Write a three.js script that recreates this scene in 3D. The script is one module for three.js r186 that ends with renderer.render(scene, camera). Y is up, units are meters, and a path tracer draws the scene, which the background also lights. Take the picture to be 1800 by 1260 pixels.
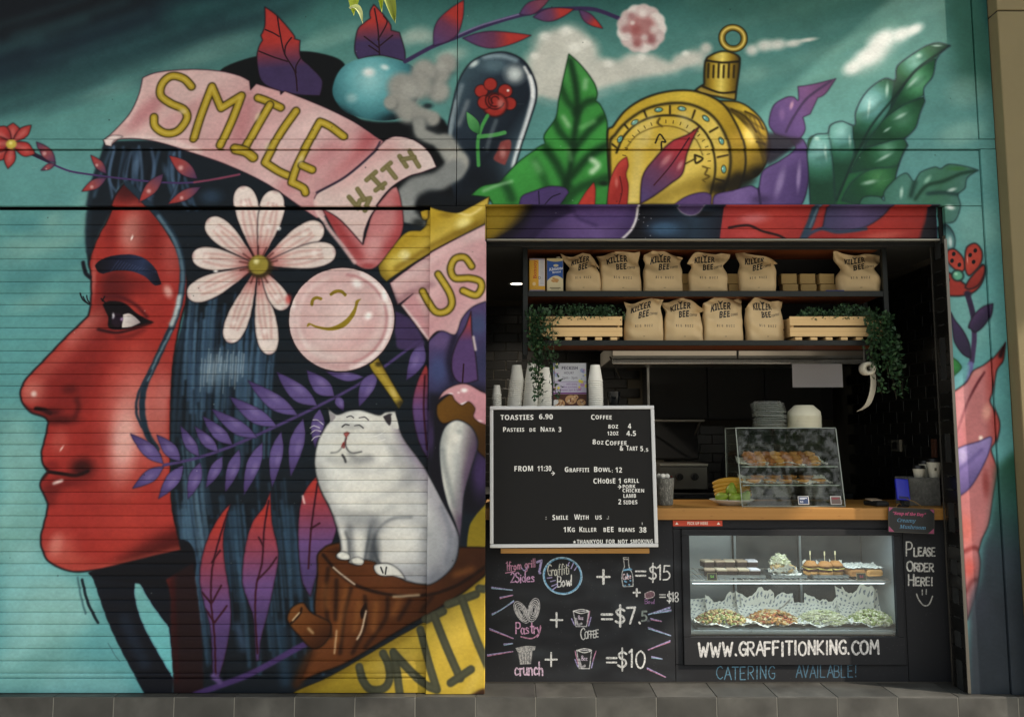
import * as THREE from 'three';
import { RoundedBoxGeometry } from 'three/addons/geometries/RoundedBoxGeometry.js';
import { mergeGeometries, toCreasedNormals } from 'three/addons/utils/BufferGeometryUtils.js';
import { RectAreaLightUniformsLib } from 'three/addons/lights/RectAreaLightUniformsLib.js';
RectAreaLightUniformsLib.init();

// ---------- camera, sky, sun, exposure ----------
const scene = new THREE.Scene();
const FPX = 1400, PITCH = 5.5 * Math.PI / 180, CAM = new THREE.Vector3(0, 1.56, 4.354);
const camera = new THREE.PerspectiveCamera(2 * Math.atan(630 / FPX) * 180 / Math.PI, 1800 / 1260, 0.05, 2000);
camera.position.copy(CAM);
camera.lookAt(CAM.x, CAM.y + Math.sin(PITCH), CAM.z - Math.cos(PITCH));
const SKYK = 0.6;
const SUN = new THREE.Vector3(2.8, 2.44, 1).normalize();
// hazy bright sky: pale at the horizon, bluer overhead, brighter round the sun
const skyTex = (() => {
  const W = 512, H = 256, d = new Float32Array(W * H * 4), dir = new THREE.Vector3();
  for (let j = 0; j < H; j++) for (let i = 0; i < W; i++) {
    const el = ((j + 0.5) / H - 0.5) * Math.PI, az = ((i + 0.5) / W - 0.5) * 2 * Math.PI;
    dir.set(Math.cos(az) * Math.cos(el), Math.sin(el), Math.sin(az) * Math.cos(el));
    const up = Math.max(0, dir.y), h = Math.pow(1 - up, 3), c = Math.max(0, dir.dot(SUN)), glow = 1.6 * Math.pow(c, 20) + 0.7 * Math.pow(c, 3);
    const w = 0.5 + 0.5 * Math.sin(az * 3 + Math.sin(el * 9 + az * 2) * 1.7) * Math.sin(el * 14 + Math.sin(az * 5));
    const k = dir.y < 0 ? 0.45 : 1, cl = 0.10 * w * Math.min(1, up * 4);
    d.set([k * (SKYK * (0.50 + 0.42 * h + cl) + glow), k * (SKYK * (0.56 + 0.37 * h + cl) + glow * 0.95), k * (SKYK * (0.60 + 0.30 * h + cl) + glow * 0.86), 1], (j * W + i) * 4);
  }
  const t = new THREE.DataTexture(d, W, H, THREE.RGBAFormat, THREE.FloatType);
  t.mapping = THREE.EquirectangularReflectionMapping; t.magFilter = THREE.LinearFilter; t.needsUpdate = true; return t;
})();
scene.background = skyTex; scene.environment = skyTex;
const sun = new THREE.DirectionalLight(0xfff0dc, 3.4);
sun.target.position.set(0, 1.5, 0); sun.position.copy(SUN).multiplyScalar(24).add(sun.target.position);
sun.castShadow = true; sun.shadow.radius = 1.0; sun.shadow.mapSize.set(4096, 4096);
Object.assign(sun.shadow.camera, { left: -7, right: 7, top: 7, bottom: -7, near: 1, far: 60 });
scene.add(sun, sun.target);
const renderer = new THREE.WebGLRenderer({ antialias: true });
renderer.setSize(1024, 716);
renderer.toneMapping = THREE.LinearToneMapping;
renderer.toneMappingExposure = 1.76;
renderer.shadowMap.enabled = true;

// ---------- helpers ----------
// a photograph pixel as a point on the upright plane at depth z
function at(px, py, z = 0) {
  const u = (px - 900) / FPX, v = (630 - py) / FPX, s = Math.sin(PITCH), c = Math.cos(PITCH);
  const dy = s + v * c, dz = -c + v * s, t = (z - CAM.z) / dz;
  return new THREE.Vector3(CAM.x + u * t, CAM.y + dy * t, z);
}
let seed = 7;
const rnd = (a = 1, b) => { seed = (seed * 1664525 + 1013904223) >>> 0; const r = seed / 4294967296; return b === undefined ? r * a : a + r * (b - a); };
const used = {};
const numbered = (n) => { used[n] = (used[n] ?? -1) + 1; return used[n] ? n + '_' + String(used[n]).padStart(3, '0') : n; };
function shade(o) { o.castShadow = true; o.receiveShadow = true; return o; }
function part(name, geo, mat, parent, pos, rot) {
  const m = shade(new THREE.Mesh(geo, mat)); m.name = name;
  if (pos) m.position.set(...pos);
  if (rot) m.rotation.set(...rot);
  parent.add(m); return m;
}
function tag(o, label, category, group, kind) {
  if (label) o.userData.label = label;
  if (category) o.userData.category = category;
  if (group) o.userData.group = group;
  if (kind) o.userData.kind = kind;
  return o;
}
function thing(name, label, category, pos = [0, 0, 0], turn = 0, group) {
  const g = new THREE.Group(); g.name = numbered(name); g.position.set(...pos); g.rotation.y = turn;
  scene.add(g); return tag(g, label, category, group);
}
function copyOf(o, name, pos, turn = 0, label, group) {
  const c = o.clone(); c.name = numbered(name); c.position.set(...pos); c.rotation.y = turn; c.userData = { ...o.userData };
  if (label) c.userData.label = label;
  if (group) c.userData.group = group;
  scene.add(c); return c;
}
const box = (w, h, d, x = 0, y = 0, z = 0) => new THREE.BoxGeometry(w, h, d).translate(x, y, z);
const rbox = (w, h, d, r, x = 0, y = 0, z = 0) => new RoundedBoxGeometry(w, h, d, 2, Math.min(r, w / 2.01, h / 2.01, d / 2.01)).translate(x, y, z);
const cyl = (r1, r2, h, n = 24, x = 0, y = 0, z = 0) => new THREE.CylinderGeometry(r1, r2, h, n).translate(x, y, z);
const lathe = (pts, n = 32) => new THREE.LatheGeometry(pts.map(([a, b]) => new THREE.Vector2(a, b)), n);
const merge = (list) => mergeGeometries(list.map((g) => { const k = g.index ? g.toNonIndexed() : g; if (!k.attributes.uv) k.setAttribute('uv', new THREE.BufferAttribute(new Float32Array(k.attributes.position.count * 2), 2)); return k; }));
const V = (x, y, z) => new THREE.Vector3(x, y, z);
const tube = (pts, r, n = 24, k = 8) => new THREE.TubeGeometry(new THREE.CatmullRomCurve3(pts.map((p) => p.isVector3 ? p : V(...p))), n, r, k);
// uv in metres, taken from the two axes that a face spans
function metreUV(g, s = 1) {
  g.computeVertexNormals?.call?.(g);
  const p = g.attributes.position, n = g.attributes.normal, uv = new Float32Array(p.count * 2);
  for (let i = 0; i < p.count; i++) {
    const ax = Math.abs(n.getX(i)), ay = Math.abs(n.getY(i)), az = Math.abs(n.getZ(i));
    const [a, b] = ay > ax && ay > az ? [p.getX(i), p.getZ(i)] : ax > az ? [p.getZ(i), p.getY(i)] : [p.getX(i), p.getY(i)];
    uv[i * 2] = a * s; uv[i * 2 + 1] = b * s;
  }
  g.setAttribute('uv', new THREE.BufferAttribute(uv, 2)); return g;
}
function canvas(w, h) { const c = document.createElement('canvas'); c.width = w; c.height = h; return [c, c.getContext('2d')]; }
function tex(c, srgb = true, repeat) {
  const t = new THREE.CanvasTexture(c); if (srgb) t.colorSpace = THREE.SRGBColorSpace;
  t.magFilter = THREE.LinearFilter; t.wrapS = t.wrapT = THREE.RepeatWrapping; if (repeat) t.repeat.set(...repeat);
  return t;
}
const std = (color, roughness = 0.6, metalness = 0, more = {}) => new THREE.MeshStandardMaterial({ color, roughness, metalness, ...more });
// smooth tiling value noise, several octaves, 0..1
function noiseField(n, octaves, base, s0) {
  let s = s0; const r = () => ((s = (s * 1103515245 + 12345) & 0x7fffffff) / 0x7fffffff);
  const out = new Float32Array(n * n); let amp = 1, sum = 0, f = base;
  for (let o = 0; o < octaves; o++, f *= 2, amp *= 0.55) {
    const g = Float32Array.from({ length: f * f }, r); sum += amp;
    for (let y = 0; y < n; y++) for (let x = 0; x < n; x++) {
      const u = x / n * f, v = y / n * f, i = Math.floor(u), j = Math.floor(v); let a = u - i, b = v - j; a = a * a * (3 - 2 * a); b = b * b * (3 - 2 * b);
      const i2 = (i + 1) % f, j2 = (j + 1) % f;
      out[y * n + x] += amp * ((g[j * f + i] * (1 - a) + g[j * f + i2] * a) * (1 - b) + (g[j2 * f + i] * (1 - a) + g[j2 * f + i2] * a) * b);
    }
  }
  for (let i = 0; i < out.length; i++) out[i] /= sum;
  return out;
}
function noiseTex(n, field, fn, srgb = true, repeat) {
  const d = new Uint8Array(n * n * 4);
  for (let i = 0; i < n * n; i++) { const c = fn(field[i], i % n, (i / n) | 0); for (let k = 0; k < 3; k++) d[i * 4 + k] = Math.max(0, Math.min(255, c[k])); d[i * 4 + 3] = 255; }
  const t = new THREE.DataTexture(d, n, n); if (srgb) t.colorSpace = THREE.SRGBColorSpace;
  t.wrapS = t.wrapT = THREE.RepeatWrapping; t.magFilter = THREE.LinearFilter; t.needsUpdate = true; if (repeat) t.repeat.set(...repeat);
  return t;
}
const N1 = noiseField(256, 5, 8, 11), N2 = noiseField(256, 6, 4, 77), N3 = noiseField(256, 4, 32, 5);
// ---------- the painted mural: flat print, laid out in metres on the wall ----------
const MX0 = -4.4, MX1 = 3.0, MY1 = 4.9, MK = 2048 / (MX1 - MX0), MH = Math.round(MY1 * MK);
const [mc, mctx] = canvas(2048, MH);
let X = mctx, PW = MK / 320;                                     // canvas pixels for one photograph pixel
let wl = (px, py) => { const p = at(px, py, 0); return [(p.x - MX0) * MK, (MY1 - p.y) * MK]; };
const pts = (s) => s.trim().split(/\s+/).map((t) => { const [a, b] = t.replace('!', '').split(',').map(Number); return [...wl(a, b), t.endsWith('!')]; });
function trace(s, closed = true) {
  const p = typeof s === 'string' ? pts(s) : s, n = p.length, g = (i) => closed ? p[(i + n) % n] : p[Math.max(0, Math.min(n - 1, i))];
  X.beginPath(); X.moveTo(p[0][0], p[0][1]);
  for (let i = 0; i < (closed ? n : n - 1); i++) {
    const a = g(i - 1), b = g(i), c = g(i + 1), d = g(i + 2), kb = b[2] ? 0 : 1 / 6, kc = c[2] ? 0 : 1 / 6;
    X.bezierCurveTo(b[0] + (c[0] - a[0]) * kb, b[1] + (c[1] - a[1]) * kb, c[0] - (d[0] - b[0]) * kc, c[1] - (d[1] - b[1]) * kc, c[0], c[1]);
  }
  if (closed) X.closePath();
}
const rgb = (c, a = 1) => a >= 1 ? `rgb(${c})` : `rgba(${c},${a})`;
function paint(f) {
  if (typeof f === 'string') return rgb(f);
  let g;
  if (f.l) g = X.createLinearGradient(...wl(f.l[0], f.l[1]), ...wl(f.l[2], f.l[3]));
  else { const q = wl(f.r[0], f.r[1]); g = X.createRadialGradient(q[0], q[1], 0, q[0], q[1], f.r[2] * PW); }
  f.c.forEach((c, i) => g.addColorStop(typeof c === 'string' ? i / (f.c.length - 1) : c[0], rgb(typeof c === 'string' ? c : c[1])));
  return g;
}
const fence = (s, m) => { const p = typeof s === 'string' ? pts(s) : s, xs = p.map((q) => q[0]), ys = p.map((q) => q[1]), a = Math.min(...xs) - m, b = Math.min(...ys) - m; X.beginPath(); X.rect(a, b, Math.max(...xs) + m - a, Math.max(...ys) + m - b); X.clip(); };
const soft = (b) => { X.filter = b ? `blur(${(b * PW).toFixed(2)}px)` : 'none'; };
// a filled shape, with an airbrushed dark edge and whatever is drawn inside it
function F(s, fill, { ol, lw = 2, blur = 0, olb = 1.15, a = 1, inside } = {}) {
  X.save(); if (blur) fence(s, blur * 3 + 12); soft(blur); X.globalAlpha = a; trace(s); X.fillStyle = paint(fill); X.fill(); X.restore();
  if (inside) { X.save(); trace(s); X.clip(); inside(); X.restore(); }
  if (ol) { X.save(); if (olb >= 0.9) { fence(s, lw + 12); soft(olb); } trace(s); X.strokeStyle = rgb(ol, 0.86); X.lineWidth = lw * 0.95 * PW; X.lineJoin = 'round'; X.stroke(); X.restore(); }
}
function B(s, w, color, blur = 0.5, a = 1, closed = false) {
  X.save(); if (blur > 0.75) { fence(s, w / 2 + blur * 3 + 12); soft(blur); } X.globalAlpha = a; trace(s, closed); X.strokeStyle = typeof color === 'string' ? rgb(color) : paint(color); X.lineWidth = (w + (blur > 0.75 ? blur * 0.8 : 0)) * PW; X.lineCap = 'round'; X.lineJoin = 'round'; X.stroke(); X.restore();
}
function SP(x, y, rx, ry, color, a = 1, rot = 0, hard = 0) {
  const q = wl(x, y); X.save(); X.translate(q[0], q[1]); X.rotate(rot); X.scale(rx * PW, ry * PW);
  const g = X.createRadialGradient(0, 0, hard, 0, 0, 1); a = Math.min(0.999, a * 1.15); g.addColorStop(0, rgb(color, a)); g.addColorStop(0.35, rgb(color, a * 0.84)); g.addColorStop(0.7, rgb(color, a * 0.3)); g.addColorStop(1, rgb(color, 0.0001));
  X.fillStyle = g; X.beginPath(); X.arc(0, 0, 1, 0, 7); X.fill(); X.restore();
}
// a leaf between base and tip with a belly w, bent by k
function leafPath(bx, by, tx, ty, w, k = 0, fat = 0.45) {
  const dx = tx - bx, dy = ty - by, L = Math.hypot(dx, dy), nx = -dy / L, ny = dx / L;
  const q = (t, o) => [bx + dx * t + nx * (o + k * Math.sin(Math.PI * t)), by + dy * t + ny * (o + k * Math.sin(Math.PI * t))];
  if (fat > 1) return [[q(0, 0), 1], [q(0.3, w * 0.26)], [q(0.6, w * 0.47)], [q(0.82, w * 0.48)], [q(0.95, w * 0.32)], [q(1, 0)], [q(0.95, -w * 0.32)], [q(0.82, -w * 0.48)], [q(0.6, -w * 0.47)], [q(0.3, -w * 0.26)]].map(([p, c]) => [...wl(...p), !!c]);
  return [[q(0, 0), 1], [q(fat * 0.5, w * 0.38)], [q(fat, w * 0.5)], [q(fat + (1 - fat) * 0.55, w * 0.3)], [q(1, 0), 1], [q(fat + (1 - fat) * 0.55, -w * 0.3)], [q(fat, -w * 0.5)], [q(fat * 0.5, -w * 0.38)]]
    .map(([p, c]) => [...wl(...p), !!c]);
}
const BK = '16,19,22', NV = '24,33,42', PU = '78,62,110', RD = '176,52,46', PK = '205,165,164', GD = '150,125,24';

// sky: teal, dark streaks of paint towards the upper left corner
{
  const g = X.createLinearGradient(0, 0, 0, MH);
  [[0, '36,78,76'], [0.17, '54,106,102'], [0.25, '80,136,130'], [0.36, '86,146,144'], [0.6, '84,150,152'], [0.85, '92,160,164'], [1, '88,160,168']].forEach(([t, c]) => g.addColorStop(t, rgb(c)));
  X.fillStyle = g; X.fillRect(0, 0, 2048, MH);
  const st = (s, w, c, b, a) => B(s, w, c, b, a);
  st('-500,120 100,30 420,-60', 200, '26,40,52', 34, 0.95); st('-500,60 60,-10 400,-90', 180, '16,22,30', 30, 0.95);
  st('-300,150 40,110 300,30 520,-30', 60, '24,46,58', 22, 0.8); st('-300,210 0,180 180,110 340,40', 40, '34,70,74', 18, 0.7);
  st('600,-60 1000,-40 1500,-60', 90, '36,82,78', 26, 0.9); st('300,20 420,10 520,-10', 30, '38,84,84', 14, 0.7);
  for (let i = 0; i < 26; i++) { const x = rnd(-200, 520), y = rnd(-20, 150) - x * 0.18 + 60; st(`${x},${y} ${x + 90},${y - 26} ${x + 200},${y - 62}`, rnd(4, 12), rnd() < 0.5 ? '20,34,46' : '62,112,112', 6, 0.22); }
  for (let i = 0; i < 18; i++) { const x = rnd(1200, 1560), y = rnd(0, 170); st(`${x},${y} ${x + 80},${y - 24} ${x + 170},${y - 56}`, rnd(5, 14), rnd() < 0.5 ? '60,108,98' : '112,160,150', 7, 0.25); }
  st('1240,-10 1420,10 1600,-40', 60, '52,98,88', 20, 0.7); st('1690,-20 1705,60 1715,130', 60, '38,86,72', 14, 0.8); st('1745,-10 1750,40', 26, '24,70,76', 8, 0.7);
  // pale clouds washed into the teal
  for (const [x, y, rx, ry, a] of [[110, 395, 60, 46, 0.5], [70, 420, 110, 40, 0.4], [150, 370, 40, 40, 0.35], [60, 530, 70, 20, 0.22], [190, 160, 70, 18, 0.16], [380, 85, 110, 30, 0.2], [590, 60, 90, 24, 0.22], [560, 78, 110, 18, 0.2], [330, 110, 80, 16, 0.12], [30, 800, 60, 120, 0.35], [20, 930, 90, 80, 0.4], [90, 1080, 90, 80, 0.4], [40, 1180, 120, 60, 0.3], [1700, 160, 50, 40, 0.35], [1690, 235, 60, 30, 0.4], [1720, 400, 60, 60, 0.3], [1700, 560, 60, 90, 0.25], [1325, 130, 40, 22, 0.3], [-260, 600, 160, 120, 0.3], [-300, 1000, 200, 130, 0.3]]) SP(x, y, rx, ry, '136,178,166', a, -0.3, 0.25);
  F('0,1000! 30,960 60,955 75,985 110,1010 140,1040 160,1090 130,1110 90,1120 50,1150 0,1180!', '146,200,198', { blur: 10, a: 0.5 });
  F('0,780! 24,740 50,760 60,800 40,850 20,900 0,930!', '136,190,186', { blur: 9, a: 0.4 }); F('60,1240! 80,1190 130,1170 180,1180 220,1200 240,1240!', '140,196,196', { blur: 9, a: 0.4 });
  F('0,480! 60,470 140,450 148,455 100,480 60,500 0,520!', '64,128,132', { blur: 7, a: 0.5 });
  F('60,380! 90,395 110,360 148,360 140,410 80,420 20,410 0,385!', '60,130,136', { blur: 9, a: 0.45 });
}
// white clouds over the band of leaves
F('928,160 934,112 948,84 970,58 1004,50 1036,68 1050,98 1082,108 1112,94 1150,98 1182,110 1214,90 1244,88 1236,108 1180,130 1100,150 1050,168 980,182', '186,187,178', { blur: 6, a: 0.95 });
F('1482,130 1500,104 1524,86 1536,62 1560,50 1590,48 1625,40 1600,66 1575,84 1550,112 1515,128', '176,192,188', { blur: 7, a: 0.6 });
for (const [x, y, r] of [[965, 78, 32], [1000, 72, 34], [1028, 88, 28], [945, 108, 26], [962, 145, 34], [1000, 118, 36], [1020, 140, 30], [1062, 125, 26], [1075, 128, 26], [1050, 148, 22], [1112, 116, 24], [1138, 114, 22], [1165, 122, 18], [1196, 108, 17], [1212, 103, 16], [1242, 84, 12], [1225, 112, 16], [1090, 140, 20], [1185, 122, 14]]) SP(x, y, r * 1.3, r * 1.25, '196,196,186', 0.8, 0, 0.12);
for (const [x, y, r] of [[958, 64, 16], [995, 54, 18], [1030, 76, 14], [940, 98, 12], [1070, 112, 14], [1128, 100, 14], [1205, 94, 11], [1010, 84, 20]]) SP(x, y, r, r * 0.8, '226,226,218', 0.7);
B('1050,165 1110,148 1170,138 1230,120', 10, '90,146,142', 5, 0.8); B('950,175 980,182 1000,170', 8, '90,146,142', 4, 0.8);
for (const [x, y, r, s] of [[1322, 88, 13, 1], [1345, 80, 14, 1.4], [1368, 78, 13, 1.4], [1395, 76, 9, 2], [1420, 70, 5, 4]]) SP(x, y, r * s * 1.3, r * 1.2, '200,202,194', 0.85, -0.15, 0.08);
for (const [x, y, r, s] of [[1500, 118, 14, 1.4], [1520, 102, 17, 1.2], [1545, 78, 20, 1.1], [1558, 66, 16, 1.2], [1585, 60, 13, 1.5], [1608, 52, 10, 1.8], [1535, 95, 18, 1.2]]) SP(x, y, r * s * 1.4, r * 1.3, '214,218,216', 0.8, -0.5, 0.06);
for (const [x, y, r] of [[735, 58, 26], [718, 68, 26], [752, 66, 24], [800, 95, 26], [780, 100, 22]]) SP(x, y, r * 1.3, r * 0.8, '166,178,168', 0.5, -0.2, 0.05);

// dark bun of hair behind the banner
F('386,126 430,104 500,91 560,93 606,114 596,170 640,214 700,226 740,214 800,230 853,300 853,372! 700,320 620,240 500,190 420,150', BK, { blur: 1.2 });
// upright red and purple leaves
function twoLeaf(s, y0, y1, veins, c0 = RD, c1 = '66,52,92') {
  F(s, { l: [0, y0, 0, y1], c: [c0, [0.35, c0], [0.75, c1], c1] }, { ol: '30,20,30', lw: 2.2, olb: 0.9, inside() { for (const v of veins) B(v, 2.4, '42,18,28', 0.7); } });
}
twoLeaf('465,12! 487,28 515,60 517,68! 527,71! 528,100 545,117 566,141 562,168! 520,166 480,156 458,140 451,105 454,84 461,71! 458,62! 465,45', 60, 178, ['487,28 492,60 500,95 518,126 522,160', '466,52 480,58 490,64', '455,90 480,100 505,108', '512,66 502,80 500,95', '528,102 520,116 520,128']);
twoLeaf('657,8! 673,25 686,43 687,53! 702,57! 711,88 712,108! 667,97 630,104! 623,87 628,53 640,40 651,32! 650,20', 45, 135, ['658,15 664,50 667,97', '664,70 680,40 674,28', '668,80 690,62', '666,84 640,64', '666,92 648,80']);
F('612,205! 660,214 720,212 770,205 790,232 800,300 853,330 853,384! 760,404 660,410 600,340', BK, { blur: 2 });
// teal globe
F('585,168 588,140 604,116 635,103 670,101 705,108 730,122 738,160 715,200 680,212 640,208 605,195', { r: [650, 140, 95], c: ['140,196,200', [0.4, '92,164,172'], [0.75, '52,112,122'], '16,34,42'] }, { blur: 1, inside() { SP(648, 127, 17, 13, '225,230,228', 0.95); SP(676, 118, 12, 8, '205,222,222', 0.8, 0.3); SP(618, 172, 16, 14, '160,196,198', 0.6); SP(600, 205, 60, 24, '14,26,32', 0.8, 0.5); SP(700, 210, 50, 20, '14,26,32', 0.7); } });
// branch of leaves ending in a pale pompom
B('712,108 760,82 803,65 847,47 913,27 967,17 1010,15 1047,17 1093,34', 7, '58,44,84', 0.8); B('803,62 847,44 913,25', 2, '120,110,150', 0.8);
const twig = (b, t, w, k, c0 = PU, c1 = RD) => F(leafPath(...b, ...t, w, k), { l: [...b, ...t], c: [c0, [0.45, '110,56,86'], c1, c1] }, { ol: '36,20,40', lw: 1.6 });
twig([762, 80], [815, 0], 42, 3); twig([813, 67], [934, 62], 30, 5); twig([937, 30], [1009, 16], 23, 2); twig([913, 25], [966, -2], 22, 0, PU, '120,60,80'); twig([1018, 17], [1060, 50], 17, 2);
for (let i = 0; i < 13; i++) { const t = i / 13 * 6.283; SP(1128 + 30 * Math.cos(t), 50 + 30 * Math.sin(t), 18, 18, i % 3 ? '196,176,174' : '214,204,200', 0.95, 0, 0.6); }
SP(1128, 50, 34, 34, '176,120,120', 0.95, 0, 0.5);
for (const [x, y, r, c] of [[1118, 52, 16, '156,84,84'], [1140, 40, 10, '170,112,112'], [1100, 52, 13, '166,110,112'], [1110, 28, 12, '160,110,112'], [1145, 70, 14, '150,86,90'], [1120, 76, 12, '150,84,86'], [1130, 24, 13, '222,214,210'], [1150, 52, 12, '218,206,202'], [1104, 64, 11, '210,196,194'], [1133, 66, 10, '206,190,188'], [1160, 66, 8, '210,190,190'], [1112, 40, 7, '214,200,196']]) SP(x, y, r, r, c, 0.75);
// grey smoke
const puff = (l, c = '148,148,142') => { for (const [x, y, r] of l) { SP(x + 2, y + 4, r * 1.15, r * 1.15, '70,76,78', 0.4, 0, 0.4); SP(x, y, r * 1.12, r * 1.12, c, 0.95, 0, 0.42); } };
// glass dome
F('786,235 794,190 806,143 827,110 857,95 890,92 922,108 941,143 943,173 933,207 917,255 905,296 892,352! 800,352! 788,300', { l: [780, 150, 950, 260], c: ['70,96,108', '38,52,66', '26,36,48', '92,122,136'] }, { ol: '24,28,36', lw: 3, olb: 1.2, inside() {
  SP(870, 115, 40, 22, '86,112,124', 0.8); SP(905, 130, 26, 26, '196,206,206', 0.9, 0.6); SP(833, 112, 15, 9, '190,205,205', 0.9, -0.6);
  B('932,135 938,165 929,205 913,255 903,292', 8, '214,220,224', 2, 0.95); B('800,178 793,215 790,250', 5, '170,186,192', 2, 0.8); B('850,100 880,98 908,106', 6, '150,176,186', 3, 0.8); B('922,118 934,142 936,170', 4, '228,230,230', 1.5, 0.9); B('812,150 800,190 792,228', 6, '120,136,146', 2.5, 0.8); B('822,178 812,205 806,220', 5, '150,156,160', 3, 0.6);
  SP(850, 320, 70, 60, '18,24,32', 0.8); B('906,300 912,270', 5, '110,140,150', 2, 0.6);
} });
puff([[785, 112, 22], [772, 130, 22], [770, 160, 24], [745, 125, 26], [735, 150, 30], [706, 152, 30], [700, 178, 24], [718, 195, 26], [742, 205, 22], [760, 208, 16], [686, 180, 14]]);
SP(752, 186, 14, 8, '30,38,44', 0.8); SP(722, 160, 26, 26, '172,172,166', 0.6); SP(776, 118, 16, 14, '172,172,166', 0.6);
B('738,220 740,236 760,242 785,252 800,275 792,300', 26, '70,76,80', 5, 0.6); B('736,216 740,234 760,244 782,252', 20, '140,142,138', 2.5); B('782,252 800,280 798,300', 34, '142,144,140', 3); SP(806, 285, 24, 26, '158,158,152', 0.95, 0, 0.5);
B('800,296 770,318 730,328 712,350', 34, '128,132,132', 3.5); B('712,345 712,370 724,388', 30, '132,136,136', 3.5); SP(735, 392, 22, 14, '142,146,146', 0.9, 0.3, 0.4); SP(704, 362, 14, 20, '140,146,146', 0.8); SP(790, 270, 20, 20, '170,170,164', 0.5);
SP(760, 350, 36, 22, '20,24,28', 0.85); B('756,346 800,352 846,346', 16, '20,26,32', 6, 0.9);
// rose under the glass
for (const [x, y, r] of [[846, 160, 13], [862, 148, 13], [888, 160, 14], [896, 182, 13], [870, 184, 24], [852, 180, 14]]) { SP(x, y, r * 1.1, r * 1.1, '50,14,16', 0.9, 0, 0.7); SP(x, y, r, r, '166,46,38', 0.98, 0, 0.7); }
for (const [r, a] of [[17, 0.3], [12, 1.2], [7, 2]]) { const q = wl(870, 176); X.save(); soft(0.8); X.strokeStyle = rgb('66,16,18'); X.lineWidth = 2.6 * PW; X.beginPath(); X.arc(q[0], q[1], r * PW, a, a + 4.2); X.stroke(); X.restore(); }
SP(893, 159, 4, 4, '240,236,230', 0.9); SP(880, 182, 10, 14, '214,190,186', 0.35);
B('857,203 846,225 840,250 841,290', 6, '64,148,70', 0.8); F(leafPath(842, 236, 820, 196, 19, 0), { l: [820, 200, 845, 236], c: ['92,170,96', '40,104,50'] }, { ol: '20,40,26', lw: 1 }); B('842,240 870,237 887,233', 7, '70,150,74', 0.8);
B('872,212 862,240 856,262', 6, '130,140,146', 2, 0.45); F('880,250! 896,246 898,262 888,290! 868,280 874,264', '150,64,60', { blur: 1.2, a: 0.85 }); SP(884, 268, 9, 14, '196,140,136', 0.6);
// big green leaf
F('1000,95! 1020,113 1043,143 1050,163 1047,177! 1057,187 1067,213 1068,247 1075,287 1074,314 1067,360! 866,360! 857,347 828,343! 847,327 877,320 887,310 913,283 950,257 958,253 957,237 977,207 982,177 987,153', { l: [960, 100, 1010, 360], c: ['70,150,72', '54,140,58', '58,150,62', '50,132,54'] }, { ol: '16,44,24', lw: 2.4, inside() {
  B('1002,105 1012,150 1015,200 1008,250 1002,300 985,355', 8, '18,52,28', 3.5); B('1012,200 1030,180 1046,176', 9, '18,54,28', 4, 0.9); B('1012,195 996,175 985,150', 9, '18,54,28', 4, 0.8); B('1010,262 1035,230 1062,205', 9, '16,50,26', 4, 0.9); B('1008,256 985,232 972,205', 9, '18,52,28', 4, 0.85);
  B('1004,310 1035,275 1070,255', 10, '16,50,26', 4.5, 0.9); B('1000,330 980,290 958,258', 11, '16,50,26', 5, 0.9); B('992,356 1020,330 1070,312', 12, '18,54,28', 5, 0.8); B('970,355 955,310 940,280', 8, '22,64,30', 5, 0.7); B('900,350 892,330 882,318', 12, '20,58,30', 5, 0.8);
  B('1030,140 1028,155', 6, '150,200,150', 3, 0.7); B('990,205 1000,222', 5, '170,208,164', 3, 0.7); B('1040,280 1052,290 1040,302', 7, '214,236,206', 3, 0.8); B('940,285 948,300', 8, '110,180,110', 4, 0.7); B('850,335 872,326 900,318', 4, '160,208,160', 2, 0.6); B('1020,225 1045,213', 5, '110,176,108', 3, 0.7); B('1000,262 1004,280', 6, '110,172,106', 3, 0.5);
} });
SP(1062, 322, 14, 7, '18,40,24', 0.9);
// gold locket watch
F('1250,178! 1300,180 1333,203 1350,233 1354,265 1346,290 1330,310 1300,318! 1270,300 1262,230', { l: [1250, 200, 1350, 280], c: ['150,120,22', '214,178,44', '176,142,32', '92,74,18'] }, { ol: '24,22,12', lw: 3, inside() { for (let i = 0; i < 9; i++) B(`${1262 + i * 8},${184 + i * 3} ${1300 + i * 6},${196 + i * 10} ${1345},${214 + i * 14}`, 2.2, '70,56,14', 1.5, 0.7); SP(1318, 240, 16, 26, '232,208,110', 0.7, -0.3); B('1286,192 1312,206 1330,232', 3, '60,46,12', 1, 0.9); B('1310,196 1330,206 1342,226', 3, '60,46,12', 1, 0.9); B('1330,250 1344,254', 3, '60,46,12', 1, 0.9); B('1090,214 1130,178 1180,166 1230,170 1275,200', 5, '244,226,140', 2.5, 0.8); SP(1340, 305, 40, 22, '20,18,12', 0.9); } });
F('1222,160 1238,148! 1240,108 1252,96 1275,90 1298,98 1301,112 1296,150! 1293,176! 1240,166!', { l: [1236, 120, 1302, 124], c: ['70,58,16', '170,138,30', '230,206,90', '150,120,26', '60,48,14'] }, { ol: '22,20,12', lw: 3.4, inside() { for (let i = 0; i < 6; i++) B(`${1246 + i * 9},${112 + (i % 2) * 3} ${1245 + i * 9},${136}`, 3, '48,38,12', 1); B('1240,106 1270,110 1300,108', 3, '36,30,12', 1); B('1232,158 1265,172 1293,170', 9, '166,138,50', 2); B('1236,152 1266,163 1294,161', 3, '40,32,12', 1); SP(1262, 100, 12, 7, '206,184,84', 0.8); } });
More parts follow.
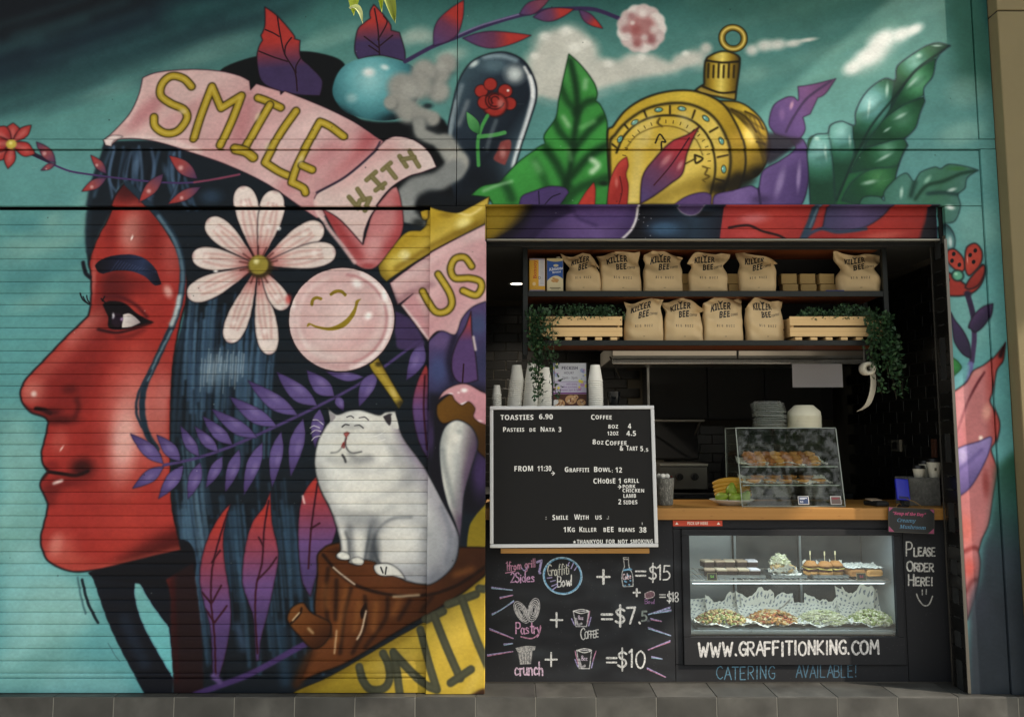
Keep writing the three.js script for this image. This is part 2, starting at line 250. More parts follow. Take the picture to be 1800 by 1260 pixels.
{ const q = wl(1289, 67); for (const [r, w, c] of [[20.5, 13, '26,24,14'], [20.5, 10, '128,106,28'], [21, 4, '206,180,84']]) { X.save(); soft(0.8); X.beginPath(); X.arc(q[0], q[1], r * PW, 0, 7); X.lineWidth = w * PW; X.strokeStyle = rgb(c); X.stroke(); X.restore(); } }
F('1068,240 1078,222 1100,194 1135,172 1180,160 1225,161 1270,182 1298,225 1311,268 1308,308 1290,345 1270,360! 1075,360!', { l: [1080, 180, 1310, 330], c: ['180,146,30', '214,182,52', '176,142,30', '120,96,22'] }, { ol: '24,22,12', lw: 4 });
F('1072,258 1082,236 1104,212 1140,190 1185,181 1222,186 1255,206 1278,244 1285,285 1276,330 1262,360! 1076,360!', { l: [1080, 200, 1280, 340], c: ['214,182,60', '200,166,44', '220,192,84', '160,128,28'] }, { ol: '20,18,12', lw: 5, olb: 1.6, inside() {
  B('1084,268 1098,238 1126,214 1165,203 1208,208 1238,230 1254,262 1258,300 1250,340', 3.4, '58,50,20', 1);
  for (const [x, y, r] of [[1090, 245, -1.1], [1116, 215, -0.6], [1158, 193, -0.12], [1199, 191, 0.15], [1241, 208, 0.75], [1268, 248, 1.3], [1273, 297, 1.55]]) { SP(x, y, 10, 6, '40,36,20', 0.8, r, 0.5); SP(x, y, 8, 4.5, '92,160,150', 0.98, r, 0.5); SP(x - 2, y - 1, 3, 2, '200,226,216', 0.8, r); }
  for (const s of ['1104,226 1096,216', '1137,206 1132,194', '1178,200 1178,186', '1217,208 1222,194', '1248,232 1262,224', '1262,276 1280,272', '1258,314 1274,318', '1086,262 1076,254']) B(s, 3, '60,48,16', 0.8);
  SP(1180, 260, 60, 60, '190,164,70', 0.5); B('1125,222 1120,300 1112,355', 16, '210,196,140', 7, 0.45); B('1200,200 1216,240', 12, '226,220,190', 6, 0.35); B('1145,205 1136,250', 10, '220,210,170', 5, 0.35);
  for (let i = 0; i < 22; i++) { const t = Math.PI * (1.0 + i * 0.055), x = 1172 + 78 * Math.cos(t), y = 285 + 74 * Math.sin(t); B(`${x},${y} ${x - 5 * Math.cos(t)},${y - 5 * Math.sin(t)}`, 1.6, '70,56,18', 0, 0.9); } B('1100,262 1122,236 1160,222 1196,226 1222,244 1236,272', 1.6, '96,78,26', 0.9, 0.8); B('1152,252 1160,236 1170,250 1163,250 1163,262', 3, '44,36,14', 0.7); B('1222,272 1236,278 1224,286 1222,272', 3, '44,36,14', 0.8); B('1160,208 1156,216 1164,222', 3, '90,72,24', 1); B('1236,292 1244,296 1240,306 1248,310 1236,316', 2.4, '80,64,22', 1); B('1200,290 1224,278', 2, '70,56,20', 0.8);
  B('1140,360 1190,335 1240,318', 20, '120,96,22', 8, 0.6); SP(1268, 330, 40, 24, '26,22,14', 0.85);
} });
F('1296,300! 1330,312 1310,330 1280,340 1270,318!', '28,24,18', { blur: 5, a: 0.9 });
// purple petals, red leaves along the lower edge of the panel
F('913,360! 918,344 940,335 966,327 992,329 1000,338! 984,360!', { l: [0, 325, 0, 360], c: ['110,78,130', '76,58,110'] }, { ol: '30,22,44', lw: 1.6, inside() { B('947,336 948,360', 2, '34,26,50'); B('985,340 970,346 957,360', 2, '34,26,50'); } });
F('1016,360! 1030,337 1044,320! 1047,333 1046,360!', '186,56,46', { ol: '60,20,20', lw: 1.4 });
F('1068,360! 1072,320 1086,288 1102,275! 1105,290 1101,306 1105,326 1103,360!', { l: [1070, 280, 1105, 300], c: ['170,50,46', '196,66,56', '160,44,40'] }, { ol: '60,20,20', lw: 1.6, inside() { B('1090,310 1094,335 1088,360', 2.4, '110,30,30'); SP(1084, 320, 5, 14, '226,150,140', 0.4); } });
F('1230,222! 1210,236 1180,250 1150,280 1130,310 1126,358! 1150,344 1180,322 1200,305 1208,270 1218,245', { l: [1220, 230, 1140, 350], c: ['176,48,52', '166,52,62', '104,60,92', '84,66,116'] }, { ol: '34,18,26', lw: 2.4, inside() { B('1212,242 1180,290 1150,325', 2.4, '70,24,40'); SP(1172, 280, 8, 22, '214,150,150', 0.5, 0.7); SP(1196, 290, 6, 14, '220,170,170', 0.45, 0.5); } });
F('1185,360! 1205,346 1232,338 1250,342 1250,360!', { l: [0, 338, 0, 362], c: ['120,100,160', '92,66,120'] }, { ol: '30,22,44', lw: 1.6 });
F('1254,360! 1258,342 1290,334 1320,326 1334,330 1342,300 1372,282 1398,262 1390,246 1405,240 1420,262 1424,300 1418,340 1410,360!', { l: [1260, 280, 1420, 340], c: ['96,72,130', '116,92,152', '96,74,132', '74,56,108'] }, { ol: '30,22,44', lw: 2, inside() { SP(1372, 320, 10, 40, '160,140,190', 0.6, 0.3); SP(1405, 310, 6, 36, '170,150,196', 0.6, 0.1); B('1334,330 1338,360', 3, '44,32,66', 1); SP(1340, 350, 30, 14, '60,46,84', 0.6); } });
F('1360,232 1352,216 1360,186 1380,172 1395,170 1404,176 1403,152! 1430,148 1470,138! 1452,164 1438,172! 1425,200! 1412,206! 1416,228 1405,244 1390,244 1365,238', { l: [1360, 230, 1460, 140], c: ['74,54,108', '92,66,124', '104,66,118', '90,52,94'] }, { ol: '34,24,50', lw: 2, inside() { B('1462,142 1420,172 1396,205 1382,232', 3, '54,36,76', 1.2); SP(1392, 185, 5, 12, '196,150,170', 0.6, 0.3); SP(1375, 200, 8, 16, '124,92,150', 0.6); } });
F('1352,232! 1385,240 1410,244 1400,256 1370,278 1350,290! 1346,262', '36,28,44', { blur: 3, a: 0.9 });
// teal and green leaf rising to the right
F('1420,250 1436,236 1455,234 1460,220 1480,213 1503,220 1505,195 1525,160 1555,138 1574,140 1578,116 1605,95 1630,80 1650,75 1672,80! 1652,96 1645,110! 1640,135 1625,155 1627,178! 1618,200 1610,225 1590,245! 1596,256! 1585,280 1576,310 1578,325 1556,342 1545,360! 1425,360! 1422,300', { l: [1440, 330, 1660, 90], c: ['34,92,56', '40,100,66', '72,142,124', '96,160,146', '60,124,84'] }, { ol: '30,40,56', lw: 2.2, inside() {
  const lobe = (p, x, y, r, c, hl) => F(p, { r: [x, y, r], c: [...c, '30,72,54'] }, { ol: '30,52,58', lw: 2, olb: 1.6, inside() { for (const [hx, hy, w, h, t] of hl) SP(hx, hy, w, h * 1.2, '196,222,214', 0.55, t); B(`${hl[0][0] - 16},${hl[0][1] + 12} ${hl[0][0] + 6},${hl[0][1] + 4} ${hl[0][0] + 24},${hl[0][1] - 12}`, 3, '30,76,56', 3, 0.4); } });
  const T1 = ['128,184,182', '86,146,140', '48,106,84'], G1 = ['74,140,84', '44,104, 62', '30,78,52'];
  lobe('1480,352! 1500,318 1540,292 1580,284 1582,318 1556,346 1520,362!', 1545, 312, 60, G1, [[1530, 320, 20, 5, -0.2]]);
  lobe('1494,304! 1520,262 1560,246 1600,240 1592,262 1578,290 1540,296', 1560, 262, 60, ['96,156,128', '48,108,76', '30,78,52'], [[1556, 276, 22, 4, -0.5]]);
  lobe('1516,262! 1545,212 1590,182 1630,172 1622,210 1606,236 1560,250', 1585, 205, 66, ['92,150,120', '44,104,70', '26,72,48'], [[1584, 204, 18, 4, -0.5], [1560, 228, 12, 3, -0.6]]);
  lobe('1548,214! 1576,164 1612,120 1646,104 1642,140 1626,166 1590,184', 1612, 140, 60, ['120,184,150', '70,140,96', '34,90,58'], [[1604, 146, 20, 4, -0.8]]);
  lobe('1420,360! 1416,290 1430,240 1455,232 1466,262 1468,310 1470,362!', 1440, 258, 70, T1, [[1452, 268, 4, 16, -0.1], [1436, 244, 9, 5, 0]]);
  lobe('1470,352! 1464,280 1458,226 1482,211 1504,222 1504,262 1490,310', 1480, 232, 62, T1, [[1494, 248, 4, 14, 0.05]]);
  lobe('1504,270! 1500,216 1516,170 1548,138 1575,140 1578,162 1560,200 1530,240', 1530, 180, 66, ['140,196,198', '92,154,152', '44,104,80'], [[1528, 190, 4, 20, 0.15], [1560, 158, 5, 16, 0.1]]);
  lobe('1566,190! 1572,150 1578,116 1606,94 1632,78 1672,80! 1640,104 1606,130', 1608, 108, 50, ['130,186,176', '72,132,112', '40,98,64'], [[1616, 98, 9, 6, -0.4], [1648, 80, 14, 3, 0]]);
  B('1668,82 1612,122 1572,172 1530,225 1494,298 1472,352', 3, '24,50,46', 1.2, 0.9);
} });
F('1512,360! 1520,346 1545,345 1556,352 1556,336 1578,312 1595,304 1608,318 1620,302 1645,293 1655,296 1670,288 1700,292 1722,299! 1702,312 1698,330 1686,342 1690,362 1680,388 1660,392! 1655,360!', { l: [1540, 300, 1700, 370], c: ['50,104,84', '70,124,112', '56,108,84', '72,116,114'] }, { ol: '26,46,50', lw: 2, inside() { B('1716,300 1690,305 1660,318 1630,326 1610,350', 4, '24,58,44', 2); B('1610,318 1602,345', 5, '24,56,48', 3); B('1690,342 1660,338 1632,340', 4, '26,54,54', 2.5); SP(1586, 338, 5, 15, '176,208,196', 0.7, 0.15); SP(1632, 315, 6, 14, '150,196,176', 0.6, 0.7); SP(1675, 333, 12, 5, '190,206,204', 0.7, -0.3); SP(1672, 364, 12, 7, '214,220,218', 0.8, 0.2); SP(1685, 296, 26, 6, '50,110,54', 0.7); } });
F('1655,396! 1666,394 1678,410 1680,432 1670,446 1655,450!', { r: [1666, 424, 30], c: ['126,164,160', '70,116,118', '30,56,60'] }, { ol: '24,40,46', lw: 2, inside() { SP(1672, 425, 5, 14, '196,206,206', 0.7); } });
// hair behind everything on the shutter
F('184,250! 300,250 420,285 560,360 640,380 760,400 860,450! 860,1240! 300,1240! 306,1100 300,960 296,760 300,640 320,550 313,480 272,380 217,322 195,365 165,420 153,470 148,430 150,380 160,320 172,285', NV, { blur: 1.5 });
for (let i = 0; i < 60; i++) { const x = rnd(320, 470), y = rnd(540, 640), d = rnd(-8, 12); B(`${x},${y} ${x - 6 + d},${y + rnd(60, 120)} ${x - 10 + d * 1.6},${y + rnd(140, 240)}`, rnd(1.5, 6), rnd() < 0.3 ? '16,22,28' : ['52,78,104', '40,60,82', '66,92,116'][i % 3], 1.6, 0.45); }
for (let i = 0; i < 34; i++) { const x = 322 + i * 4.6, y = rnd(500, 640); B(`${x + 6},${y} ${x},${y + 70} ${x - 4},${y + rnd(130, 200)}`, rnd(2, 5), ['70,104,136', '86,120,150', '58,88,118'][i % 3], 1.4, 0.55); } SP(372, 652, 30, 44, '150,174,190', 0.4, 0.1); SP(400, 645, 56, 34, '110,138,160', 0.4); for (let i = 0; i < 16; i++) { const x = 350 + i * 5 + rnd(-2, 2), y = rnd(606, 640); B(`${x + 3},${y} ${x},${y + rnd(24, 60)}`, rnd(0.8, 1.8), '200,212,218', 0.8, 0.4); }
for (let i = 0; i < 26; i++) { const x = rnd(200, 330); B(`${x},${rnd(258, 272)} ${x + rnd(-16, 4)},${rnd(300, 320)} ${x + rnd(-24, 24)},${rnd(340, 370)}`, rnd(2, 6), ['84,112,146', '60,86,116', '18,24,32'][i % 3], 1.4, 0.6); }
SP(238, 290, 10, 30, '96,124,156', 0.5, 0.2); SP(290, 300, 8, 20, '80,108,140', 0.45, -0.3); SP(370, 345, 30, 20, '50,74,100', 0.6); SP(260, 345, 10, 20, '80,104,136', 0.5, -0.4);
for (let i = 0; i < 40; i++) { const x = 306 + i * 6.2, y = rnd(860, 1000); B(`${x},${y} ${x + 10},${y + 90} ${x + 18},${y + rnd(150, 220)}`, rnd(2, 7), ['62,96,124', '48,76,102', '16,22,30'][i % 3], 1.6, 0.5); }
B('312,900 330,1000 350,1120', 8, '56,84,108', 3, 0.6); B('410,900 416,960 420,1000', 12, '46,74,98', 5, 0.6); B('505,900 512,980 520,1040', 12, '48,76,102', 5, 0.6); B('415,1100 425,1140', 10, '70,96,130', 4, 0.6); B('490,1100 500,1200', 14, '44,72,96', 5, 0.6);
for (let i = 0; i < 40; i++) { const x = rnd(316, 350), y = rnd(700, 1000); B(`${x},${y} ${x + 8},${y + 90} ${x + 22},${y + 190}`, rnd(1.5, 5), ['66,98,126', '50,78,104', '90,122,148'][i % 3], 1.3, 0.4); } for (let i = 0; i < 30; i++) { const x = rnd(380, 560), y = rnd(820, 980); B(`${x},${y} ${x + 6},${y + 70} ${x + 12},${y + rnd(120, 180)}`, rnd(1.5, 4), ['62,94,122', '48,76,102'][i % 2], 1.3, 0.4); }
// locks of hair under the chin and the gap of sky between them
F('157,1010! 187,1097 222,1169 262,1240! 306,1240! 302,1200 330,1000! 240,990!', '22,26,36', { blur: 1 });
F('236,1014! 262,1060 294,1104! 298,1140 304,1200! 278,1157 246,1097 232,1046', { l: [240, 1020, 300, 1190], c: ['112,176,176', '100,176,180', '96,180,188'] }, { ol: '26,24,50', lw: 1.6 });
B('140,1020 150,1060 168,1096', 4, '26,40,48', 0.8); B('132,1016 138,1050 146,1080', 3, '60,100,108', 0.8, 0.8); B('186,1132 196,1150 206,1164', 2, '70,120,126', 0.7, 0.8); B('215,1090 232,1130 252,1170', 14, '36,48,66', 5, 0.7);
// neck and face
F('150,1008! 200,988 320,950 340,1010 300,1030 160,1018!', '20,22,30', { blur: 1 });
F('288,1020! 296,1050 297,1110 304,1240! 356,1240! 350,1100 336,990!', { l: [290, 0, 350, 0], c: ['120,34,30', '150,44,36', '96,30,28', '40,24,28'] }, { blur: 1.2 });
B('300,1025 305,1100 308,1200', 4, '60,16,18', 2, 0.7);
const FACE = '217,322! 245,350 272,380 300,423 322,470 325,520 315,560 305,610 299,660 296,760 298,879 307,931 316,968! 270,978 238,986 179,1000 131,1006 103,1000 79,986 68,962 67,943 73,919 79,891 75,875 67,859 67,845 79,829! 71,816 68,796 75,768 80,743! 73,733 50,725 38,713 31,697 33,680 43,663 70,635 113,590 143,562 153,547 156,513 155,480 153,457 167,417 187,380 200,345';
F(FACE, { l: [60, 700, 320, 690], c: ['168,48,42', '164,46,40', '172,52,44', '160,44,40'] }, { ol: '24,22,28', lw: 3.4, olb: 1, inside() {
  SP(225, 330, 58, 44.2, '70,24,28', 0.9); SP(232, 405, 37.7, 57.2, '206,150,140', 0.6, 0.1, 0.1); SP(262, 400, 43.5, 78, '120,32,30', 0.6); SP(190, 400, 20.3, 78, '130,34,32', 0.5); SP(228, 416, 3, 8, '240,224,216', 0.9, 0.2);
  SP(300, 440, 29, 78, '186,90,84', 0.5); SP(292, 511, 11.6, 18.2, '226,180,170', 0.7, -0.4); SP(196, 505, 43.5, 59.8, '86,24,26', 0.85, 0.15); SP(232, 500, 58, 33.8, '108,28,28', 0.6); SP(176, 560, 37.7, 78, '110,28,28', 0.7, 0.4); SP(160, 490, 7.25, 52, '190,100,92', 0.6);
  B('170,552 140,595 90,640 52,676', 22, '196,98,88', 9, 0.55); B('155,560 118,600', 10, '214,130,120', 6, 0.5); SP(56, 690, 34.8, 31.2, '210,120,108', 0.7); SP(55, 692, 8, 8, '244,226,216', 0.95); SP(110, 690, 66.7, 91, '120,30,28', 0.65, 0.6); SP(150, 640, 58, 91, '128,32,30', 0.6, 0.5); SP(118, 684, 20.3, 13, '90,22,22', 0.7);
  B('58,718 72,720 84,726', 6, '30,12,14', 1.4); SP(86, 724, 26.1, 10.4, '70,18,20', 0.7); B('130,700 134,715 126,735', 6, '84,22,22', 3, 0.8); SP(100, 738, 49.3, 13, '80,20,20', 0.8); B('38,712 52,722 76,733', 4, '90,24,24', 2, 0.7);
  SP(225, 740, 70, 150, '222,150,140', 0.55, 0.1, 0.02); SP(214, 775, 34, 90, '230,190,182', 0.6, 0.06); SP(285, 740, 37.7, 143, '206,140,132', 0.35); SP(160, 800, 37.7, 117, '140,36,32', 0.4); SP(104, 788, 3, 9, '246,226,218', 0.95, 0.5); SP(100, 775, 23.2, 33.8, '196,90,80', 0.5);
  B('79,829 105,833 130,836 150,828', 5, '26,10,12', 1.2); SP(140, 822, 31.9, 26, '40,12,14', 0.75); SP(110, 848, 58, 15.6, '108,26,26', 0.7); B('90,850 104,845', 4, '240,220,214', 1.6, 0.9); SP(86, 818, 23.2, 13, '120,28,28', 0.6); B('70,820 80,829 70,842', 4, '60,14,16', 1.5, 0.8); SP(85, 862, 29, 15.6, '80,20,22', 0.5); SP(80, 880, 23.2, 18.2, '96,24,24', 0.6);
  SP(94, 960, 17.4, 28.6, '224,150,138', 0.6, 0.2); SP(100, 965, 43.5, 39, '200,100,88', 0.5); SP(250, 920, 116, 31.2, '190,60,52', 0.4); F('200,985! 260,950 300,930 330,925! 330,1000! 200,1010!', '70,20,20', { blur: 9, a: 0.8 }); B('110,1003 180,996 240,984 310,966', 6, '190,84,70', 3, 0.5); SP(120, 985, 58, 18.2, '186,80,66', 0.5);
  SP(285, 700, 26.1, 52, '196,110,104', 0.4); B('297,700 296,860', 8, '170,44,38', 3, 0.7);
} });
// brow, eye, lashes
F('163,466! 172,456 195,448 228,446 252,454 270,472 280,498! 268,500 250,484 225,475 200,474 178,480! 168,476', { l: [165, 460, 280, 490], c: ['18,16,24', '30,34,56', '44,56,88', '22,22,34'] }, { blur: 0.6, inside() { for (let i = 0; i < 14; i++) B(`${190 + i * 6},${476 - i * 0.2} ${205 + i * 5},${456 + i * 1.6}`, 1.3, '74,88,128', 0.7, 0.5); } });
B('142,460 146,478 154,486', 6, '22,24,34', 1.2);
F('176,534! 190,528 215,532 240,552 268,566! 240,572 214,578 188,576 186,556', '20,14,20', { blur: 0.8 });
F('212,552! 224,550 236,558 244,566! 228,573 210,575!', { l: [210, 560, 245, 566], c: ['220,212,206', '150,136,140'] }, { blur: 0.6 }); SP(202, 562, 12, 16, '40,26,40', 0.95, 0, 0.6); SP(195, 554, 4, 8, '206,204,214', 0.9); SP(210, 560, 4, 5, '160,130,170', 0.8);
B('168,578 200,584 228,578 262,566', 3.6, '50,16,22', 1.4); B('180,520 205,520 235,535 255,556', 4, '90,24,28', 2); B('176,528 180,520', 2.4, '20,14,20'); B('182,532 174,524', 2.4, '20,14,20'); B('200,592 225,590 250,578', 5, '110,30,30', 3, 0.8); B('136,514 142,526 153,534', 2.4, '20,16,24', 0.7); B('142,520 146,528 153,534', 2, '20,16,24', 0.7); B('148,518 150,526 154,532', 2, '20,16,24', 0.6);
// lock of hair down the cheek
B('222,322 262,362 300,410 317,460 316,510 306,555 286,600 268,640 250,680 246,720 254,760 272,790', 10, '34,52,68', 1.2); B('275,378 305,425 318,480 310,540', 5, '96,126,146', 1.6, 0.8); B('312,520 306,548 298,570', 6, '196,206,206', 2, 0.85); B('298,580 272,630 256,668', 3, '120,150,164', 1.2, 0.7); B('262,650 240,690 236,725 246,750', 4, '44,56,72', 0.9); B('256,760 264,780 278,800', 2.4, '30,38,50', 0.8);
B('190,252 170,300 156,350 150,400 152,440', 9, '30,42,54', 2, 0.8); B('196,256 178,300 164,345', 4, '70,100,126', 2, 0.6);
// sprig with red flower at the far left
B('52,270 80,283 120,300 170,308 220,314 280,320 340,320 420,306', 3.4, '72,52,100', 0.7); B('52,268 70,276 84,282', 6, '40,30,52', 0.8); B('340,320 380,314 420,306', 3, '130,60,80', 0.8);
const sprig = (b, t, w, c = RD) => F(leafPath(...b, ...t, w, 0, 0.5), { l: [...b, ...t], c: ['78,56,96', '150,70,74', c] }, { ol: '40,24,44', lw: 1.6, inside() { SP((b[0] * 0.45 + t[0] * 0.55) - 2, (b[1] * 0.45 + t[1] * 0.55) + 3, w * 0.3, w * 0.3, '230,190,186', 0.55); } });
sprig([96, 286], [64, 250], 19, '86,58,92'); sprig([96, 287], [70, 299], 10, '90,60,90'); sprig([186, 305], [158, 272], 15); sprig([186, 312], [142, 336], 17); sprig([286, 305], [243, 355], 21); sprig([346, 314], [296, 273], 24); sprig([352, 328], [294, 358], 18);
for (const [t, w] of [[[22, 216], 30], [[54, 220], 18], [[-14, 226], 34], [[-18, 280], 26], [[-20, 255], 26], [[12, 296], 20], [[60, 270], 24]]) { const b = [20, 252]; F(leafPath(...b, ...t, w, 0, 0.62), { l: [...b, ...t], c: ['110,24,28', '176,52,50', '170,60,56'] }, { ol: '30,16,22', lw: 1.8, inside() { B([wl(...b), wl((b[0] + t[0] * 2) / 3, (b[1] + t[1] * 2) / 3)].map((q) => [...q, true]), 5, '226,160,150', 3, 0.4); } }); }
SP(20, 254, 12, 11, '190,170,60', 1, 0, 0.5); SP(19, 252, 5, 5, '226,214,120', 0.8);
// pink banner with SMILE
const OLB = { ol: '60,34,44', lw: 2, olb: 0.9 };
F('182,246! 200,230 227,200 243,167 250,137! 277,127 333,122 387,125 420,133 438,142! 440,158! 450,147! 492,160! 493,166! 500,160! 567,187 620,213 660,240! 700,280 655,345 555,382! 533,367 467,322 400,290 333,267 267,248 215,244 196,256! 186,256!', { l: [240, 130, 560, 380], c: ['206,166,164', '208,174,172', '200,150,152', '208,172,172', '190,132,136'] }, { ...OLB, inside() {
  F('226,216! 250,185 290,160 280,190 240,225 215,236!', '176,100,108', { blur: 9, a: 0.75 }); F('410,200! 440,158 446,190 430,250 405,280!', '180,112,118', { blur: 9, a: 0.7 }); F('600,300! 650,262 668,236 640,230 620,270 560,325!', '176,76,84', { blur: 9, a: 0.8 }); B('290,220 340,190 380,170', 18, '184,118,122', 8, 0.5); B('470,270 520,230 560,210', 20, '216,186,184', 10, 0.7); B('500,330 545,290 590,260', 22, '188,112,118', 9, 0.55); B('186,250 240,242 300,250 350,266', 7, '222,200,196', 3, 0.7); B('250,140 240,180 222,212', 5, '220,190,188', 3, 0.7);
} });
F('182,246! 196,238 215,240 200,248 196,258! 186,256!', '226,206,204', { ol: '50,34,40', lw: 1.4 });
const gold = (s, w = 11) => { B(s, w + 4.5, '64,54,20', 1); B(s, w, '166,138,26', 0.8); B(s, w * 0.35, '200,178,70', 1.4, 0.7); };
gold('336,152 322,138 300,134 284,148 282,168 300,182 322,192 328,208 312,230 290,234 272,222 270,206'); gold('340,244 352,205 372,152! 388,190! 424,168! 408,210 387,256'); gold('453,172 470,178 493,189', 11); gold('474,184 452,222 430,262', 11); gold('413,262 430,266 444,276', 14); gold('520,195 492,235 465,285! 488,300 505,308', 11); gold('604,240 580,222 562,214! 545,245 522,290 512,320! 532,330 536,338', 11); gold('530,290 548,298', 11);
SP(320, 196, 12, 8, '214,190,150', 0.6); SP(452, 205, 6, 14, '214,196,160', 0.6, 0.4); SP(470, 258, 6, 12, '214,200,160', 0.5, 0.4); SP(528, 280, 8, 14, '220,206,180', 0.45, 0.4);
// pink folds and the WITH banner
F('563,362! 597,385 637,428! 645,400 655,372 685,334 697,328! 704,350 708,395 695,430 672,458 648,472 620,460 590,412', { l: [580, 380, 710, 440], c: ['186,96,100', '190,110,114', '196,124,126', '170,66,72'] }, { ol: '44,26,32', lw: 2, inside() { B('575,372 600,410 630,450', 12, '150,40,44', 6, 0.75); B('700,345 705,395 680,440', 12, '160,48,54', 6, 0.6); SP(655, 430, 20, 30, '206,150,150', 0.6, 0.3); SP(645, 466, 20, 8, '150,44,48', 0.6); } });
F('552,352! 560,337 607,310 657,267 683,243 705,240 730,248 754,267 767,293! 740,303 717,310 683,333 653,373 640,402 636,428! 597,385 566,366! 556,366', { l: [560, 340, 760, 270], c: ['212,186,182', '212,184,180', '206,174,172', '214,196,192'] }, { ...OLB, inside() { F('657,267! 690,246 700,258 660,285 620,320 570,345!', '198,140,144', { blur: 8, a: 0.6 }); } });
B('560,368 575,398 600,430 622,460', 6, '206,170,170', 1.4, 0.9); B('553,352 556,372 566,384', 5, '214,180,178', 1.2); B('556,338 607,310 656,268 668,250', 3, '44,36,56', 1, 0.9);
const dim = (s) => { B(s, 8, '110,102,62', 0.8); B(s, 4, '134,126,84', 1, 0.7); };
dim('613,346! 628,364! 632,352! 650,348! 640,368'); dim('628,332! 640,350!'); dim('644,316! 660,302!'); dim('653,310! 672,330!'); dim('660,334! 676,322!'); dim('672,298! 686,286!'); dim('680,293! 695,312!'); dim('702,274! 714,292!'); dim('720,266! 736,292!'); dim('706,280! 728,276!');
// golden tube and the US banner
F('860,345! 830,362 804,374 775,370 752,362! 748,392 738,404! 718,405 705,413! 684,440 664,467! 668,482 678,493! 700,478 754,444 853,393!', { l: [720, 380, 770, 450], c: ['190,158,40', '176,144,30', '196,168,60', '130,104,20'] }, { ol: '60,48,14', lw: 2, inside() { SP(815, 392, 22, 16, '236,220,130', 0.9, -0.5); SP(710, 448, 14, 14, '250,244,210', 0.95); SP(700, 452, 40, 14, '216,196,90', 0.6, -0.6); B('664,466 676,490', 14, '120,98,22', 5, 0.8); SP(785, 378, 20, 8, '120,94,16', 0.5); B('806,374 826,378 846,366', 3, '236,220,150', 1.5, 0.6); B('694,470 754,434 840,392', 5, '120,92,16', 3, 0.7); } });
F('738,370! 752,364! 752,382 742,384', '186,150,36', { ol: '40,32,12', lw: 2 }); SP(735, 390, 20, 14, '30,34,36', 0.8);
F('860,391! 754,446 684,496! 696,530 700,533 725,515! 703,535! 752,600! 770,582 800,590 860,560!', { l: [720, 470, 830, 560], c: ['202,158,160', '208,170,172', '196,144,150', '206,164,168'] }, { ...OLB, inside() { B('690,500 760,458 850,410', 9, '216,186,186', 4, 0.7); B('696,530 725,512 760,500', 8, '150,104,112', 4, 0.8); F('703,535! 725,516 740,540 752,600!', '196,136,144', { blur: 3, a: 0.8 }); B('705,536 730,566 752,598', 5, '224,206,206', 1.6, 0.8); B('764,470 800,440 850,430', 12, '192,138,144', 6, 0.5); } });
F('686,498! 700,535! 752,602! 752,640! 700,600 690,570', '28,28,38', { blur: 3, a: 0.5 });
gold('742,511 753,531 766,548 783,548 794,535 790,514 770,482', 9); gold('829,468 817,453 800,455 792,473 800,489 824,489 843,494 846,507 836,519 814,511', 9);
// daisy
{
  const c = [452, 465];
  for (const [tx, ty, w, fat] of [[425, 326, 44, 0.7], [484, 334, 44, 0.66], [361, 384, 42, 0.72], [334, 448, 40, 0.7], [326, 520, 42, 0.72], [399, 602, 40, 0.75], [472, 623, 40, 0.78], [500, 543, 34, 0.55], [566, 394, 44, 0.7], [589, 440, 44, 0.7]]) {
    F(leafPath(c[0], c[1], tx, ty, w * 1.02, 0, 2), { l: [...c, tx, ty], c: ['150,60,58', [0.2, '188,126,122'], [0.42, '216,196,190'], '222,208,202'] }, { ol: '40,28,34', lw: 2, inside() {
      const L = Math.hypot(tx - c[0], ty - c[1]), nx = -(ty - c[1]) / L, ny = (tx - c[0]) / L;
      for (const o of [-0.16, 0.16, 0.02]) B(`${c[0]},${c[1]} ${c[0] + (tx - c[0]) * 0.5 + nx * w * o * 1.5},${c[1] + (ty - c[1]) * 0.5 + ny * w * o * 1.5} ${c[0] + (tx - c[0]) * 0.82 + nx * w * o},${c[1] + (ty - c[1]) * 0.82 + ny * w * o}`, 2.4, '176,98,94', 1.6, 0.42);
      SP(c[0] + (tx - c[0]) * 0.75 - 4, c[1] + (ty - c[1]) * 0.75 - 2, 9, 9, '236,226,222', 0.6); SP(tx, ty, 9, 9, '176,130,130', 0.45);
    } });
  }
  SP(488, 400, 6, 6, '246,240,238', 0.9); SP(470, 396, 6, 8, '240,230,228', 0.7); SP(376, 475, 7, 4, '246,240,236', 0.9); SP(505, 525, 9, 14, '196,60,58', 0.7);
  for (let i = 0; i < 14; i++) { const t = i / 14 * 6.283 + 0.2; B(`${c[0] + 14 * Math.cos(t)},${c[1] + 14 * Math.sin(t)} ${c[0] + 34 * Math.cos(t)},${c[1] + 34 * Math.sin(t)}`, 2.4, '70,28,30', 1, 0.65); }
  SP(455, 468, 26, 24, '60,46,24', 0.9, 0, 0.6); SP(452, 464, 20, 20, '150,134,48', 1, 0, 0.7); SP(448, 458, 8, 8, '226,216,150', 0.85);
}
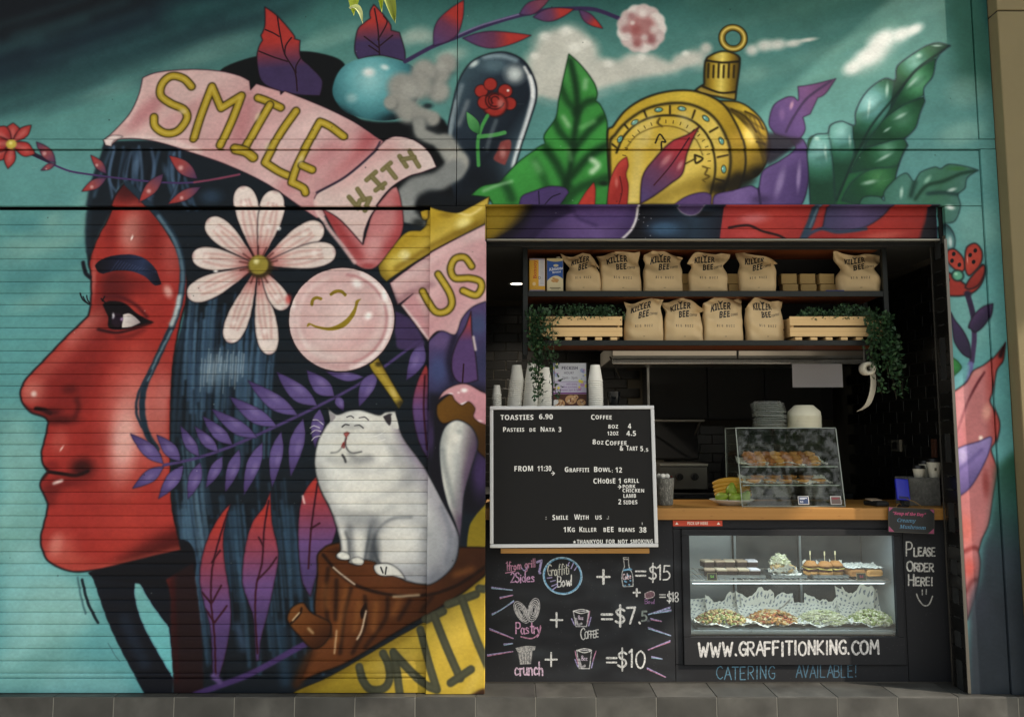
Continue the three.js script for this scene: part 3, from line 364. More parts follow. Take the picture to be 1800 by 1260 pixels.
// fern
B('284,818 340,806 400,786 470,755 560,712 640,668 737,597', 4.5, '78,62,116', 0.8);
for (const [bx, by, tx, ty, w, k] of [[284, 815, 225, 762, 24, 0], [314, 811, 272, 764, 24, 0], [347, 803, 314, 748, 20, -2], [381, 794, 339, 749, 20, -2], [406, 782, 353, 731, 23, -2], [450, 770, 368, 718, 25, -3], [485, 750, 400, 696, 27, -4], [522, 730, 433, 668, 28, -4], [556, 713, 484, 653, 30, -4], [586, 696, 537, 650, 30, -3], [638, 662, 570, 652, 16, -4],
  [284, 820, 229, 859, 22, 0], [319, 818, 275, 877, 24, 0], [349, 813, 327, 878, 23, 0], [388, 802, 359, 858, 20, 0], [418, 790, 393, 866, 22, 0], [459, 777, 426, 871, 24, 2], [492, 758, 476, 857, 23, 2], [531, 735, 509, 838, 26, 2], [560, 718, 552, 788, 24, 0], [590, 695, 602, 722, 16, 0], [662, 652, 630, 715, 26, 4], [742, 600, 713, 668, 28, -4]])
  F(leafPath(bx, by, tx, ty, w, k), { l: [bx, by, tx, ty], c: ['92,76,134', '98,82,142', '70,54,106'] }, { ol: '36,30,54', lw: 1.4, inside() { SP((bx + tx) / 2 + 2, (by + ty) / 2, w * 0.3, w * 0.7, '132,114,170', 0.45, Math.atan2(ty - by, tx - bx) + 1.57); } });
F('690,545! 720,560 745,600 735,610 700,612 694,590', '70,54,98', { blur: 1.5, a: 0.9 });
// lollipop
F('645,632 650,622 662,624 670,640 708,705! 700,718! 668,672 652,650', { l: [650, 650, 672, 636], c: ['150,124,30', '176,150,50', '110,88,20'] }, { ol: '40,34,14', lw: 2, inside() { SP(664, 640, 10, 7, '60,48,16', 0.8); SP(690, 690, 8, 16, '206,186,110', 0.5, -0.5); SP(704, 710, 14, 12, '50,44,26', 0.8); } });
{
  const q = wl(599, 560), E = (r, c) => { X.beginPath(); X.ellipse(q[0], q[1], r * PW, r * 0.99 * PW, 0, 0, 7); X.fillStyle = c; X.fill(); };
  X.save(); soft(1); E(96, rgb('40,34,40')); X.restore(); E(93.5, paint({ r: [590, 545, 98], c: ['212,182,180', [0.7, '206,168,168'], [0.84, '214,190,188'], '196,164,164'] }));
  X.save(); X.beginPath(); X.ellipse(q[0], q[1], 93 * PW, 92 * PW, 0, 0, 7); X.clip();
  for (const [r, a0, a1, w, c, al, b] of [[80, -1.5, 1.3, 5, '184,124,128', 0.8, 1.5], [87, -1.2, 1.4, 8, '232,220,218', 0.85, 2], [78, 2.4, 4.4, 6, '224,206,204', 0.6, 3], [84, 1.2, 3.0, 5, '196,148,150', 0.6, 2.5], [70, 3.6, 5.2, 8, '196,150,150', 0.4, 4]]) { X.save(); soft(b); X.globalAlpha = al; X.beginPath(); X.arc(q[0], q[1], r * PW, a0, a1); X.lineWidth = w * PW; X.strokeStyle = rgb(c); X.stroke(); X.restore(); }
  B('540,620 580,585 620,540', 20, '220,200,196', 10, 0.45); B('600,640 640,600 665,560', 16, '194,146,148', 8, 0.4); SP(626, 497, 16, 12, '240,234,232', 0.9, 0.6); SP(646, 554, 12, 10, '244,238,236', 0.9, -0.6); SP(674, 520, 8, 20, '244,238,236', 0.7); SP(514, 535, 7, 14, '236,226,224', 0.6);
  X.restore();
  B('546,534 548,526 555,522 562,524', 5.5, '136,114,28', 0.6); B('580,516 588,511 598,511 605,517', 5.5, '136,114,28', 0.6); F('537,574! 541,567 556,572 580,574 604,562 620,542 624,528 634,524! 628,532 622,552 606,572 582,580 556,576 544,570!', '140,118,26', { blur: 0.5 });
}
// red and purple leaves in the hair
const longLeaf = (s, y0, y1, veins) => F(s, { l: [0, y0, 0, y1], c: ['176,60,52', '178,54,48', '140,62,84', '104,72,128', '80,62,112'] }, { ol: '40,22,36', lw: 2, inside() { for (const v of veins) B(v, 2.4, '60,20,34', 0.8); } });
longLeaf('402,886! 385,905 365,940 352,980 348,1020 355,1060 367,1110 371,1195! 380,1198! 394,1150 403,1090 400,1040 392,990 390,940', 890, 1150, ['398,900 382,950 370,1000 368,1060 374,1120 376,1190', '369,990 384,968', '368,1062 352,1042', '370,1060 386,1030', '374,1096 396,1066', '373,1094 358,1072']);
longLeaf('473,863! 462,890 441,919 428,965 423,1021 432,1055 443,1090 447,1164! 453,1162! 456,1127 468,1080 478,1034 487,975 476,920', 870, 1120, ['470,880 462,930 458,990 448,1030 446,1080 450,1150', '450,1020 470,1000 484,980', '460,960 452,945']);
longLeaf('560,832! 543,850 528,878 522,929 524,985 530,1025 544,1050! 556,1010 580,960 590,920 572,880', 840, 1040, ['556,850 545,930 540,1000', '544,930 560,920']); B('530,872 533,885', 3, '226,200,196', 1, 0.8);
B('340,1222 380,1208 440,1185 515,1144 545,1128', 9, '74,54,108', 1.2); B('372,1190 384,1200', 8, '96,76,130', 2);
longLeaf('748,640! 735,665 725,700 725,730 735,775 752,808! 762,760 764,700 757,660', 645, 800, ['746,660 744,720 750,790']);
// purple petals, flame leaf and iced cake on the post
F('752,602! 775,582 800,588 812,560 830,540 860,528! 860,720! 752,720!', { l: [760, 580, 850, 700], c: ['84,66,112', '70,60,104', '50,52,86', '62,54,92'] }, { ol: '28,24,40', lw: 2, inside() { SP(775, 600, 30, 22, '104,82,132', 0.6); SP(770, 650, 26, 40, '62,74,120', 0.8); SP(840, 570, 26, 30, '60,80,116', 0.6); B('800,590 790,630 796,670', 8, '26,22,40', 4, 0.9); SP(825, 690, 60, 24, '24,22,32', 0.8); } });
twoLeaf('828,547! 830,590 836,625 840,668! 812,674 797,660 794,632 804,600 818,575', 560, 680, ['815,640 813,672'], '196,64,52', '84,60,110'); B('832,592 836,615', 3, '240,220,214', 1.2, 0.8);
F('752,690! 790,700 853,740 860,900! 752,900!', '26,24,34', { blur: 4, a: 0.9 }); SP(845, 830, 24, 60, '70,52,100', 0.8); SP(758, 770, 8, 40, '60,46,84', 0.8);
F('768,712! 800,690 860,700 860,810! 838,790 826,762 800,742 778,744 768,730', { l: [770, 700, 850, 780], c: ['110,74,22', '96,62,16', '66,42,14'] }, { ol: '26,18,12', lw: 2 });
F('771,702! 780,688 800,677 820,675 842,686 860,700 860,748! 842,742 832,732 835,718 824,706 812,712 800,704 794,694 784,694', { l: [780, 680, 850, 730], c: ['206,154,160', '200,140,150', '190,130,142'] }, { ol: '50,30,34', lw: 1.8, inside() { SP(816, 686, 9, 6, '248,240,240', 0.9); SP(792, 692, 6, 3, '248,240,240', 0.8); B('808,712 820,707', 2.4, '250,244,244', 0.8); SP(842, 740, 10, 4, '236,206,210', 0.7); SP(806, 690, 4, 3, '240,220,222', 0.7); } });
// stump, ribbon and cat
F('860,880! 836,906 824,930 824,975 860,975!', '130,112,24', { blur: 1 }); B('818,968 836,966 853,962', 4, '190,166,40', 1);
F('556,978 565,966 582,957 640,950 760,960 860,962! 860,1000! 830,1030 752,1080 700,1110 610,1165 560,1185 525,1200! 545,1150 552,1100 551,1062 556,1010', { l: [560, 1000, 760, 1150], c: ['90,48,20', '106,58,26', '80,42,18', '52,28,14'] }, { ol: '26,16,12', lw: 3, inside() {
  F('566,974 600,962 700,958 860,968! 860,990! 800,1030 720,1048 660,1046 600,1020', { l: [580, 970, 800, 1040], c: ['84,44,20', '100,54,26', '62,34,18'] }, { blur: 1.2, a: 0.9 }); B('566,976 590,1004 625,1030 680,1046 740,1048 800,1030 853,996', 4, '30,18,12', 1.4, 0.9);
  for (const s of ['575,1000 570,1060 580,1120', '615,1035 604,1080 596,1150', '640,1050 640,1100 618,1150', '680,1052 676,1090 640,1140', '720,1056 700,1090', '590,1020 588,1090', '760,1048 740,1075']) B(s, 5, '40,22,14', 2, 0.85);
  for (const s of ['607,1035 598,1090 590,1130', '630,1060 622,1110', '570,1030 572,1070', '660,1060 655,1110', '700,1058 690,1080', '800,1010 830,1000']) B(s, 7, '142,86,40', 3.5, 0.6); F(leafPath(634, 1090, 642, 1060, 11), '34,18,12', { blur: 0.8 }); B('642,1075 634,1110 626,1125', 2.4, '226,200,170', 1, 0.85); B('584,998 600,1012 622,1028', 2.4, '226,204,180', 1, 0.8); B('690,1050 710,1049 736,1047', 3, '206,184,150', 1.4, 0.7); B('590,1110 586,1150', 2.4, '220,190,150', 1, 0.6); SP(600, 970, 30, 10, '60,30,14', 0.8);
} });
F('503,1085 512,1068 531,1061 545,1078 578,1096 574,1126 548,1142 520,1115 506,1098', { l: [510, 1070, 560, 1130], c: ['118,70,32', '104,58,24', '64,34,16'] }, { ol: '26,16,12', lw: 2.4, inside() { B('508,1098 524,1082 528,1070', 3, '40,22,12', 1); B('512,1092 524,1078', 2, '214,190,150', 0.8, 0.8); B('540,1106 548,1114', 3, '206,176,130', 1.5, 0.7); } });
B('545,1150 530,1180 520,1205', 12, '74,40,18', 4, 0.8);
F('510,1226! 521,1215 575,1192 618,1168 690,1126 752,1090 812,1044 860,1006! 860,1240! 510,1240!', { l: [600, 1180, 860, 1100], c: ['150,126,30', '164,138,38', '176,150,48', '168,142,42'] }, { ol: '50,40,16', lw: 2, inside() { SP(690, 1175, 60, 40, '190,166,80', 0.4, -0.5); SP(800, 1110, 40, 60, '186,160,64', 0.4); B('520,1222 620,1172 752,1094 850,1012', 8, '110,88,20', 4, 0.6); B('853,1150 820,1225', 10, '196,172,90', 6, 0.4); } });
const grey = (s, w = 13) => { B(s, w, '62,64,50', 1); B(s, w * 0.4, '82,84,66', 1.5, 0.5); };
grey('630,1174 636,1196 650,1213 672,1212 683,1198 682,1172 672,1150'); grey('702,1222 696,1180 690,1148! 735,1195 768,1212! 752,1160 738,1108'); grey('747,1090! 779,1074!'); grey('763,1082! 786,1140 809,1192'); grey('792,1200! 828,1176!'); grey('787,1062! 837,1044!'); grey('812,1052! 836,1120 858,1172'); grey('842,1034! 858,1036!');
F('820,1226! 836,1216 853,1210 853,1226!', '60,40,30', { blur: 2 });
// the white cat
F('772,790 776,764 786,746 804,738 826,748 838,768 839,788 826,832 816,870 812,920 808,958! 800,920 786,884 776,840', { l: [772, 790, 836, 800], c: ['150,156,156', '206,206,198', '190,192,188', '120,112,120', '70,56,80'] }, { ol: '34,36,44', lw: 2.6, inside() { B('778,790 784,830 800,890', 6, '120,128,130', 3, 0.7); SP(800, 770, 14, 14, '222,220,212', 0.8); SP(808, 758, 8, 6, '150,158,156', 0.5); B('834,790 818,850 812,920', 9, '90,70,100', 5, 0.7); B('804,800 806,850 810,900', 8, '150,156,158', 4, 0.5); } });
F('574,716! 590,728 610,722 632,720 664,729 676,724 694,722! 702,756 712,776 730,800 752,832 779,883 802,929 807,956 796,996 756,1027 712,1022! 690,1010 680,1012 664,1008 656,998 660,990 640,985 628,994 612,990 612,984 596,984 589,978 597,966 590,929 579,896 561,860 551,818 556,778 570,750 578,738', { l: [560, 860, 800, 920], c: ['206,208,204', '214,214,208', '210,210,204', '190,192,192', '140,144,152'] }, { ol: '34,36,42', lw: 2.8, inside() {
  B('662,985 655,960 664,930 690,912 722,910', 3.4, '84,88,94', 1.6, 0.85); B('690,1008 674,1000 662,985', 3, '70,74,80', 1.4, 0.85); B('598,966 592,930 584,905', 4, '110,112,116', 2, 0.7); B('640,985 646,950 650,925', 3.4, '76,80,86', 1.6, 0.85); B('612,980 612,955 606,935', 3.4, '90,94,98', 1.6, 0.8); B('600,900 630,914 660,908 690,890', 7, '164,166,166', 5, 0.7); B('640,880 680,868 716,840', 8, '178,180,180', 5, 0.6); B('620,830 668,826 706,800', 7, '176,178,178', 5, 0.6); B('560,830 580,850 600,858', 6, '184,186,184', 4, 0.6); B('712,784 752,842 788,900 804,950', 26, '158,152,168', 9, 0.65); B('557,800 561,852 586,908', 14, '168,170,170', 6, 0.6); B('690,1012 740,1014 780,990 800,950', 22, '134,138,148', 8, 0.7); B('578,806 610,813 652,808', 9, '150,152,154', 4, 0.75); SP(634, 920, 60, 26, '158,161,165', 0.6); B('664,760 690,790 704,820', 9, '170,172,174', 5, 0.6); SP(640, 850, 60, 44, '222,222,214', 0.4); SP(600, 790, 40, 40, '210,210,202', 0.6); B('702,760 722,800 726,830 716,850', 14, '130,132,140', 8, 0.55); B('700,750 730,796 752,826', 10, '116,96,128', 6, 0.6); B('640,905 620,915 600,905', 14, '136,140,142', 8, 0.6); B('612,925 616,965 618,985', 7, '90,94,100', 4, 0.75); B('656,920 652,960 650,1000', 14, '84,90,98', 6, 0.8); SP(656, 975, 16, 40, '60,66,74', 0.6);
  B('660,930 690,912 730,914 756,940', 10, '160,164,166', 6, 0.6); SP(708, 950, 40, 44, '214,214,208', 0.75); B('760,940 752,990 720,1018', 16, '150,154,158', 8, 0.6); B('806,940 796,990 756,1022', 14, '92,98,110', 6, 0.7); B('760,860 784,910 790,960 776,1000', 10, '150,152,158', 6, 0.6); B('776,890 792,940 784,990', 5, '96,104,118', 3, 0.5); B('600,800 604,806 606,812', 3, '60,60,64', 1); B('690,790 712,830', 8, '156,158,158', 5, 0.5); B('556,820 566,862 586,900', 8, '150,152,152', 4, 0.5);
} });
F('656,996 664,992 680,991 700,1002 712,1020! 690,1014 672,1014 660,1008', '206,206,200', { ol: '44,46,52', lw: 1.8, inside() { B('668,998 672,1008', 2.4, '40,42,46'); B('678,998 676,1010', 2.4, '40,42,46'); } }); F('590,976 600,970 612,976 612,984 598,984', '214,214,206', { ol: '44,46,52', lw: 1.4 }); F('616,984 628,980 638,986 634,994 620,992', '214,214,206', { ol: '44,46,52', lw: 1.4 });
F('672,732! 682,727 688,727! 686,744 683,748! 677,741', '60,56,62', { blur: 0.8 }); F('686,730! 693,726! 700,752 690,752!', '206,206,200', { blur: 0.8 }); F('576,722! 588,731 584,738 580,742!', '150,146,150', { blur: 0.8 });
B('600,750 605,746 612,747', 2.6, '60,60,64', 0.6); B('622,748 630,747 637,752', 2.6, '60,60,64', 0.6); B('608,733 615,731 620,734', 2, '80,80,84', 0.7); B('630,734 640,733 646,738', 2, '80,80,84', 0.7); SP(620, 750, 26, 8, '150,152,150', 0.5); F('602,762! 608,759 613,761! 607,770!', '176,90,86', { ol: '60,40,42', lw: 1.2 }); B('607,770 605,776 602,782', 3, '150,60,58', 0.7); F('601,778! 607,776 604,788! 598,786', '150,56,54', { blur: 0.6 }); B('606,770 606,784 616,796 634,794', 2, '90,92,94', 0.8); B('602,784 592,794 580,796', 2, '110,112,112', 0.8, 0.8); B('612,798 628,808 648,804', 6, '140,142,144', 3, 0.7); SP(636, 776, 26, 18, '216,216,208', 0.6);
for (const s of ['560,752 550,748 543,752', '562,758 552,756 544,762', '561,766 552,768 546,774', '566,746 556,738 548,738', '640,768 660,766 676,758', '642,774 660,776 676,772']) B(s, 1.4, '226,226,222', 0.4, 0.85);
// the narrow column right of the hatch: spotted flower, stem, red fruit
SP(1665, 465, 20, 14, '90,110,130', 0.6);
const col = 1652;
F(`1662,505! 1664,480 1680,484 1700,500 1712,490 1728,465 1733,478 1726,500 1712,514 1690,520 1662,519!`, '150,48,40', { ol: '22,22,28', lw: 3 });
for (const [s] of [['1665,455 1668,440 1680,438 1694,452 1698,470 1690,478 1676,470'], ['1698,470 1699,440 1706,430 1718,428 1728,442 1726,462 1714,478 1704,484'], ['1698,505! 1706,490 1724,470 1732,466 1732,480 1722,500 1706,508']]) F(s, { l: [1690, 430, 1720, 500], c: ['164,54,44', '176,62,48', '130,40,36'] }, { ol: '22,22,28', lw: 2.6 });
for (const [x, y] of [[1675, 458], [1678, 446], [1688, 465], [1707, 448], [1716, 440], [1713, 460], [1668, 492]]) SP(x, y, 4, 5, '20,18,22', 0.95, 0.4, 0.5);
SP(1685, 484, 14, 13, '24,44,44', 0.95, 0, 0.6); SP(1685, 484, 11, 10, '84,156,126', 1, 0, 0.5); SP(1682, 481, 5, 5, '150,206,176', 0.7); SP(1702, 455, 2, 12, '226,170,160', 0.5); SP(1664, 474, 6, 8, '120,150,190', 0.7);
B('1702,516 1709,540 1713,558', 9, '50,38,66', 1); B('1714,580 1714,600 1710,635', 8, '66,50,84', 1); B('1708,640 1700,690 1690,735 1680,775', 9, '96,92,150', 1.4); B('1706,660 1692,720 1682,770', 3, '160,150,206', 1.2, 0.7); SP(1703, 516, 10, 8, '40,32,52', 0.9);
F('1704,574 1712,556 1728,540 1745,534! 1742,555 1730,574 1716,584 1708,578', { l: [1710, 550, 1735, 575], c: ['84,60,100', '58,46,76', '40,36,58'] }, { ol: '26,22,34', lw: 2 }); F('1673,548! 1680,562 1694,580 1706,605 1708,630! 1694,622 1680,602 1676,580', { l: [1675, 560, 1706, 610], c: ['66,52,88', '48,42,66'] }, { ol: '26,22,34', lw: 2 });
F('1669,626! 1682,632 1692,646 1680,660 1671,668!', { r: [1674, 640, 30], c: ['60,150,70', '40,110,56', '24,70,40'] }, { ol: '20,50,30', lw: 1.6 }); F('1671,670! 1690,652 1706,640 1700,668 1676,690!', '100,160,168', { blur: 2, a: 0.8 });
F('1767,602! 1765,622 1762,636 1752,650 1748,672 1746,690 1742,705 1750,722 1757,745 1752,775 1744,790 1752,815 1755,830 1748,870 1740,920 1728,948 1722,970! 1725,990 1722,1020 1716,1050 1704,1085! 1702,1090! 1690,900! 1675,690! 1700,672 1712,652 1730,642 1745,630 1760,612', { l: [1690, 0, 1750, 0], c: ['184,110,112', '172,70,66', '150,46,40', '110,36,32'] }, { ol: '40,26,30', lw: 2.4, inside() {
  SP(1736, 724, 12, 22, '214,150,136', 0.8, 0.2); SP(1726, 770, 6, 7, '248,224,210', 0.95); B('1764,606 1758,626', 6, '40,22,28', 2); B('1732,654 1716,680 1700,712 1684,760', 3, '90,30,40', 1.2); F('1678,690! 1700,672 1706,690 1690,760 1684,800!', '206,140,146', { blur: 4, a: 0.7 }); SP(1720, 655, 18, 10, '196,130,124', 0.6, -0.5); SP(1700, 930, 20, 40, '196,96,84', 0.6); SP(1706, 1000, 16, 30, '190,70,60', 0.6); B('1695,970 1714,962 1724,968', 4, '110,30,30', 2.5, 0.8); B('1700,1040 1712,1020 1722,1020', 4, '110,30,30', 2.5, 0.8); SP(1690, 770, 14, 30, '206,120,130', 0.6); SP(1735, 850, 10, 40, '120,34,32', 0.5);
} });
F('1681,790! 1700,782 1722,776 1744,768 1740,795 1724,830 1706,858 1688,872!', { l: [1690, 780, 1730, 850], c: ['150,134,190', '126,108,170', '90,76,130'] }, { ol: '50,40,76', lw: 2, inside() { SP(1694, 800, 12, 24, '190,176,214', 0.6); B('1682,830 1704,812 1728,790', 4, '100,86,146', 2, 0.8); } });
F('1752,820! 1790,790 1820,800! 1820,1240! 1700,1240! 1704,1090 1722,1030 1728,960 1742,920', { l: [1760, 800, 1740, 1060], c: ['36,84,66', '44,84,80', '48,60,70', '44,50,60'] }, { blur: 6, a: 0.97 }); SP(1722, 1060, 30, 60, '52,58,70', 0.7);
// band over the hatch
const BAND = (fn) => { X.save(); trace('853,359! 1654,359! 1657,424! 853,424!'); X.clip(); fn(); X.restore(); };
BAND(() => {
  X.fillStyle = rgb('44,34,66'); X.fillRect(0, 0, 2048, MH);
  F('850,350! 940,350! 918,385 880,412 850,422!', { l: [860, 360, 920, 400], c: ['150,124,28', '130,106,22', '80,64,18'] }, { ol: '26,20,20', lw: 3 }); B('934,358 910,395 870,424', 12, '24,20,30', 6, 0.9);
  F('930,430! 960,395 1000,372 1060,356! 1122,356! 1118,385 1105,408 1085,430!', { l: [960, 380, 1110, 390], c: ['60,46,86', '92,70,124', '100,78,134', '70,52,100'] }, { blur: 2 }); F('1000,350! 1110,350! 1104,372 1080,390 1050,394 1020,382!', '84,62,116', { blur: 3, a: 0.8 }); B('1005,360 1020,380 1050,392', 4, '60,44,88', 2, 0.7);
  F('1124,350! 1280,350! 1268,430! 1090,430! 1116,395', { l: [1120, 380, 1280, 390], c: ['22,22,30', '30,38,52', '40,58,76', '28,30,42'] }, { blur: 1.2 }); SP(1172, 398, 46, 22, '60,92,124', 0.85); SP(1240, 372, 30, 10, '24,24,30', 0.8); F('1190,350! 1245,350! 1232,370 1214,374 1198,366', '84,66,112', { ol: '190,180,196', lw: 1.4 });
  B('1124,356 1121,380 1112,400 1094,418', 4, '206,200,206', 1, 0.95); for (let i = 0; i < 8; i++) SP(rnd(1124, 1150), rnd(362, 420), 1.5, 1.5, '180,180,190', 0.8);
  F('1278,350! 1640,350! 1636,390 1626,430! 1268,430! 1272,395', { l: [1270, 360, 1640, 420], c: ['166,52,52', '172,54,48', '150,42,42', '164,46,40', '140,40,36'] }, { blur: 0.8 }); SP(1330, 380, 40, 14, '206,120,124', 0.6, -0.1); SP(1320, 408, 36, 12, '190,70,70', 0.6); B('1286,396 1320,392 1345,402 1375,410 1392,420', 3.4, '40,22,26', 0.8);
  SP(1560, 410, 60, 10, '196,96,84', 0.5, -0.1); F('1462,350! 1580,350! 1556,378 1520,398 1480,402 1452,398!', { l: [1460, 370, 1570, 380], c: ['66,62,96', '84,70,112', '70,58,92'] }, { ol: '34,34,50', lw: 2.4 }); B('1442,354 1432,385 1416,422', 12, '44,66,86', 1.4); B('1452,358 1442,395', 4, '150,50,46', 1); B('1420,412 1450,398 1480,404 1530,398', 5, '52,66,90', 1.2); B('1444,360 1430,395', 3, '96,124,140', 1.2, 0.7);
  F('1642,350! 1670,350! 1670,430! 1622,430! 1630,400 1638,375', '30,28,36', { blur: 2.5 });
});
// grain of the spray paint, dust specks and rubbed spots
{
  const im = X.getImageData(0, 0, 2048, MH), d = im.data;
  for (let y = 0, i = 0; y < MH; y++) for (let x = 0; x < 2048; x++, i += 4) {
    const k = 1 + (N1[(y % 256) * 256 + x % 256] - 0.5) * 0.14 + (N3[((y * 3) % 256) * 256 + (x * 2) % 256] - 0.5) * 0.1, s = (N2[((y >> 2) % 256) * 256 + (x >> 2) % 256] - 0.5) * 10;
    const r0 = d[i] * k + s, g0 = d[i + 1] * k + s, b0 = d[i + 2] * k + s, L = 0.3 * r0 + 0.59 * g0 + 0.11 * b0, q = (c) => (L + (c - L) * 0.86 - 108) * 1.12 + 110;   // stronger pigment
    d[i] = q(r0); d[i + 1] = q(g0); d[i + 2] = q(b0);
  }
  X.putImageData(im, 0, 0);
  for (let i = 0; i < 260; i++) { X.fillStyle = rnd() < 0.6 ? 'rgba(20,24,24,0.5)' : 'rgba(200,205,200,0.35)'; X.beginPath(); X.arc(rnd(2048), rnd(MH), rnd(0.4, 1.3), 0, 7); X.fill(); }
  for (let i = 0; i < 40; i++) { const x = rnd(2048), y = rnd(MH); X.strokeStyle = 'rgba(210,214,208,0.16)'; X.lineWidth = rnd(0.5, 1.2); X.beginPath(); X.moveTo(x, y); X.lineTo(x + rnd(-14, 14), y + rnd(-5, 5)); X.stroke(); }
}
const muralTex = tex(mc); muralTex.wrapS = muralTex.wrapT = THREE.ClampToEdgeWrapping;
const fineBump = noiseTex(256, N3, (v) => { const c = v * 255; return [c, c, c]; }, false);
const muralMat = new THREE.MeshPhysicalMaterial({ map: muralTex, roughness: 0.62, specularIntensity: 0.35 });
// mural uv: where a point of the wall lies, in metres
function muralUV(g, ox = 0, oy = 0) {
  const p = g.attributes.position, uv = new Float32Array(p.count * 2);
  for (let i = 0; i < p.count; i++) { uv[i * 2] = (p.getX(i) + ox - MX0) / (MX1 - MX0); uv[i * 2 + 1] = 1 - (MY1 - (p.getY(i) + oy)) * MK / MH; }
  g.setAttribute('uv', new THREE.BufferAttribute(uv, 2)); return g;
}
// ---------- facade ----------
const XL = -4.3, xPost0 = at(752, 800).x, xOpen0 = at(853, 800).x, xOpen1 = at(1682, 820).x, xWall1 = at(1772, 630).x;
const yShut = at(900, 361).y, yBand = at(900, 422, -0.05).y, yPl = at(900, 1221).y, yJ1 = at(900, 245).y, yJ2 = at(900, 263).y, xSeam = at(803, 200).x, xFr = at(1744, 630).x;
// a facade sheet with edges that are slightly rounded
const sheet = (x0, x1, y0, y1, z, t = 0.03) => muralUV(rbox(x1 - x0, y1 - y0, t, 0.003, (x0 + x1) / 2, (y0 + y1) / 2, z - t / 2));
const G = 0.0035;
const facade = thing('painted_facade', 'mural wall of painted sheets with face, leaves and gold watch above the hatch', 'wall');
part('panel', sheet(XL, xSeam - G / 2, yJ1 + G / 2, 4.86, 0), muralMat, facade);
part('panel', sheet(xSeam + G / 2, xFr - G / 2, yJ1 + G / 2, 4.86, 0), muralMat, facade);
part('rail', sheet(XL, xSeam - G / 2, yJ2 + G, yJ1 - G / 2, 0.006), muralMat, facade);
part('rail', sheet(xSeam + G / 2, xWall1, yJ2 + G, yJ1 - G / 2, 0.006), muralMat, facade);
part('panel', sheet(XL, xSeam - G / 2, yShut, yJ2 - G, -0.004), muralMat, facade);
part('panel', sheet(xSeam + G / 2, xFr - G / 2, yShut, yJ2 - G, -0.004), muralMat, facade);
part('panel', sheet(xOpen1 + 0.014, xFr - G / 2, yPl, yShut - G, -0.004), muralMat, facade);
part('edge_trim', sheet(xFr + G / 2, xWall1, yPl, yJ2, 0.008), muralMat, facade);
part('edge_trim', sheet(xFr + G / 2, xWall1, yJ1 + G / 2, 4.86, 0.008), muralMat, facade);
part('post', muralUV(rbox(xOpen0 - xPost0, yShut - yPl - G, 0.07, 0.004, (xOpen0 + xPost0) / 2, (yShut + yPl) / 2, -0.033)), muralMat, facade);
part('backing', box(xWall1 - XL, 4.86 - yShut, 0.06, (xWall1 + XL) / 2, (4.86 + yShut) / 2 + 0.01, -0.075), std(0x101212, 0.9), facade);
part('backing', box(xPost0 - XL + 0.1, yShut - yPl + 0.3, 0.06, (xPost0 + XL) / 2 + 0.05, (yShut + yPl) / 2 + 0.13, -0.15), std(0x101212, 0.9), facade);
part('backing', box(xWall1 - xOpen1, yShut - yPl, 0.06, (xWall1 + xOpen1) / 2, (yShut + yPl) / 2, -0.075), std(0x101212, 0.9), facade);
part('backing', box(xOpen1 - xOpen0 + 0.3, yShut - yBand + 0.3, 0.04, (xOpen1 + xOpen0) / 2, (yShut + yBand) / 2 + 0.13, -0.125), std(0x101212, 0.9), facade);
part('top_coping', rbox(xWall1 - XL, 0.06, 0.24, 0.006, (xWall1 + XL) / 2, 4.9, -0.08), std(0x4a4a46, 0.6), facade);
// roller shutter: one curved slat after another
function slatGeo(x0, x1, y0, y1, z) {
  const h = y1 - y0, s = new THREE.Shape();
  s.moveTo(-0.008, 0.001); s.lineTo(-0.0022, 0.001); s.quadraticCurveTo(0, 0.0014, 0.0006, 0.006); s.quadraticCurveTo(0.0062, h / 2, 0.0006, h - 0.006); s.quadraticCurveTo(0, h - 0.0016, -0.0022, h - 0.001); s.lineTo(-0.008, h - 0.001);
  const g = new THREE.ExtrudeGeometry(s, { depth: x1 - x0, bevelEnabled: false, curveSegments: 4 }).rotateY(Math.PI / 2).scale(1, 1, -1);
  const ix = g.index; g.translate(x0, y0, z);
  const q = g.toNonIndexed ? (g.index ? g.toNonIndexed() : g) : g, p = q.attributes.position;   // the mirror turned the faces: turn them back
  for (let i = 0; i < p.count; i += 3) { const a = [p.getX(i + 1), p.getY(i + 1), p.getZ(i + 1)]; p.setXYZ(i + 1, p.getX(i + 2), p.getY(i + 2), p.getZ(i + 2)); p.setXYZ(i + 2, ...a); }
  q.computeVertexNormals(); return muralUV(toCreasedNormals(q, 0.6));
}
const shutter = thing('roller_shutter', 'closed slatted roller shutter painted with red face, daisy and white cat', 'shutter');
const slatEnds = [361, 373.5]; for (let y = 0, k = 0; k < 44; k++) { const last = slatEnds[slatEnds.length - 1], st = 20.0 + (last - 380) / 800 * 1.7; if (last + st > 1196) break; slatEnds.push(last + st); }
slatEnds[1] = 367;
slatEnds.slice(1).forEach((y, i) => { if (i + 2 >= slatEnds.length + 1) return; const y0 = i + 2 < slatEnds.length ? at(900, slatEnds[i + 2]).y : yPl + 0.078; if (y0 < at(900, y).y - 0.01) part('slat', slatGeo(XL, xPost0 - 0.002, y0, at(900, y).y, -0.022), muralMat, shutter); });
part('bottom_rail', muralUV(rbox(xPost0 - XL - 0.002, 0.074, 0.03, 0.004, (xPost0 + XL) / 2, yPl + 0.04, -0.03)), muralMat, shutter);
part('curtain_backing', box(xPost0 - XL - 0.01, yShut - yPl - 0.02, 0.01, (xPost0 + XL) / 2, (yShut + yPl) / 2, -0.06), std(0x141616, 0.9), shutter);
const rolled = thing('raised_shutter', 'raised end of slatted shutter above the hatch, painted purple, navy and red', 'shutter');
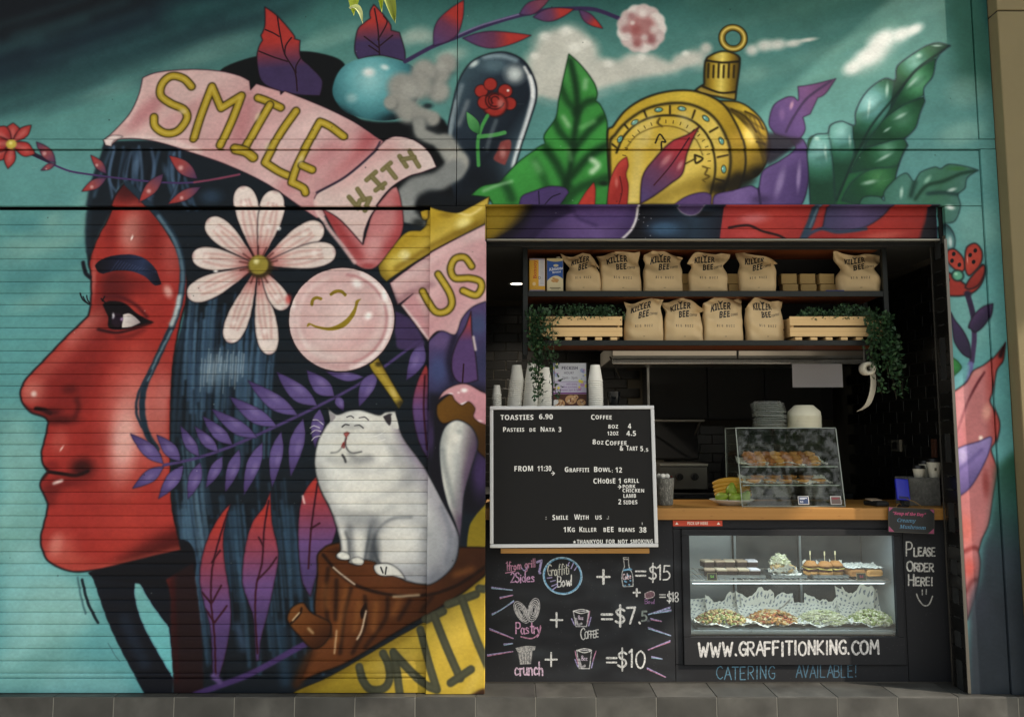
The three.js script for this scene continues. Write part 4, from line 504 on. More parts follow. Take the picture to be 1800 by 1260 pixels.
for (const [a, b] of [[361, 380], [380, 402]]) part('slat', slatGeo(xOpen0 + 0.002, xOpen1 - 0.002, at(900, b, -0.05).y, at(900, a, -0.05).y, -0.05), muralMat, rolled);
part('bottom_rail', muralUV(rbox(xOpen1 - xOpen0 - 0.004, at(900, 402, -0.05).y - yBand - 0.012, 0.02, 0.003, (xOpen0 + xOpen1) / 2, (at(900, 402, -0.05).y + yBand) / 2 + 0.005, -0.06)), muralMat, rolled);
part('metal_lip', rbox(xOpen1 - xOpen0 - 0.004, 0.011, 0.03, 0.003, (xOpen0 + xOpen1) / 2, yBand, -0.052), std(0x8d8a80, 0.4, 0.7), rolled);
// ---------- pavement, plinth, pillar, added canopy ----------
const paveTex = noiseTex(256, N2, (v, x, y) => { const g = 166 + (v - 0.5) * 50 + (N3[y * 256 + x] - 0.5) * 30; return [g, g * 0.985, g * 0.95]; }, true, [0.4, 0.4]);
const pavement = tag(part('pavement', metreUV(new THREE.PlaneGeometry(1600, 1600).rotateX(-Math.PI / 2)), new THREE.MeshStandardMaterial({ map: paveTex, roughness: 0.9 }), scene), 'grey stone pavement in front of the kiosk', 'pavement', null, 'structure');
// tiled plinth
const tileTex = noiseTex(256, N1, (v, x, y) => { const g = 68 + (v - 0.5) * 50 + (N2[y * 256 + x] - 0.5) * 40; return [g, g, g * 0.965]; }, true, [0.9, 0.9]);
const tileTex2 = noiseTex(256, N2, (v, x, y) => { const g = 62 + (v - 0.5) * 54 + (N1[y * 256 + x] - 0.5) * 30; return [g, g * 1.005, g * 0.97]; }, true, [0.7, 0.7]);
const tileMats = [tileTex, tileTex2].map((map) => new THREE.MeshStandardMaterial({ map, roughness: 0.5, bumpMap: fineBump, bumpScale: 0.0004 }));
const plinth = thing('tiled_plinth', 'low plinth of grey stone tiles running under the mural and hatch', 'plinth');
part('mortar', box(8.2, yPl - 0.004, 0.52, -0.55, (yPl - 0.004) / 2, -0.225), std(0x8a8880, 0.9), plinth);
{
  const x0 = at(836, 1235, 0.03).x, tw = at(942, 1235, 0.03).x - x0, zf = 0.03;
  for (let k = -18, n = 0; k < 14; k++, n++) {
    const xa = x0 + 0.002 + k * tw, w = tw - 0.004; if (xa + w < -4.5 || xa > 3.5) continue;
    const g = metreUV(rbox(w, yPl - 0.005, 0.014, 0.0025, xa + w / 2, (yPl - 0.005) / 2 + 0.001, zf)); g.attributes.uv.array.forEach((v, i, a) => { a[i] = v + n * 0.37; });
    part('front_tile', g, tileMats[n % 2], plinth);
    const t = metreUV(rbox(w, 0.014, 0.30, 0.0025, xa + w / 2 + rnd(-0.0006, 0.0006), yPl - 0.0062, zf + 0.0065 - 0.15)); t.attributes.uv.array.forEach((v, i, a) => { a[i] = v + n * 0.53; });
    part('top_tile', t, tileMats[(n + 1) % 2], plinth);
  }
}
// beige pillar at the right
const beige = new THREE.MeshStandardMaterial({ map: noiseTex(256, N2, (v) => { const k = 0.94 + v * 0.12; return [122 * k, 111 * k, 80 * k]; }, true, [0.5, 0.5]), roughness: 0.85 });
const pillar = thing('beige_pillar', 'beige rendered pillar with a thin joint line beside the mural', 'pillar');
{
  const xp = xWall1 + 0.004, yj = at(1780, 18, 0.088).y;
  part('shaft', metreUV(rbox(1.6, yj - 0.004, 0.4, 0.006, xp + 0.8, (yj - 0.004) / 2, 0.088 - 0.2)), beige, pillar);
  part('upper_shaft', metreUV(rbox(1.6, 4.9 - yj - 0.004, 0.4, 0.006, xp + 0.8, (4.9 + yj) / 2 + 0.002, 0.088 - 0.2)), beige, pillar);
  part('joint', box(1.59, 0.02, 0.38, xp + 0.8, yj, -0.114), std(0x2a2925, 0.9), pillar);
}
// canopy added out of view, its gaps shaped to throw slanting sun strips
{
  const H = 8, k = SUN.x / SUN.y, xc = (px, py) => { const p = at(px, py, 0); return p.x + k * (H - p.y); };
  const s1 = xc(1440, 110), s2 = xc(1673, 110), s3 = xc(1717, 640), m = std(0x8f8b82, 0.8), lo = xc(690, 1200);
  const blocker = thing('sun_blocker', 'added unseen canopy with open slots high over the footpath', 'blocker');
  const slab = (x0, x1, z0, z1) => part('blocker_slab', rbox(x1 - x0 - 0.004, 0.14, z1 - z0, 0.01, (x0 + x1) / 2, H + 0.07, (z0 + z1) / 2), m, blocker);
  slab(-5.5, s1, -0.3, 3.4); slab(s1, s2, 2.05, 3.4); slab(s2, lo, -0.3, 3.4); slab(lo, s3, -0.3, 2.96);
  part('blocker_beam', rbox(s3 + 5.5, 0.22, 0.16, 0.01, (s3 - 5.5) / 2, H + 0.26, 0.1), m, blocker);
  const up = thing('upper_wall', 'plain rendered upper storey wall above the mural carrying the added canopy', 'wall'); part('render', metreUV(box(s3 + 6, H - 4.96, 0.3, (s3 - 5.4) / 2, (H + 4.95) / 2, -0.15)), beige, up); part('ledge', box(s3 + 6, 0.08, 0.36, (s3 - 5.4) / 2, H - 0.04, -0.13), m, up);
}
// ---------- kiosk shell ----------
const ZC = -0.2, ZB = -2.2, YCEIL = yBand + 0.02, YT = at(1400, 893, -0.17).y, YTB = at(1400, 914, -0.17).y, XR = xOpen1, XRI = xOpen1 + 0.22, XLI = -1.4;
const woodTex = (() => {
  const [c, g] = canvas(512, 512); g.fillStyle = 'rgb(166,118,52)'; g.fillRect(0, 0, 512, 512);
  for (let s = 0; s < 8; s++) { const k = rnd(-14, 14); g.fillStyle = `rgba(${k > 0 ? '226,180,120' : '120,78,38'},${Math.abs(k) / 90})`; g.fillRect(0, s * 64, 512, 64); }
  for (let i = 0; i < 420; i++) { const y = rnd(512), a = rnd(0.04, 0.16); g.strokeStyle = rnd() < 0.6 ? `rgba(112,70,30,${a})` : `rgba(228,186,126,${a})`; g.lineWidth = rnd(0.5, 2); g.beginPath(); g.moveTo(0, y); for (let x = 0; x <= 512; x += 64) g.lineTo(x, y + Math.sin(x * 0.012 * Math.PI / 1.536 + i) * 3); g.stroke(); }
  for (let i = 0; i < 9; i++) { const x = rnd(512), y = rnd(512); g.fillStyle = 'rgba(104,62,26,0.35)'; g.beginPath(); g.ellipse(x, y, rnd(4, 9), rnd(2, 4), 0, 0, 7); g.fill(); }
  return c;
})();
const wood = new THREE.MeshStandardMaterial({ map: tex(woodTex, true, [1.4, 3]), roughness: 0.5 });
const pineTex = (() => { const [c, g] = canvas(256, 256); g.fillStyle = 'rgb(214,180,126)'; g.fillRect(0, 0, 256, 256); for (let i = 0; i < 160; i++) { const y = rnd(256); g.strokeStyle = rnd() < 0.6 ? `rgba(160,116,64,${rnd(0.05, 0.2)})` : `rgba(240,214,170,${rnd(0.05, 0.2)})`; g.lineWidth = rnd(0.5, 2); g.beginPath(); g.moveTo(0, y); for (let x = 0; x <= 256; x += 32) g.lineTo(x, y + Math.sin(x * 0.0245 + i) * 2.5); g.stroke(); } return c; })();
const pine = new THREE.MeshStandardMaterial({ map: tex(pineTex, true, [2.5, 5]), roughness: 0.65 });
const blackTile = std(0x10100f, 0.28), blackTile2 = std(0x151412, 0.34), grout = std(0x4a463c, 0.95), blackPaint = std(0x0e0f10, 0.7), charcoal = std(0x171819, 0.65);
const steel = std(0xa9a59c, 0.32, 0.9), steelDark = std(0x6d6a64, 0.4, 0.85), alu = std(0xc4c4c2, 0.38, 0.6), blackSteel = std(0x131817, 0.5, 0.2);
const steelHood = std(0xb4aa9c, 0.28, 0.85);
const shell = (n, g, m) => tag(part(n, g, m, scene), null, null, null, 'structure');
shell('kiosk_floor', box(4.4, 0.05, 2.2, 0.8, yPl - 0.06, -1.25), std(0x2a2a28, 0.8));
shell('kiosk_ceiling', box(4.4, 0.05, 2.4, 0.8, YCEIL + 0.025, -1.26), std(0x3a3a36, 0.8));
const wallL = shell('kiosk_wall_left', box(0.06, YCEIL - yPl, 2.3, XLI - 0.03, (YCEIL + yPl) / 2, -1.3), blackPaint);
const wallF = shell('kiosk_wall_front', box(xOpen0 - 0.02 - XLI, YCEIL - yPl, 0.04, (XLI + xOpen0 - 0.02) / 2, (YCEIL + yPl) / 2, -0.19), blackPaint);
const wallB = shell('kiosk_wall_back', box(4.4, YCEIL - yPl, 0.06, 0.8, (YCEIL + yPl) / 2, ZB - 0.04), grout);
const wallR = shell('kiosk_wall_right', box(0.06, YCEIL - yPl, 2.04, XRI + 0.042, (YCEIL + yPl) / 2, -1.19), grout);
const reveal = shell('kiosk_reveal', box(0.2, YCEIL - yPl, 0.125, XR + 0.113, (YCEIL + yPl) / 2, -0.0755), grout);
// black glazed wall tiles, each a piece
{
  const tg = rbox(0.012, 0.0725, 0.196, 0.0025), tr = rbox(0.012, 0.0725, 0.128, 0.0025), tb = rbox(0.196, 0.0725, 0.012, 0.0025), th = 0.076;
  let n = 0; const rows = Math.floor((YCEIL - yPl) / th);
  for (let r = 0; r < rows; r++) {
    const y = yPl + 0.002 + th * (r + 0.5);
    part('reveal_tile', tr, n++ % 3 ? blackTile : blackTile2, reveal, [XR + 0.006 + rnd(-0.0006, 0.0006), y, -0.072]);
    for (let k = 0; k < 8; k++) { const z = -0.2 - 0.1 - k * 0.2 - (r % 2) * 0.1; if (y < YT - 0.1 && k < 3) continue; part('wall_tile', tg, rnd() < 0.7 ? blackTile : blackTile2, wallR, [XRI + 0.006 + rnd(-0.0008, 0.0008), y, z]); }
  }
  for (let r = 12; r < rows; r++) for (let k = 0; k < 9; k++) { const x = -0.45 + k * 0.2 + (r % 2) * 0.1; if (x > 1.02) continue; part('wall_tile', tb, rnd() < 0.7 ? blackTile : blackTile2, wallB, [x, yPl + th * (r + 0.5), ZB - 0.006 + rnd(-0.0008, 0.0008)]); }
  for (let r = 12; r < 19; r++) for (let k = 0; k < 7; k++) { const x = 1.24 + k * 0.2 + (r % 2) * 0.1; if (x > 2.45) continue; part('wall_tile', tb, rnd() < 0.7 ? blackTile : blackTile2, wallB, [x, yPl + th * (r + 0.5), ZB - 0.006 + rnd(-0.0008, 0.0008)]); }
}
const cornerTrim = thing('corner_trim', 'thin metal corner trim on the tiled reveal of the hatch', 'trim');
part('front_angle', box(0.016, yBand - yPl - 0.012, 0.007, XR + 0.005, (yBand + yPl) / 2, 0.0), steelDark, cornerTrim);
part('inner_angle', box(0.005, YCEIL - yPl - 0.01, 0.008, XR - 0.003, (YCEIL + yPl) / 2, -0.144), steelDark, cornerTrim);
// tall black cupboards at the back
const cab = thing('kitchen_cupboard', 'matt black wall cupboards behind the hood', 'cupboard');
{ const yb = at(1250, 738, -1.85).y, x0 = at(1142, 690, -1.85).x; part('carcass', box(2.5 - x0, YCEIL - yb - 0.01, 0.33, (2.5 + x0) / 2, (YCEIL + yb) / 2, -2.02), blackPaint, cab); for (let k = 0; k < 3; k++) part('cupboard_door', rbox(0.44, YCEIL - yb - 0.02, 0.018, 0.003, x0 + 0.225 + k * 0.446, (YCEIL + yb) / 2, -1.845), charcoal, cab); part('edge_strip', box(0.016, YCEIL - yb, 0.02, x0 - 0.01, (YCEIL + yb) / 2, -1.845), alu, cab); }
const backBench = thing('back_bench', 'dark back bench carrying the contact grill', 'bench');
part('bench_top', rbox(3.4, 0.04, 0.75, 0.004, 0.75, YT - 0.03, -1.8), charcoal, backBench); part('bench_front', box(3.4, YT - 0.05 - yPl + 0.02, 0.02, 0.75, (YT - 0.05 + yPl - 0.02) / 2, -1.46), blackPaint, backBench);
// downlight
const down = thing('ceiling_downlight', 'small round lit downlight in the dark kiosk ceiling', 'light');
{ const p = at(908, 498, -1.36); const k = (YCEIL - CAM.y) / (p.y - CAM.y), z = CAM.z + (p.z - CAM.z) * k, x = p.x * k; down.position.set(x, YCEIL, z);
  part('bezel', lathe([[0.044, 0], [0.062, 0], [0.062, -0.004], [0.046, -0.006], [0.044, 0]], 28), alu, down); part('lamp', new THREE.CircleGeometry(0.045, 24).rotateX(Math.PI / 2).translate(0, -0.003, 0), std(0xffffff, 0.5, 0, { emissive: 0xfff2dc, emissiveIntensity: 4 }), down);
  const L = new THREE.SpotLight(0xfff0d8, 7, 0, 1.2, 0.6, 2); L.position.set(0, -0.012, 0); L.target.position.set(0, -1, 0); L.castShadow = true; L.shadow.radius = 2; down.add(L, L.target); }
// stainless hood with paper notes clipped to it
const hood = thing('range_hood', 'long stainless steel range hood below the shelf unit', 'hood');
{ const z = -1.0, y0 = at(1300, 640, z).y, y1 = at(1300, 612, z).y, x0 = at(1076, 630, z).x, x1 = at(1522, 630, z).x, xm = at(1298, 630, z).x, h = (y1 - y0);
  for (const [a, b] of [[x0, xm - 0.002], [xm + 0.002, x1]]) { const c = part('canopy_section', rbox(b - a, h, 0.7, 0.006), steel, hood, [(a + b) / 2, y0 + 0.036 + h / 2, z - 0.36]); part('face_plate', rbox(b - a - 0.01, h - 0.006, 0.004, 0.002), steelHood, c, [0, 0, 0.353], [0.16, 0, 0]); }
  part('drip_channel', rbox(x1 - x0, 0.034, 0.03, 0.006, (x0 + x1) / 2, y0 + 0.016, z + 0.004), std(0xd8d6d0, 0.22, 0.85), hood);
  part('stay', tube([[x0 - 0.01, y0 + 0.05, z - 0.02], [x0 + 0.09, y0 - 0.075, z - 0.25]], 0.006, 4, 6), steelDark, hood);
}
const note = thing('paper_note', 'blank white paper sheet hanging from the steel hood', 'paper');
{ const a = at(1391, 640, -0.985), b = at(1480, 681, -0.985), g = new THREE.PlaneGeometry(b.x - a.x, a.y - b.y, 12, 6), p = g.attributes.position; for (let i = 0; i < p.count; i++) p.setZ(i, 0.006 * Math.sin(p.getX(i) * 9) * (0.5 - p.getY(i) * 2)); g.computeVertexNormals(); part('sheet', g, std(0xd6d4da, 0.9, 0, { side: THREE.DoubleSide }), note, [(a.x + b.x) / 2, (a.y + b.y) / 2, -0.965]); }
// ---------- counter with its chalkboard front ----------
const CX0 = xOpen0 - 0.02, CX1 = XRI - 0.004, CK = 2048 / (CX1 - CX0), CY0 = yPl, CY1 = YTB, CH = Math.round((CY1 - CY0) * CK);
const [cc, cctx] = canvas(2048, CH), [chc, chx] = canvas(2048, CH);
const muralMap = wl;
X = chx; wl = (px, py) => { const p = at(px, py, ZC); return [(p.x - CX0) * CK, (CY1 - p.y) * CK]; }; PW = CK / 306;
// handwriting: each letter as strokes on a box one unit high
const GL = {
  A: '0,1 .35,0! .7,1|.14,.62 .56,.62', B: '0,1 0,0! .4,.02 .5,.22 .38,.45 0,.48!|0,.48 .45,.52 .56,.74 .42,.98 0,1', C: '.6,.14 .4,0 .12,.15 0,.5 .14,.86 .4,1 .62,.86', D: '0,0 0,1! .38,.94 .6,.5 .36,.05 0,0', E: '.5,0 0,0! 0,1! .52,1|0,.5 .42,.48', F: '.5,0 0,0! 0,1|0,.48 .42,.46', G: '.6,.14 .4,0 .12,.15 0,.5 .14,.88 .4,1 .6,.86 .6,.56! .36,.56', H: '0,0 0,1|.55,0 .55,1|0,.5 .55,.48', I: '.1,0 .1,1', K: '0,0 0,1|.5,0 .02,.52! .54,1', L: '0,0 0,1! .5,1', M: '0,1 .06,0! .38,.6! .68,0! .76,1', N: '0,1 0,0! .56,1! .56,0', O: '.34,0 .08,.16 0,.5 .1,.86 .34,1 .58,.86 .68,.5 .58,.14 .34,0', P: '0,1 0,0! .42,.02 .56,.26 .42,.5 0,.54', R: '0,1 0,0! .42,.02 .54,.24 .4,.46 0,.5!|.2,.5 .56,1', S: '.5,.12 .28,0 .04,.16 .16,.42 .44,.58 .5,.84 .26,1 0,.88', T: '0,0 .6,0|.3,0 .3,1', U: '0,0 .02,.74 .26,1 .5,.78 .54,0', V: '0,0 .3,1! .6,0', W: '0,0 .2,1! .42,.3! .64,1! .86,0', '.': '.06,.94 .1,1', '!': '.1,0 .08,.68|.08,.94 .1,1',
  a: '.42,.55 .2,.46 .02,.7 .14,.98 .36,.9 .44,.5! .44,.9 .54,1', c: '.42,.55 .2,.46 .02,.7 .14,.98 .44,.92', d: '.42,.62 .2,.48 .02,.72 .16,.98 .42,.86|.44,0 .44,1', e: '.04,.72 .42,.66 .3,.46 .06,.6 .08,.92 .44,.94', f: '.42,.06 .24,0 .18,.3 .16,1|0,.48 .36,.46', g: '.42,.55 .2,.46 .04,.68 .16,.94 .42,.8|.44,.48 .42,1.2 .2,1.36 .02,1.22', h: '0,0 0,1|0,.62 .24,.46 .4,.6 .42,1', i: '.08,.48 .08,1|.08,.24 .1,.28', l: '.08,0 .06,1', m: '0,.48 0,1|0,.6 .18,.46 .3,.6 .3,1|.3,.6 .48,.46 .62,.6 .62,1', n: '0,.48 0,1|0,.62 .24,.46 .4,.62 .42,1', o: '.24,.46 .02,.7 .2,1 .44,.74 .24,.46', r: '0,.48 .02,1|.02,.64 .18,.48 .36,.52', s: '.38,.54 .16,.46 .04,.6 .34,.78 .36,.94 .02,.98', t: '.18,.1 .18,.92 .36,.98|0,.42 .4,.4', u: '0,.48 .04,.9 .24,1 .4,.84 .42,.48! .44,1', w: '0,.48 .14,1! .3,.56! .46,1! .6,.46', k: '0,0 0,1|.38,.46 .02,.74! .42,1', z: '0,.5 .4,.5! 0,1! .42,1', p: '0,.48 0,1.36|0,.6 .24,.46 .44,.7 .26,.98 0,.9', y: '0,.48 .18,.9|.44,.48 .2,1.1 0,1.34', y2: '', '1': '0,.16 .18,0! .18,1', '2': '.02,.2 .24,0 .5,.2 .4,.5 0,1! .56,.96', '5': '.5,0 .1,0! .06,.44! .34,.4 .52,.66 .38,.94 .02,.98', '7': '0,.02 .52,0! .2,1', '0': '.3,0 .06,.2 0,.6 .16,.96 .4,.96 .56,.6 .52,.2 .3,0', '8': '.3,.48 .08,.3 .16,.04 .42,.02 .5,.26 .3,.48 .04,.72 .16,.98 .44,.98 .54,.72 .3,.48', $: '.56,.2 .34,.08 .08,.22 .18,.46 .46,.56 .54,.8 .3,.98 .02,.86|.3,-.14 .3,1.18', '=': '0,.34 .7,.34|0,.66 .7,.66', '+': '0,.5 .8,.5|.4,.05 .4,.95',
};
const GW = (ch) => ({ I: 0.2, i: 0.2, l: 0.2, '.': 0.2, '!': 0.25, W: 0.9, M: 0.8, m: 0.68, '1': 0.28, '+': 0.8, '=': 0.7, O: 0.7, N: 0.6, ' ': 0.42, r: 0.36, t: 0.38, f: 0.38 })[ch] ?? 0.56;
function hand(text, x, y, h, w, color, { gap = 0.18, slope = 0, wide = 1, small = 1, vary = 0.04, slant = 0 } = {}) {
  let cx = x;
  [...text].forEach((ch, i) => {
    const k = small < 1 && i > 0 && text[i - 1] !== ' ' ? small : 1, hh = h * k;
    if (GL[ch]) { const oy = y + (cx - x) * slope + h - hh + rnd(-vary, vary) * h; for (const st of GL[ch].split('|')) B(st.split(' ').map((t) => { const [a, b] = t.replace('!', '').split(',').map(Number); return `${(cx + (a + (0.5 - b) * slant) * hh * wide).toFixed(2)},${(oy + b * hh).toFixed(2)}${t.endsWith('!') ? '!' : ''}`; }).join(' '), w * rnd(0.85, 1.15), color, 0); }
    cx += (GW(ch) + gap) * hh * wide;
  });
  return cx;
}
const WH = '226,226,224', CP = '198,140,170', CB = '120,176,214', CV = '168,158,206';
hand('1from grill', 890, 988, 15, 1.8, CP, { gap: 0.1, slope: -0.13, wide: 0.66 }); B('889,1007 905,1004', 2, CP, 0); hand('2Sides', 898, 1007, 17, 2.2, '206,160,200', { gap: 0.1, slope: -0.05, wide: 0.72 }); B('944,988! 952,985! 948,1004!', 4, CV, 0); SP(949, 1007, 3, 3, CV, 1, 0, 0.5); B('917,998 922,1003 927,996', 1.6, CV, 0);
{ const q = wl(989, 1012); X.save(); X.strokeStyle = rgb(CB); X.lineWidth = 3.4 * PW; X.beginPath(); X.ellipse(q[0], q[1], 32 * PW, 30 * PW, 0.1, 0, 6.3); X.stroke(); X.lineWidth = 1.4 * PW; X.strokeStyle = rgb('176,206,226'); X.beginPath(); X.ellipse(q[0], q[1], 33.5 * PW, 31 * PW, 0.2, 0.4, 6.6); X.stroke(); X.restore(); }
hand('Graffiti', 963, 993, 19, 1.6, '206,206,196', { gap: 0.08, slope: -0.1, wide: 0.56 }); hand('Bowl', 980, 1014, 18, 2, WH, { gap: 0.08, slope: -0.14, wide: 0.68 }); for (const s of ['962,1016 970,1015', '968,1022 976,1020', '970,1030 980,1026', '972,1036 980,1030', '998,994 1001,988', '1004,999 1008,990', '1010,1002 1014,996']) B(s, 2, CV, 0);
hand('+', 1050, 1000, 26, 4, WH, { wide: 1.05 }); hand('=', 1118, 996, 24, 3.4, WH); hand('$15', 1141, 994, 25, 2.8, WH, { gap: 0.12, wide: 0.92 });
F('1096,980! 1105,980! 1106,996 1112,1010 1113,1030! 1096,1031! 1093,1012 1098,996!', '30,34,40', { ol: '206,210,210', lw: 1.8, olb: 0 }); B('1097,1002 1108,1000', 3, CB, 0); for (let i = 0; i < 12; i++) SP(rnd(1097, 1110), rnd(1000, 1029), 2.4, 2, CB, 0.9, 0, 0.4); hand('Coke', 1095, 1009, 10, 1.4, '226,200,206', { gap: 0.08, wide: 0.6, slope: -0.2 }); B('1097,983 1104,983', 1.6, WH, 0);
hand('+', 1114, 1034, 14, 3, WH); F('1134,1043! 1144,1039 1150,1041! 1150,1048 1140,1052 1134,1050!', '120,90,100', { ol: '214,200,204', lw: 1.4, olb: 0 }); hand('Bowl', 1134, 1053, 8, 1, '150,110,160', { gap: 0.1 }); hand('=', 1160, 1040, 14, 2.2, '190,190,188'); hand('$18', 1173, 1041, 16, 2, WH, { gap: 0.08, wide: 0.8 });
const ray = (l) => { for (const s of l) { B(s, 2.2, CV, 0, 0.95); const t = s.split(' ').map((u) => u.split(',').map(Number)); B(t.map(([x, y], i) => `${x},${y + 2.2 - i * 2}`).join(' '), 1.4, i2++ % 2 ? '196,130,160' : '150,190,210', 0, 0.9); } }; let i2 = 0;
ray(['864,1032 900,1037', '879,1050 901,1046', '865,1079 880,1072 903,1057', '861,1105 902,1122', '886,1132 901,1131', '857,1151 901,1145', '1178,1067 1140,1080', '1144,1087 1163,1092', '1140,1103 1179,1117', '1178,1126 1140,1142', '1146,1154 1164,1158', '1138,1174 1170,1190', '1180,1072 1150,1078']);
for (const [x, y, r] of [[917, 1076, -0.55], [938, 1072, 0.25]]) { const q = wl(x, y); X.save(); X.translate(...q); X.rotate(r); for (let k = 0; k < 5; k++) { X.strokeStyle = rgb(k % 2 ? '206,204,204' : '176,174,176'); X.lineWidth = 1.7 * PW; X.beginPath(); X.ellipse(0, 0, (9.5 - k * 1.8) * PW, (20 - k * 3.6) * PW, 0, 0, 7); X.stroke(); } X.restore(); }
hand('Pastry', 907, 1095, 19, 2.4, '214,160,196', { gap: 0.08, slope: -0.04, wide: 0.7 }); B('916,1119 935,1122 948,1112 950,1100', 2.2, CP, 0); hand('+', 968, 1076, 27, 3.6, WH, { wide: 0.95 });
const cup = (x, y, w, h, b) => { F(`${x},${y}! ${x + w},${y}! ${x + w * 0.86},${y + h}! ${x + w * 0.16},${y + h}!`, '34,34,38', { ol: '210,208,212', lw: 2, olb: 0 }); B(`${x},${y} ${x + w / 2},${y - 3} ${x + w},${y} ${x + w / 2},${y + 4} ${x},${y}`, 1.6, WH, 0); hand('8oz', x + w * 0.3, y + h * 0.3, h * 0.25, 1.2, '206,190,210', { gap: 0.06, wide: 0.8 }); B(`${x - 3},${y + h * 0.5} ${x + 2},${y + h * 0.9}`, 2, CV, 0); B(`${x + w + 4},${y + h * 0.4} ${x + w},${y + h * 0.95}`, 2, CV, 0); B(`${x + 4},${y + h * 0.5} ${x + 8},${y + h - 3} ${x + 14},${y + h - 5}`, 4, '206,204,208', 0, 0.8); };
cup(1008, 1074, 27, 27); cup(1014, 1143, 26, 32); B('1037,1074 1033,1096', 1.6, CP, 0); B('1011,1144 1016,1166', 1.6, CP, 0); B('1048,1144 1042,1162', 1.6, CP, 0);
hand('COFFEE', 1021, 1104, 20, 1.8, '206,206,204', { gap: 0.06, slope: -0.16, wide: 0.6, small: 0.62 }); hand('=', 1058, 1072, 26, 3.6, WH); hand('$7.', 1082, 1068, 28, 3.4, WH, { gap: 0.16 }); hand('5', 1128, 1074, 17, 3, '130,140,136'); SP(1140, 1091, 5, 4, '120,126,140', 0.5);
F('906,1139! 925,1135 942,1136! 940,1143! 936,1144! 933,1167! 914,1168! 910,1146!', '196,194,192', { a: 0.85 }); for (let k = 0; k < 6; k++) B(`${911 + k * 5},1146 ${914 + k * 4},1167`, 1, '90,90,92', 0, 0.8); hand('crunch', 905, 1164, 23, 2.6, '220,190,214', { gap: 0.08, slope: -0.02, wide: 0.62 });
hand('+', 959, 1147, 26, 3.4, WH, { wide: 0.95 }); hand('=', 1067, 1148, 24, 3.4, WH); hand('$10', 1086, 1143, 30, 3.2, WH, { gap: 0.18, wide: 0.9 });
hand('WWW.GRAFFITIONKING.COM', 1228, 1129, 23, 3.6, '214,214,214', { gap: 0.22, wide: 0.82, slope: -0.012, vary: 0.06 });
hand('CATERING', 1260, 1172, 22, 1.8, '90,136,160', { gap: 0.25, wide: 0.78, slope: -0.01 }); hand('AVAILABLE!', 1400, 1170, 21, 1.7, '76,116,140', { gap: 0.22, wide: 0.74, slope: -0.01 });
hand('PLEASE', 1594, 953, 24, 2.8, '200,200,196', { gap: 0.2, wide: 0.74, small: 0.58 }); hand('ORDER', 1595, 986, 17, 2.8, '200,200,196', { gap: 0.16, wide: 0.9, small: 0.8, slope: 0.02 }); hand('HERE!', 1598, 1010, 19, 2.8, '200,200,196', { gap: 0.22, wide: 0.85, small: 0.72 }); B('1612,1044 1616,1054 1625,1064 1634,1062 1640,1048', 2.4, '176,176,172', 0); B('1622,1037 1622,1045', 2.2, '176,176,172', 0); B('1629,1036 1629,1044', 2.2, '176,176,172', 0);
// the chalk is broken by the grain of the board, on boards with old smears
{
  const im = chx.getImageData(0, 0, 2048, CH), d = im.data;
  for (let y = 0, i = 0; y < CH; y++) for (let x = 0; x < 2048; x++, i += 4) if (d[i + 3]) d[i + 3] *= 0.62 + 0.5 * Math.min(1, Math.max(0, (N3[((y * 2) % 256) * 256 + (x * 2) % 256] - 0.28) * 3));
  chx.putImageData(im, 0, 0);
  cctx.fillStyle = 'rgb(25,27,32)'; cctx.fillRect(0, 0, 2048, CH);
  X = cctx; for (let i = 0; i < 60; i++) { const x = rnd(856, 1190), y = rnd(980, 1195); B(`${x},${y} ${x + rnd(20, 60)},${y + rnd(-14, 10)}`, rnd(4, 14), '130,136,146', 4, 0.08); }
  for (let i = 0; i < 500; i++) SP(rnd(856, 1680), rnd(930, 1196), 0.8, 0.8, '150,150,150', 0.35);
  cctx.drawImage(chc, 0, 0);
}
const counterTex = tex(cc); counterTex.wrapS = counterTex.wrapT = THREE.ClampToEdgeWrapping;
const boardMat = new THREE.MeshStandardMaterial({ map: counterTex, roughness: 0.88, bumpMap: fineBump, bumpScale: 0.0002 });
const boardUV = (g) => { const p = g.attributes.position, uv = new Float32Array(p.count * 2); for (let i = 0; i < p.count; i++) { uv[i * 2] = (p.getX(i) - CX0) / (CX1 - CX0); uv[i * 2 + 1] = (p.getY(i) - CY0) / (CY1 - CY0); } g.setAttribute('uv', new THREE.BufferAttribute(uv, 2)); return g; };
const counter = thing('service_counter', 'black counter with chalked prices and timber top around the food fridge', 'counter');
const cp = (x0, x1, y0, y1, z = ZC, t = 0.02) => boardUV(rbox(x1 - x0, y1 - y0, t, 0.002, (x0 + x1) / 2, (y0 + y1) / 2, z - t / 2));
const FX0 = at(1200, 1040, ZC).x, FX1 = at(1586, 1040, ZC).x, FY0 = at(1400, 1168, ZC).y, FY1 = at(1400, 930, ZC).y, XS = at(1186, 1100, ZC).x, XP = at(1592, 1040, ZC).x;
part('chalk_panel', cp(CX0 + 0.004, XS, yPl + 0.002, YTB), boardMat, counter);
part('chalk_panel', cp(XP, CX1 - 0.001, yPl + 0.002, YTB), boardMat, counter);
part('kick_panel', cp(XS + 0.003, XP - 0.003, yPl + 0.002, FY0 - 0.003), boardMat, counter);
part('rail', cp(XS + 0.003, XP - 0.003, FY1 + 0.003, YTB), boardMat, counter);
part('stile', cp(XS + 0.003, FX0 - 0.003, FY0, FY1), boardMat, counter); part('stile', cp(FX1 + 0.003, XP - 0.003, FY0, FY1), boardMat, counter);
part('metal_foot_strip', box(CX1 - CX0 - 0.01, 0.005, 0.006, (CX0 + CX1) / 2, yPl + 0.0045, ZC + 0.004), steelDark, counter);
